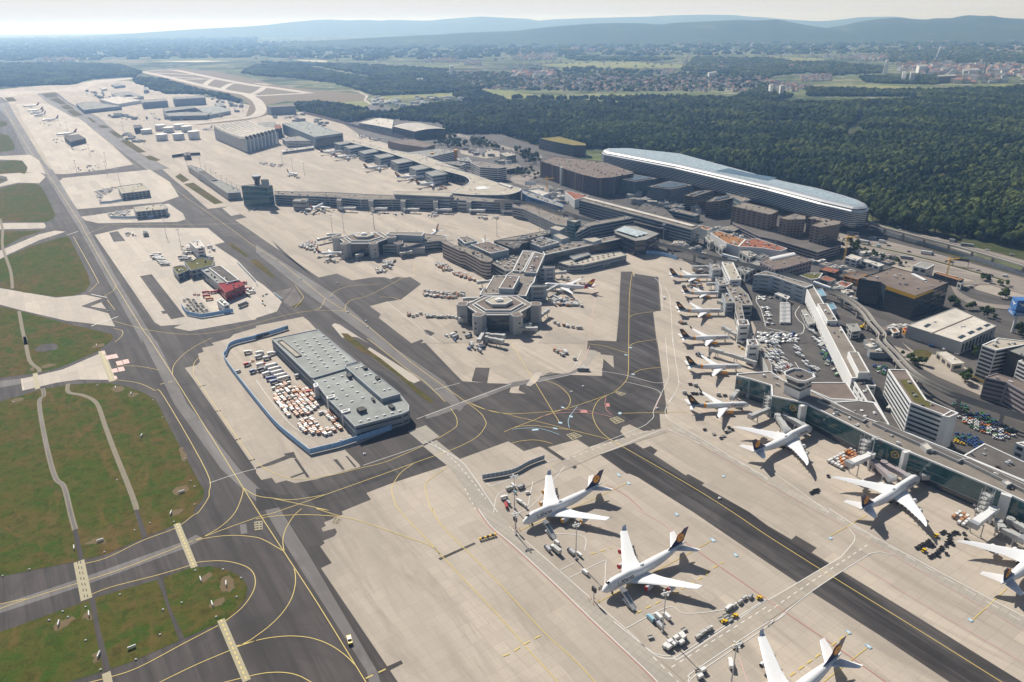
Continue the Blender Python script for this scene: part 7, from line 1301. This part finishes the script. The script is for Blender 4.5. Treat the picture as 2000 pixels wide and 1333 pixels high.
# jet bridges
def bridge(s,label,z=4.6,w_=3.2,m='wall_grey',group='jet bridges',root=True,h0=3.):
    p=[(*G(x,y,z+h0),z) for x,y in PX(s)]; o=empty('jet_bridge',label,'jet bridge',group)
    for i,(a,c) in enumerate(zip(p,p[1:])):
        a,c=Vector(a),Vector(c); d=c-a; mid=a+d*.52
        for q0,q1,k in ((a,mid,1.),(a+d*.48,c,1.16)):
            b=MB(); b.bar(q0+Vector((0,0,h0*k)),q1+Vector((0,0,h0*k)),w_*k,h0*k); b.obj('tunnel',m,o)
        b=MB(); e=a+d*.8; n=Vector((-d.y,d.x,0)).normalized()
        for sd in (-1,1): q=e+n*sd*w_*.8; b.tube((q.x,q.y,.6),(q.x,q.y,z+.4),.35,n=6); b.tube((q.x-.4,q.y,.6),(q.x+.4,q.y,.6),.6,n=8)
        b.bar((e+n*w_*.9)[:2]+(z,),(e-n*w_*.9)[:2]+(z,),.6,.6); b.obj('support','steel',o)
    a,c=Vector(p[0]),Vector(p[-1]); b=MB(); b.tube((a.x,a.y,0),(a.x,a.y,z),1.0,n=8); b.tube((a.x,a.y,z-.2),(a.x,a.y,z+h0+.4),w_*.72,n=10); b.obj('rotunda',m,o)
    d=(Vector(p[-1])-Vector(p[-2])).normalized(); b=MB(); b.bar(c+Vector((0,0,h0*1.25)),c+d*3.6+Vector((0,0,h0*1.25)),w_*1.5,h0*1.35); b.obj('cab','steel',o)
for s,l in (('C4 75,590 140,690','to the left of the jumbo at the container stack'),('C4 135,590 250,655','touching the jumbo at the container stack'),('C4 815,945 935,1055','left one at the middle jumbo'),('C4 890,950 1055,1045','right one at the middle jumbo'),('D4 1765,95 1800,150 1930,215','at the cut off jumbo by the right edge'),('D4 1860,80 1990,160','behind the cut off jumbo bridge'),('C4 1160,1000 1195,1040','short one at the foot of the glass pier')): bridge(s,'white passenger bridge '+l,4.8,3.6,'wall_lilac' if 'middle' in l else 'wall_grey')
bridge('C4 790,885 640,950','thick pale passenger bridge on a portal beside the container stack',9,4.2,'wall_white'); bridge('D4 1730,0 1590,105','thick pale passenger bridge on a portal beside the right edge stack',9,4.2,'wall_white')
for s,l in (('E9 1290,440 930,325 660,250','long one reaching over the apron above the second orange banded jet'),('E9 1500,1150 1255,1255','touching the nearest orange banded jet'),('E9 1020,890 960,960','stub beside the teal glass end wall'),('E5 430,760 215,700 60,710','long one at the last orange banded jet'),('E5 400,960 280,965','short one at the smaller orange banded jet'),('E8 220,750 60,700','short one at the fourth orange banded jet'),('E8 300,1190 130,1100','long slanting one at the third orange banded jet')): bridge(s,'grey passenger bridge, '+l,4.6,3.)
for s,l in (('E2 520,850 700,950 600,1110','elbowed one at the front of the near pier head'),('E2 720,1030 940,1055','upper one on the front elbow bridge'),('E2 710,1080 920,1130','lower one on the front elbow bridge'),('E2 1170,945 1440,945','right one at the front of the near pier head'),('E2 1180,910 1340,885','upper right one at the front of the near pier head'),('E2 1540,740 1630,675','at the right corner of the near pier head'),('E2 285,720 310,790','at the left corner of the near pier head'),('E2 770,215 600,235','left of the square tower above the near pier head'),('E2 560,480 390,490','left of the near pier head ring'),('E2 1630,370 1770,300','at the nose of the striped tail jet'),('E1 1750,800 1890,790','below the long low hall'),('E4 340,295 30,365','long one left of the far pier head'),('E4 340,280 180,292','upper one left of the far pier head'),('E4 480,525 385,575','at the small jet of the far pier head'),('E4 600,610 660,595','stub below the far pier head'),('E4 1280,580 1410,560','curved one at the far stair tower')): bridge(s,'grey passenger bridge, '+l,4.6,3.)
for i,x0 in enumerate((650,890,1135,1385,1640,1890)): bridge('B2 %d,%d %d,%d'%(x0,282+x0*.018,x0+100,286+x0*.018),'small passenger bridge, %s from the left along the long pier'%('first','second','third','fourth','fifth','sixth')[i],4.6,3.2,'wall_white')
# cars, buses and tractors in the yards
def cars(s,where,seed,dx=5.6,dy=2.9,rot=0.,p=.8,cap=999,group=None,van=.3):
    K=[((1-van)*w_,'parked_car',CARS[m],c+' car parked '+where) for m,w_,c in (('paint_white',.55,'white'),('paint_silver',.15,'silver'),('paint_black',.12,'black'),('paint_blue',.06,'blue'),('paint_red',.05,'red'),('paint_grey',.07,'grey'))]+[(van*w_,'parked_van',VANS[m],c+' van parked '+where) for m,w_,c in (('paint_white',.86,'white'),('paint_blue',.05,'blue'),('paint_silver',.09,'silver'))]
    return field(s,dx,dy,rot,K,'car','cars parked '+where,p,.10,cap,seed,.07)
CY='in the yard between the finger building and the glass pier'
cars('C4 -20,-20 60,-20 100,100 185,220 60,292 -20,282',CY,31,5.4,3.2,R(120),.72,70,van=.4); cars('C4 110,-20 190,-20 260,150 392,240 330,302 250,170',CY,32,5.4,3.2,R(120),.72,50,van=.4); cars('E8 600,1150 700,1150 930,1200 1240,1180 1270,1300 1000,1333 660,1333',CY,33,5.4,3.2,R(15),.62,40,van=.4); cars('E8 700,790 810,780 860,1060 760,1075',CY,34,5.4,3.0,R(0),.7,18); cars('C4 350,0 425,0 470,90 430,112 370,60',CY,35,5,3,R(120),.75,16,van=.6); cars('E8 640,620 740,620 860,650 760,680 640,690',CY,36,5.4,3,R(10),.6,8); cars('E8 1360,1110 1440,1110 1600,1290 1620,1333 1500,1333',CY,37,5,3.2,R(120),.75,18,van=.7)
for i in range(15): q=PX('E8 1045,%d'%(752+i*21))[0]; put('bus',BW,*G(*q),R(-4),'white apron bus in the tight row in the car yard','bus','white buses in the car yard',.88)
for s,l in (('E3 1050,1100','nearer'),('E3 1085,1075','farther')): trk(BW,s,35,'white bus, %s of the pair beside the long low hall'%l,'bus','bus',1.,'buses beside the long low hall')
for i,q in enumerate(PX('B1 1200,660 1215,682 1225,695 1235,705 1245,718 1255,728 1265,738 1185,672 1200,690')): put('bus',BW,*G(*q),R(5),'white bus parked in the row on the fire station island','bus','buses on the fire station island',1.)
for q in PX('B1 1400,680 1430,690 1410,700 1580,680 1600,690 1450,650'): put('bus',BS,*G(*q),R(5),'silver bus beside the white cube tower on the island','bus','buses beside the white cube tower')
for q in PX('B1 1578,952 1582,980 1640,950 1668,945 1865,880 1890,925'): put('fire_engine',FT,*G(*q),R(20),'red fire engine parked round the red hall','fire engine','red fire engines round the red hall')
trk(FO,'B1 1605,1003',20,'orange fire engine before the white cube hut','fire_engine','fire engine'); 
for q in PX('B1 1490,965 1520,968'): put('dolly',dolly_mesh('paint_red'),*G(*q),R(20),'small dull red trailer left of the fire engines','trailer','red trailers left of the fire engines',1.2)
trk(truck_mesh('paint_grey','paint_navy',14,5),'B1 1865,1050',60,'dark truck at the road bend below the red hall')
field('B1 1395,1005 1500,990 1600,1075 1590,1095 1530,1115 1440,1115',4.6,3.2,R(34),[(.5,'equipment_trailer',DG,'pale equipment trailer in the lattice inside the blue wall'),(.5,'equipment_trailer',DB,'dark equipment trailer in the lattice inside the blue wall')],'trailer','trailers inside the blue wall of the island',.8,.1,60,41)
IC='on the farther paved island'; cars('B1 730,172 800,150 900,140 935,225 930,245 775,255 740,215',IC,42,7,4,R(10),.6,60); cars('B1 835,345 900,330 1010,312 1020,355 860,372','on the narrow fenced island',43,7,4,R(10),.6,30); cars('B1 950,225 1150,210 1150,225 950,245',IC,44,7,4,R(10),.5,16)
cars('E7 560,330 850,315 990,390 980,440 700,440 560,370','in the far car park before the wood',45,8,5,R(-20),.55,60); cars('A2 210,900 330,880 600,955 560,965 380,925 230,945','on the deck behind the flat hangar',46,8,5,R(-20),.6,60,van=.5)
TB='under the elevated track by the moss roofed office'
def tugs(s,where,seed,kinds,cap,rot=R(-30),dx=4.2,dy=2.7,p=.85): return field(s,dx,dy,rot,[(w_,'tow_tractor',TR[m],c+' tow tractor parked '+where) for m,w_,c in kinds],'tractor','tow tractors parked '+where,p,.12,cap,seed,.1,1.)
tugs('C4 1405,505 1460,495 1885,690 1870,742 1740,682 1560,612',TB,51,(('paint_blue',.55,'blue'),('paint_green',.35,'green'),('paint_white',.1,'white')),90); tugs('C4 1440,605 1500,592 1890,755 1760,792 1560,692',TB,52,(('paint_white',.62,'white'),('paint_blue',.15,'blue'),('paint_green',.08,'green'),('paint_orange',.15,'orange')),75); tugs('C4 1425,735 1540,740 1665,815 1600,850 1440,772',TB,53,(('paint_blue',.6,'blue'),('paint_green',.3,'green'),('paint_white',.1,'white')),40); tugs('C4 1415,792 1440,785 1495,812 1470,828',TB,54,(('paint_yellow',1,'yellow'),),9,p=1)
tugs('C4 400,105 490,115 520,200 440,212','at the foot of the finger building',55,(('paint_blue',.45,'blue'),('paint_green',.4,'green'),('paint_white',.15,'white')),22); tugs('C4 490,235 560,235 575,290 520,295','below the stair block of the finger building',56,(('paint_white',.6,'white'),('paint_green',.4,'green')),10); tugs('C4 800,210 900,220 910,290 860,290','between the finger building and the moss roofed office',57,(('paint_blue',.5,'blue'),('paint_green',.2,'green'),('paint_white',.3,'white')),16)
# road traffic
RT='on the motorway beyond the hotel'
for s,me,l,n_,c in (('B4 650,503',BW,'white coach','coach','bus'),('B4 683,528',VANS['paint_white'],'white van behind the white coach','van','van'),('B4 735,572',TT,'dark blue and white lorry near the hotel corner','lorry','lorry'),('B4 876,567',TW,'white box lorry on the upper lanes','lorry','lorry'),('B4 845,597',VANS['paint_cyan'],'pale blue van on the lower lanes','van','van'),('B4 925,592',CARS['paint_black'],'black car beside the pale blue van','car','car'),('B4 1080,637',CARS['paint_grey'],'dark car between the lorries','car','car'),('B4 1218,656',TT,'long white articulated lorry','lorry','lorry'),('B4 1062,690',BS,'silver coach at the slip lane','coach','bus'),('B4 1405,717',CARS['paint_black'],'black car before the dark gantry','car','car'),('B4 1522,592',BS,'dark coach on the road under the wood','coach','bus'),('B4 1680,626',CARS['paint_white'],'white car on the road under the wood','car','car'),('B4 1000,447',CARS['paint_white'],'white car at the start of the viaduct road','car','car'),('B4 1415,560',TN,'grey lorry on the road under the wood','lorry','lorry'),('B4 1815,826',VANS['paint_white'],'white van at the right end of the motorway','van','van'),('B4 1703,815',CARS['paint_grey'],'grey car near the right end of the motorway','car','car'),('B4 1690,848',CARS['paint_black'],'black car on the lower right lanes','car','car'),('B4 1558,912',CARS['paint_black'],'black car on the slip road','car','car'),('B4 1800,927',CARS['paint_grey'],'grey car on the upper slip road','car','car'),('B4 1870,662',CARS['paint_silver'],'silver car far right under the wood','car','car'),('B4 790,470',CARS['paint_white'],'white car in the shade of the ship shaped building','car','car'),('B4 1610,780',CARS['paint_silver'],'silver car left of the gantry exit','car','car')):
    put(n_,me,*W(s)[0],R(-32)+(PI if 'lower' in l else 0),l+' '+RT if 'road' not in l else l,c,None,1.25)
cars('B4 750,520 860,530 890,540 780,530','in the shade below the ship shaped building',61,5,3,R(-30),.8,14); cars('E7 160,70 560,150 540,170 150,90','on the dual carriageway beyond the arched hall',62,16,4,R(-35),.35,20); cars('E7 820,230 1060,290 1230,330 1200,350 1000,310','on the dual carriageway beside the wood',63,16,4,R(-35),.35,20)
sheet('road',W('E7 150,50 400,95 760,200 1080,280 1400,370 1640,430 1630,470 1380,400 1050,320 740,240 380,140 140,95'),'road_surface'); sheet('car_park',W('E7 370,345 560,318 850,315 990,370 1000,440 760,470 600,440 400,400'),'concrete_grey'); sheet('road',smooth(W('B3 0,60 100,40 190,20 230,10 260,30 160,70 120,110 250,130 320,180 250,170 90,130 0,100'),3,True),'road_surface'); sheet('service_road',W('E8 130,380 380,700 620,1000 560,1333 800,1333 640,1130 690,1080 600,760 560,560 420,470'),'landside_asphalt')
sheet('road',W('C4 960,60 1100,110 1300,210 1500,300 1650,370 1960,520 1960,590 1600,430 1300,300 1060,170'),'concrete_grey')
sheet('yard',W('C4 1020,30 1110,100 1330,140 1540,240 1520,330 1380,280 1200,210'),'concrete_grey'); sheet('grass',smooth(W('C4 1110,105 1180,90 1250,110 1240,150 1190,170 1130,140'),3,True),'grass_dry','stuff'); sheet('grass',W('C4 1530,290 1560,270 1660,330 1650,350'),'grass_dry','stuff')
sheet('yard',W('B4 0,900 60,880 200,1050 260,1200 300,1333 -40,1333 -150,1100'),'landside_asphalt')
lines('road_marking','line_white',['E8 620,610 605,700 680,830 745,1080','E8 1270,770 1200,880 1250,980 1330,1060 1320,1170 1200,1190 750,1100','C4 205,185 300,330'],.6,far=False)
o=empty('sign_gantry','dark sign gantry spanning the motorway right of the pavilion','sign',None,(*W('B4 1470,745')[0],0),R(58)); b=MB(); [b.box(-.4,yy-.4,0,.4,yy+.4,9) for yy in (-9,9)]; b.obj('post','steel',o); b=MB(); b.box(-.5,-9,7,.5,9,10.5); b.obj('board','wall_dark',o)
o=empty('billboard','pale billboard on a single post by the ramp near the purple brown block','sign',None,(*G(1036,371),0),R(-5)); b=MB(); b.tube((0,0,0),(0,0,10),.8,n=8); b.obj('post','steel',o); b=MB(); b.box(-11,-.6,9,11,.6,17); b.obj('board','wall_white',o)
for s,h,lb in (('B4 580,715',34,'yellow construction crane beside the white cube pavilion'),('B4 1360,850',26,'yellow construction crane behind the long dark pavilion'),('B3 268,165',22,'yellow construction crane by the ramp west of the purple brown block')):
    x,y=W(s)[0]; o=empty('construction_crane',lb,'crane',None,(x,y,0),R(20)); b=MB()
    for a in ((-.6,-.6),(.6,-.6),(.6,.6),(-.6,.6)): b.box(a[0]-.13,a[1]-.13,0,a[0]+.13,a[1]+.13,h)
    for i in range(int(h/3)): b.bar((-.6,-.6,i*3+.3),(.6,-.6,i*3+3),.15,.15); b.bar((.6,.6,i*3+.3),(-.6,.6,i*3+3),.15,.15)
    b.obj('mast','yellow_paint',o); b=MB(); b.bar((-8,0,h+1),(16,0,h+1),1.1,1.1); b.bar((0,0,h+5),(14,0,h+1),.25,.25); b.bar((0,0,h+5),(-7,0,h+1),.25,.25); b.box(-.4,-.4,h,.4,.4,h+5); b.obj('jib','yellow_paint',o); b=MB(); b.box(-8,-1,h-2,-5.5,1,h+.5); b.obj('counterweight','wall_grey',o)
x,y=W('B4 715,1222')[0]; o=empty('excavator','yellow excavator beside the elevated track below the glass block','excavator',None,(x,y,0),R(30)); b=MB(); [b.box(-2.4,yy-.4,0,2.4,yy+.4,1) for yy in (-1.2,1.2)]; b.obj('crawler','tyre',o); b=MB(); b.box(-2.6,-1.5,1.1,1.8,1.5,2.6); b.box(-.2,-1.5,2.6,1.6,0,3.8); b.obj('body','paint_yellow',o); b=MB(); b.bar((1.6,.6,2.4),(5,.6,5.4),.7,.8); b.bar((5,.6,5.4),(7,.6,2),.5,.6); b.box(6.3,-.1,.6,7.6,1.3,2); b.obj('arm','paint_yellow',o)
# trailers and lorries in the container yard
GT='white trailers in the container yard'
for s in ('C2 120,225','C2 145,250','C2 165,275','C2 190,300','C2 215,322'): put('trailer',TT,*W(s)[0],R(34),'white lorry trailer in the slanting row at the top of the container yard','trailer',GT,.95)
for s,me,l in (('C2 85,285',truck_mesh('paint_white','paint_blue',9),'blue and white lorry, upper one beside the white trailers'),('C2 115,320',truck_mesh('paint_blue','paint_blue',9),'blue lorry, middle one beside the white trailers'),('C2 145,345',truck_mesh('paint_blue','paint_white',9),'blue lorry, lower one beside the white trailers'),('C2 30,125',TW,'white lorry at the top left of the container yard'),('C2 25,155',TN,'dark cabbed lorry below the white lorry at the yard top'),('C2 120,130',TW,'white cube lorry beside the cargo hall wall'),('C2 85,165',TN,'dark tractor unit beside the cargo hall wall'),('C2 40,215',truck_mesh('box_white','paint_red',9),'white lorry with red cab in the container yard'),('C2 45,250',truck_mesh('paint_navy','paint_white',8),'navy lorry left of the white trailers'),('C2 410,425',truck_mesh('paint_red','paint_orange',6),'red loader at the right end of the container rows'),('C2 330,300',TN,'dark truck docking at the cargo hall'),('C1 1895,210',truck_mesh('paint_red','paint_white',7),'small red truck at the left end of the yard'),('C1 1940,265',truck_mesh('paint_blue','paint_silver',7),'small blue truck at the left end of the yard'),('C1 1900,120',TG,'grey truck at the yard entrance'),('C1 1935,180',TR['paint_orange'],'orange tractor at the yard entrance'),('C1 1825,262',VANS['paint_silver'],'dark van alone on the yard road'),('C2 500,580',VANS['paint_white'],'white van between the container rows')): put('lorry',me,*W(s)[0],R(34)+rnd.uniform(-.2,.2),l,'lorry')
# signs and light bases in the grass
SM=MB(); SM.box(-2.6,-.35,.25,2.6,.35,1.7); SM.box(-2.2,-.25,0,-1.9,.25,.25); SM.box(1.9,-.25,0,2.2,.25,.25); SMM=SM.mesh('taxiway_sign','wall_white')
for i,s in enumerate('D1 768,250|D1 568,305|D1 450,885|D1 682,812|D1 757,1125|D1 1010,1068|D1 1537,547|D1 1732,580|D1 1625,735|C1 1085,752|C1 1390,1182|C1 885,385|C1 1005,430|C1 740,60|D1 1310,40'.split('|')): put('taxiway_sign',SMM,*W(s)[0],R((34,120,110,120,100)[i%5]),'long white taxiway sign board standing in the grass of the infield','sign','taxiway signs in the grass',.8)
LM=MB(); LM.tube((0,0,0),(0,0,.5),1.0,.8,8); LM.tube((0,0,.5),(0,0,.9),.4,.3,8); LMM=LM.mesh('ground_light','wall_white')
for s in 'D1 800,335|D1 225,467|D1 1030,168|D1 1147,112|D1 1332,103|D1 480,790|D1 520,832|D1 375,857|D1 918,660|D1 1248,775|D1 1225,967|D1 1040,1157|D1 1495,475|D1 1707,467|D1 1845,533|D1 1812,678|D1 1655,830|D1 655,1010|D1 1390,722|D1 655,755|C1 1490,1140|C1 1460,1095|C1 1170,475|C1 1245,610|C1 895,1088|C1 745,362|C1 1490,1275|C1 1415,925|C1 100,490|D1 20,518|D1 770,1235'.split('|'): put('ground_light',LMM,*W(s)[0],0,'small white round light base in the infield grass','ground light','light bases in the infield grass',.6)
for s in 'B2 160,697|B2 345,845|B2 618,876|B2 580,980|B2 500,1068|B2 705,1098|B2 842,1165|B2 855,1213|B1 1690,470|B1 1770,515|C3 545,372|C3 455,415|C3 1112,540|C3 1590,1230|C2 650,785|C2 830,890|B1 830,1090'.split('|'): put('ground_light',LMM,*W(s)[0],0,'small pale marker on the taxiway surface','marker','pale markers on the taxiways',1.2)
# small service vehicles at the aircraft and piers
def mix(s,where,n,seed):
    r=random.Random(seed); P=W(s); xs=[p[0] for p in P]; ys=[p[1] for p in P]; k=t=0; K=[(TW,'white truck','service_truck','truck'),(TG,'pale flat truck','service_truck','truck'),(VANS['paint_white'],'white van','van','van'),(VANS['paint_blue'],'blue van','van','van'),(TR['paint_white'],'white tow tractor','tow_tractor','tractor'),(TR['paint_yellow'],'yellow tow tractor','tow_tractor','tractor'),(TN,'grey truck','service_truck','truck'),(CARS['paint_white'],'white car','car','car'),(DB,'dark dolly','dolly','dolly'),(DB,'dark dolly','dolly','dolly')]; done=[]
    while k<n and t<900:
        t+=1; x,y=r.uniform(min(xs),max(xs)),r.uniform(min(ys),max(ys))
        if inside(x,y,P) and all((x-a)**2+(y-c)**2>36 for a,c in done): me,l,nm,c=r.choice(K); put(nm,me,x,y,r.choice((A34,A34+PI/2))+r.uniform(-.3,.3),l+' '+where,c,'service vehicles '+where); done.append((x,y)); k+=1
for i,(s,w_,n) in enumerate((('E2 30,1060 300,980 480,1010 480,1100 260,1150 60,1120','beside the elbowed bridge of the near pier head',9),('E2 450,1180 640,1230 600,1310 380,1310','below the elbowed bridge of the near pier head',7),('E2 1680,480 1940,480 1940,600 1720,600','right of the near pier under the striped tail jet',12),('E4 100,690 300,680 460,620 470,660 280,740 110,740','below the small jet of the far pier head',11),('E4 890,800 1140,780 1120,870 900,880','alone on the inner apron below the far pier',8),('B3 1370,880 1470,880 1470,920 1380,920','between the last and the smaller orange banded jets',6),('E9 1020,150 1120,160 1100,260 1010,260','at the nose of the third orange banded jet',5),('E9 370,330 480,340 620,400 500,390','behind the second orange banded jet',5),('B2 290,330 420,310 620,320 420,360','round the jet at the long pier',9),('B2 790,350 860,320 1130,345 1100,370','on the stand right of the jet at the long pier',8),('B2 1300,365 1380,335 1400,360 1330,378','on the middle stand of the long pier',6),('B2 1570,385 1650,375 1900,375 1890,395','on the right stand of the long pier',6),('E6 970,870 1180,840 1180,880 1000,890','below the teal glass cube',5),('E6 1150,140 1500,180 1490,225 1300,190 1160,160','in the white row on the far apron',22),('E6 1640,290 1760,380 1700,390 1540,340','round the lone jet on the far apron',5),('A1 850,900 1200,870 1220,930 900,920','on the hazy apron before the tank farm',22),('A1 640,720 900,790 1050,800 700,720','before the hazy freight halls',18),('A1 950,1010 1130,1090 1100,1110 980,1050','left of the tank farm',16),('A1 530,1290 760,1260 760,1310 560,1320','on the nearer hazy parking island',20),('A1 480,1120 720,1140 720,1165 560,1160','on the middle hazy parking island',12),('A1 300,940 520,930 540,1010 330,990','behind the hazy freighter parking',12),('A1 400,1060 480,1060 480,1100 410,1100','beside the dark low hazy building',8),('A1 1280,895 1700,900 1480,930 1300,930','before the hazy offices on the far road',24),('A1 1700,830 1900,810 1900,850 1760,860','beyond the hazy flat hall',18),('B1 1390,590 1450,600 1460,660 1400,650','beside the white cube tower of the island',8),('B1 960,490 1040,500 1040,520 970,515','before the small grey hut of the island',7),('B1 1590,600 1640,600 1640,640 1600,640','right of the white cube tower',4),('B1 1830,830 1950,930 1900,990 1850,960','right of the red fire hall',9),('B2 0,950 120,950 130,1080 10,1060','on the paved corner right of the fire station',5),('B4 930,1215 1070,1215 1060,1260 940,1270','in the site yard before the white hall',8),('C4 870,500 960,520 1000,660 930,640','in the lane left of the moss roofed office',4),('A2 1600,1000 1900,1100 1880,1120 1560,1030','on the dual carriageway far behind the curved pier',14),('C4 1230,30 1480,110 1470,140 1240,70','in the shade before the white hall',9),('C4 1130,1000 1300,1060 1280,1090 1120,1030','at the foot of the glass pier',6),('D4 1880,0 1960,30 1960,60 1890,40','at the far right foot of the glass pier',3))): mix(s,w_,n,100+i)
# ------------------------------------------------------------------ light, air, world
SUN_EL,SUN_AZ=R(42),R(118)     # azimuth counted from +X
ld=bpy.data.lights.new('sun','SUN'); lo=bpy.data.objects.new('sun',ld); COL.objects.link(lo)
ld.energy=5.0; ld.angle=R(.5); ld.color=(1,.96,.89)
sd=Vector((math.cos(SUN_EL)*math.cos(SUN_AZ),math.cos(SUN_EL)*math.sin(SUN_AZ),math.sin(SUN_EL)))
lo.rotation_euler=sd.to_track_quat('Z','Y').to_euler(); lo.location=sd*3000
w=bpy.data.worlds.new('World'); sc.world=w; w.use_nodes=True; nt=w.node_tree
sky=nt.nodes.new('ShaderNodeTexSky'); sky.sky_type='NISHITA'; sky.sun_disc=False; sky.sun_elevation=SUN_EL; sky.sun_rotation=PI/2-SUN_AZ
sky.air_density=1.0; sky.dust_density=1.6; sky.ozone_density=1.0; sky.altitude=100
bg=nt.nodes['Background']; bg.inputs[1].default_value=.05
# the sky is milkier and brighter in the dusty air low over the horizon
def M(op,a,c=None):
    n=nt.nodes.new('ShaderNodeMath'); n.operation=op
    for i,v in enumerate((a,c)):
        if v is None: continue
        if isinstance(v,(int,float)): n.inputs[i].default_value=v
        else: nt.links.new(v,n.inputs[i])
    return n.outputs[0]
tc=nt.nodes.new('ShaderNodeTexCoord'); sx=nt.nodes.new('ShaderNodeSeparateXYZ'); nt.links.new(tc.outputs['Generated'],sx.inputs[0])
mr=nt.nodes.new('ShaderNodeMapRange'); mr.interpolation_type='SMOOTHSTEP'; mr.inputs[1].default_value=.03; mr.inputs[2].default_value=.17; mr.inputs[3].default_value=1; mr.inputs[4].default_value=0; nt.links.new(sx.outputs[2],mr.inputs[0]); low=mr.outputs[0]
mx=nt.nodes.new('ShaderNodeMix'); mx.data_type='RGBA'; nt.links.new(M('MULTIPLY',low,.85),mx.inputs[0]); nt.links.new(sky.outputs[0],mx.inputs[6]); mx.inputs[7].default_value=(MILK*1.0,MILK*.995,MILK*.985,1)
nt.links.new(mx.outputs[2],bg.inputs[0])
b=MB(); b.box(-36000,-4000,-1.7,36000,36000,436)
me=b.mesh('haze',[]if False else 'line_black'); me.materials.clear()
hm=bpy.data.materials.new('haze'); hm.use_nodes=True; hn=hm.node_tree; hn.nodes.remove(hn.nodes['Principled BSDF'])
pv=hn.nodes.new('ShaderNodeVolumePrincipled'); pv.inputs['Color'].default_value=(.33,.57,1,1); pv.inputs['Absorption Color'].default_value=(1,1,1,1); pv.inputs['Density'].default_value=HAZE; pv.inputs['Anisotropy'].default_value=.38
hn.links.new(pv.outputs[0],hn.nodes['Material Output'].inputs['Volume']); me.materials.append(hm)
tag(link('haze',me),'thin pale blue haze filling the air over the whole airfield and plain','haze',kind='stuff')
vs=sc.view_settings; vs.view_transform='Standard'; vs.look='None'; vs.gamma=1; vs.exposure=EXPO; vs.use_curve_mapping=False
cy=sc.cycles; cy.max_bounces=6; cy.diffuse_bounces=2; cy.glossy_bounces=2; cy.transmission_bounces=2; cy.volume_bounces=1; cy.transparent_max_bounces=4; cy.use_denoising=True
cy.caustics_reflective=False; cy.caustics_refractive=False
try: cy.denoising_prefilter='ACCURATE'; cy.denoiser='OPENIMAGEDENOISE'
except Exception: pass
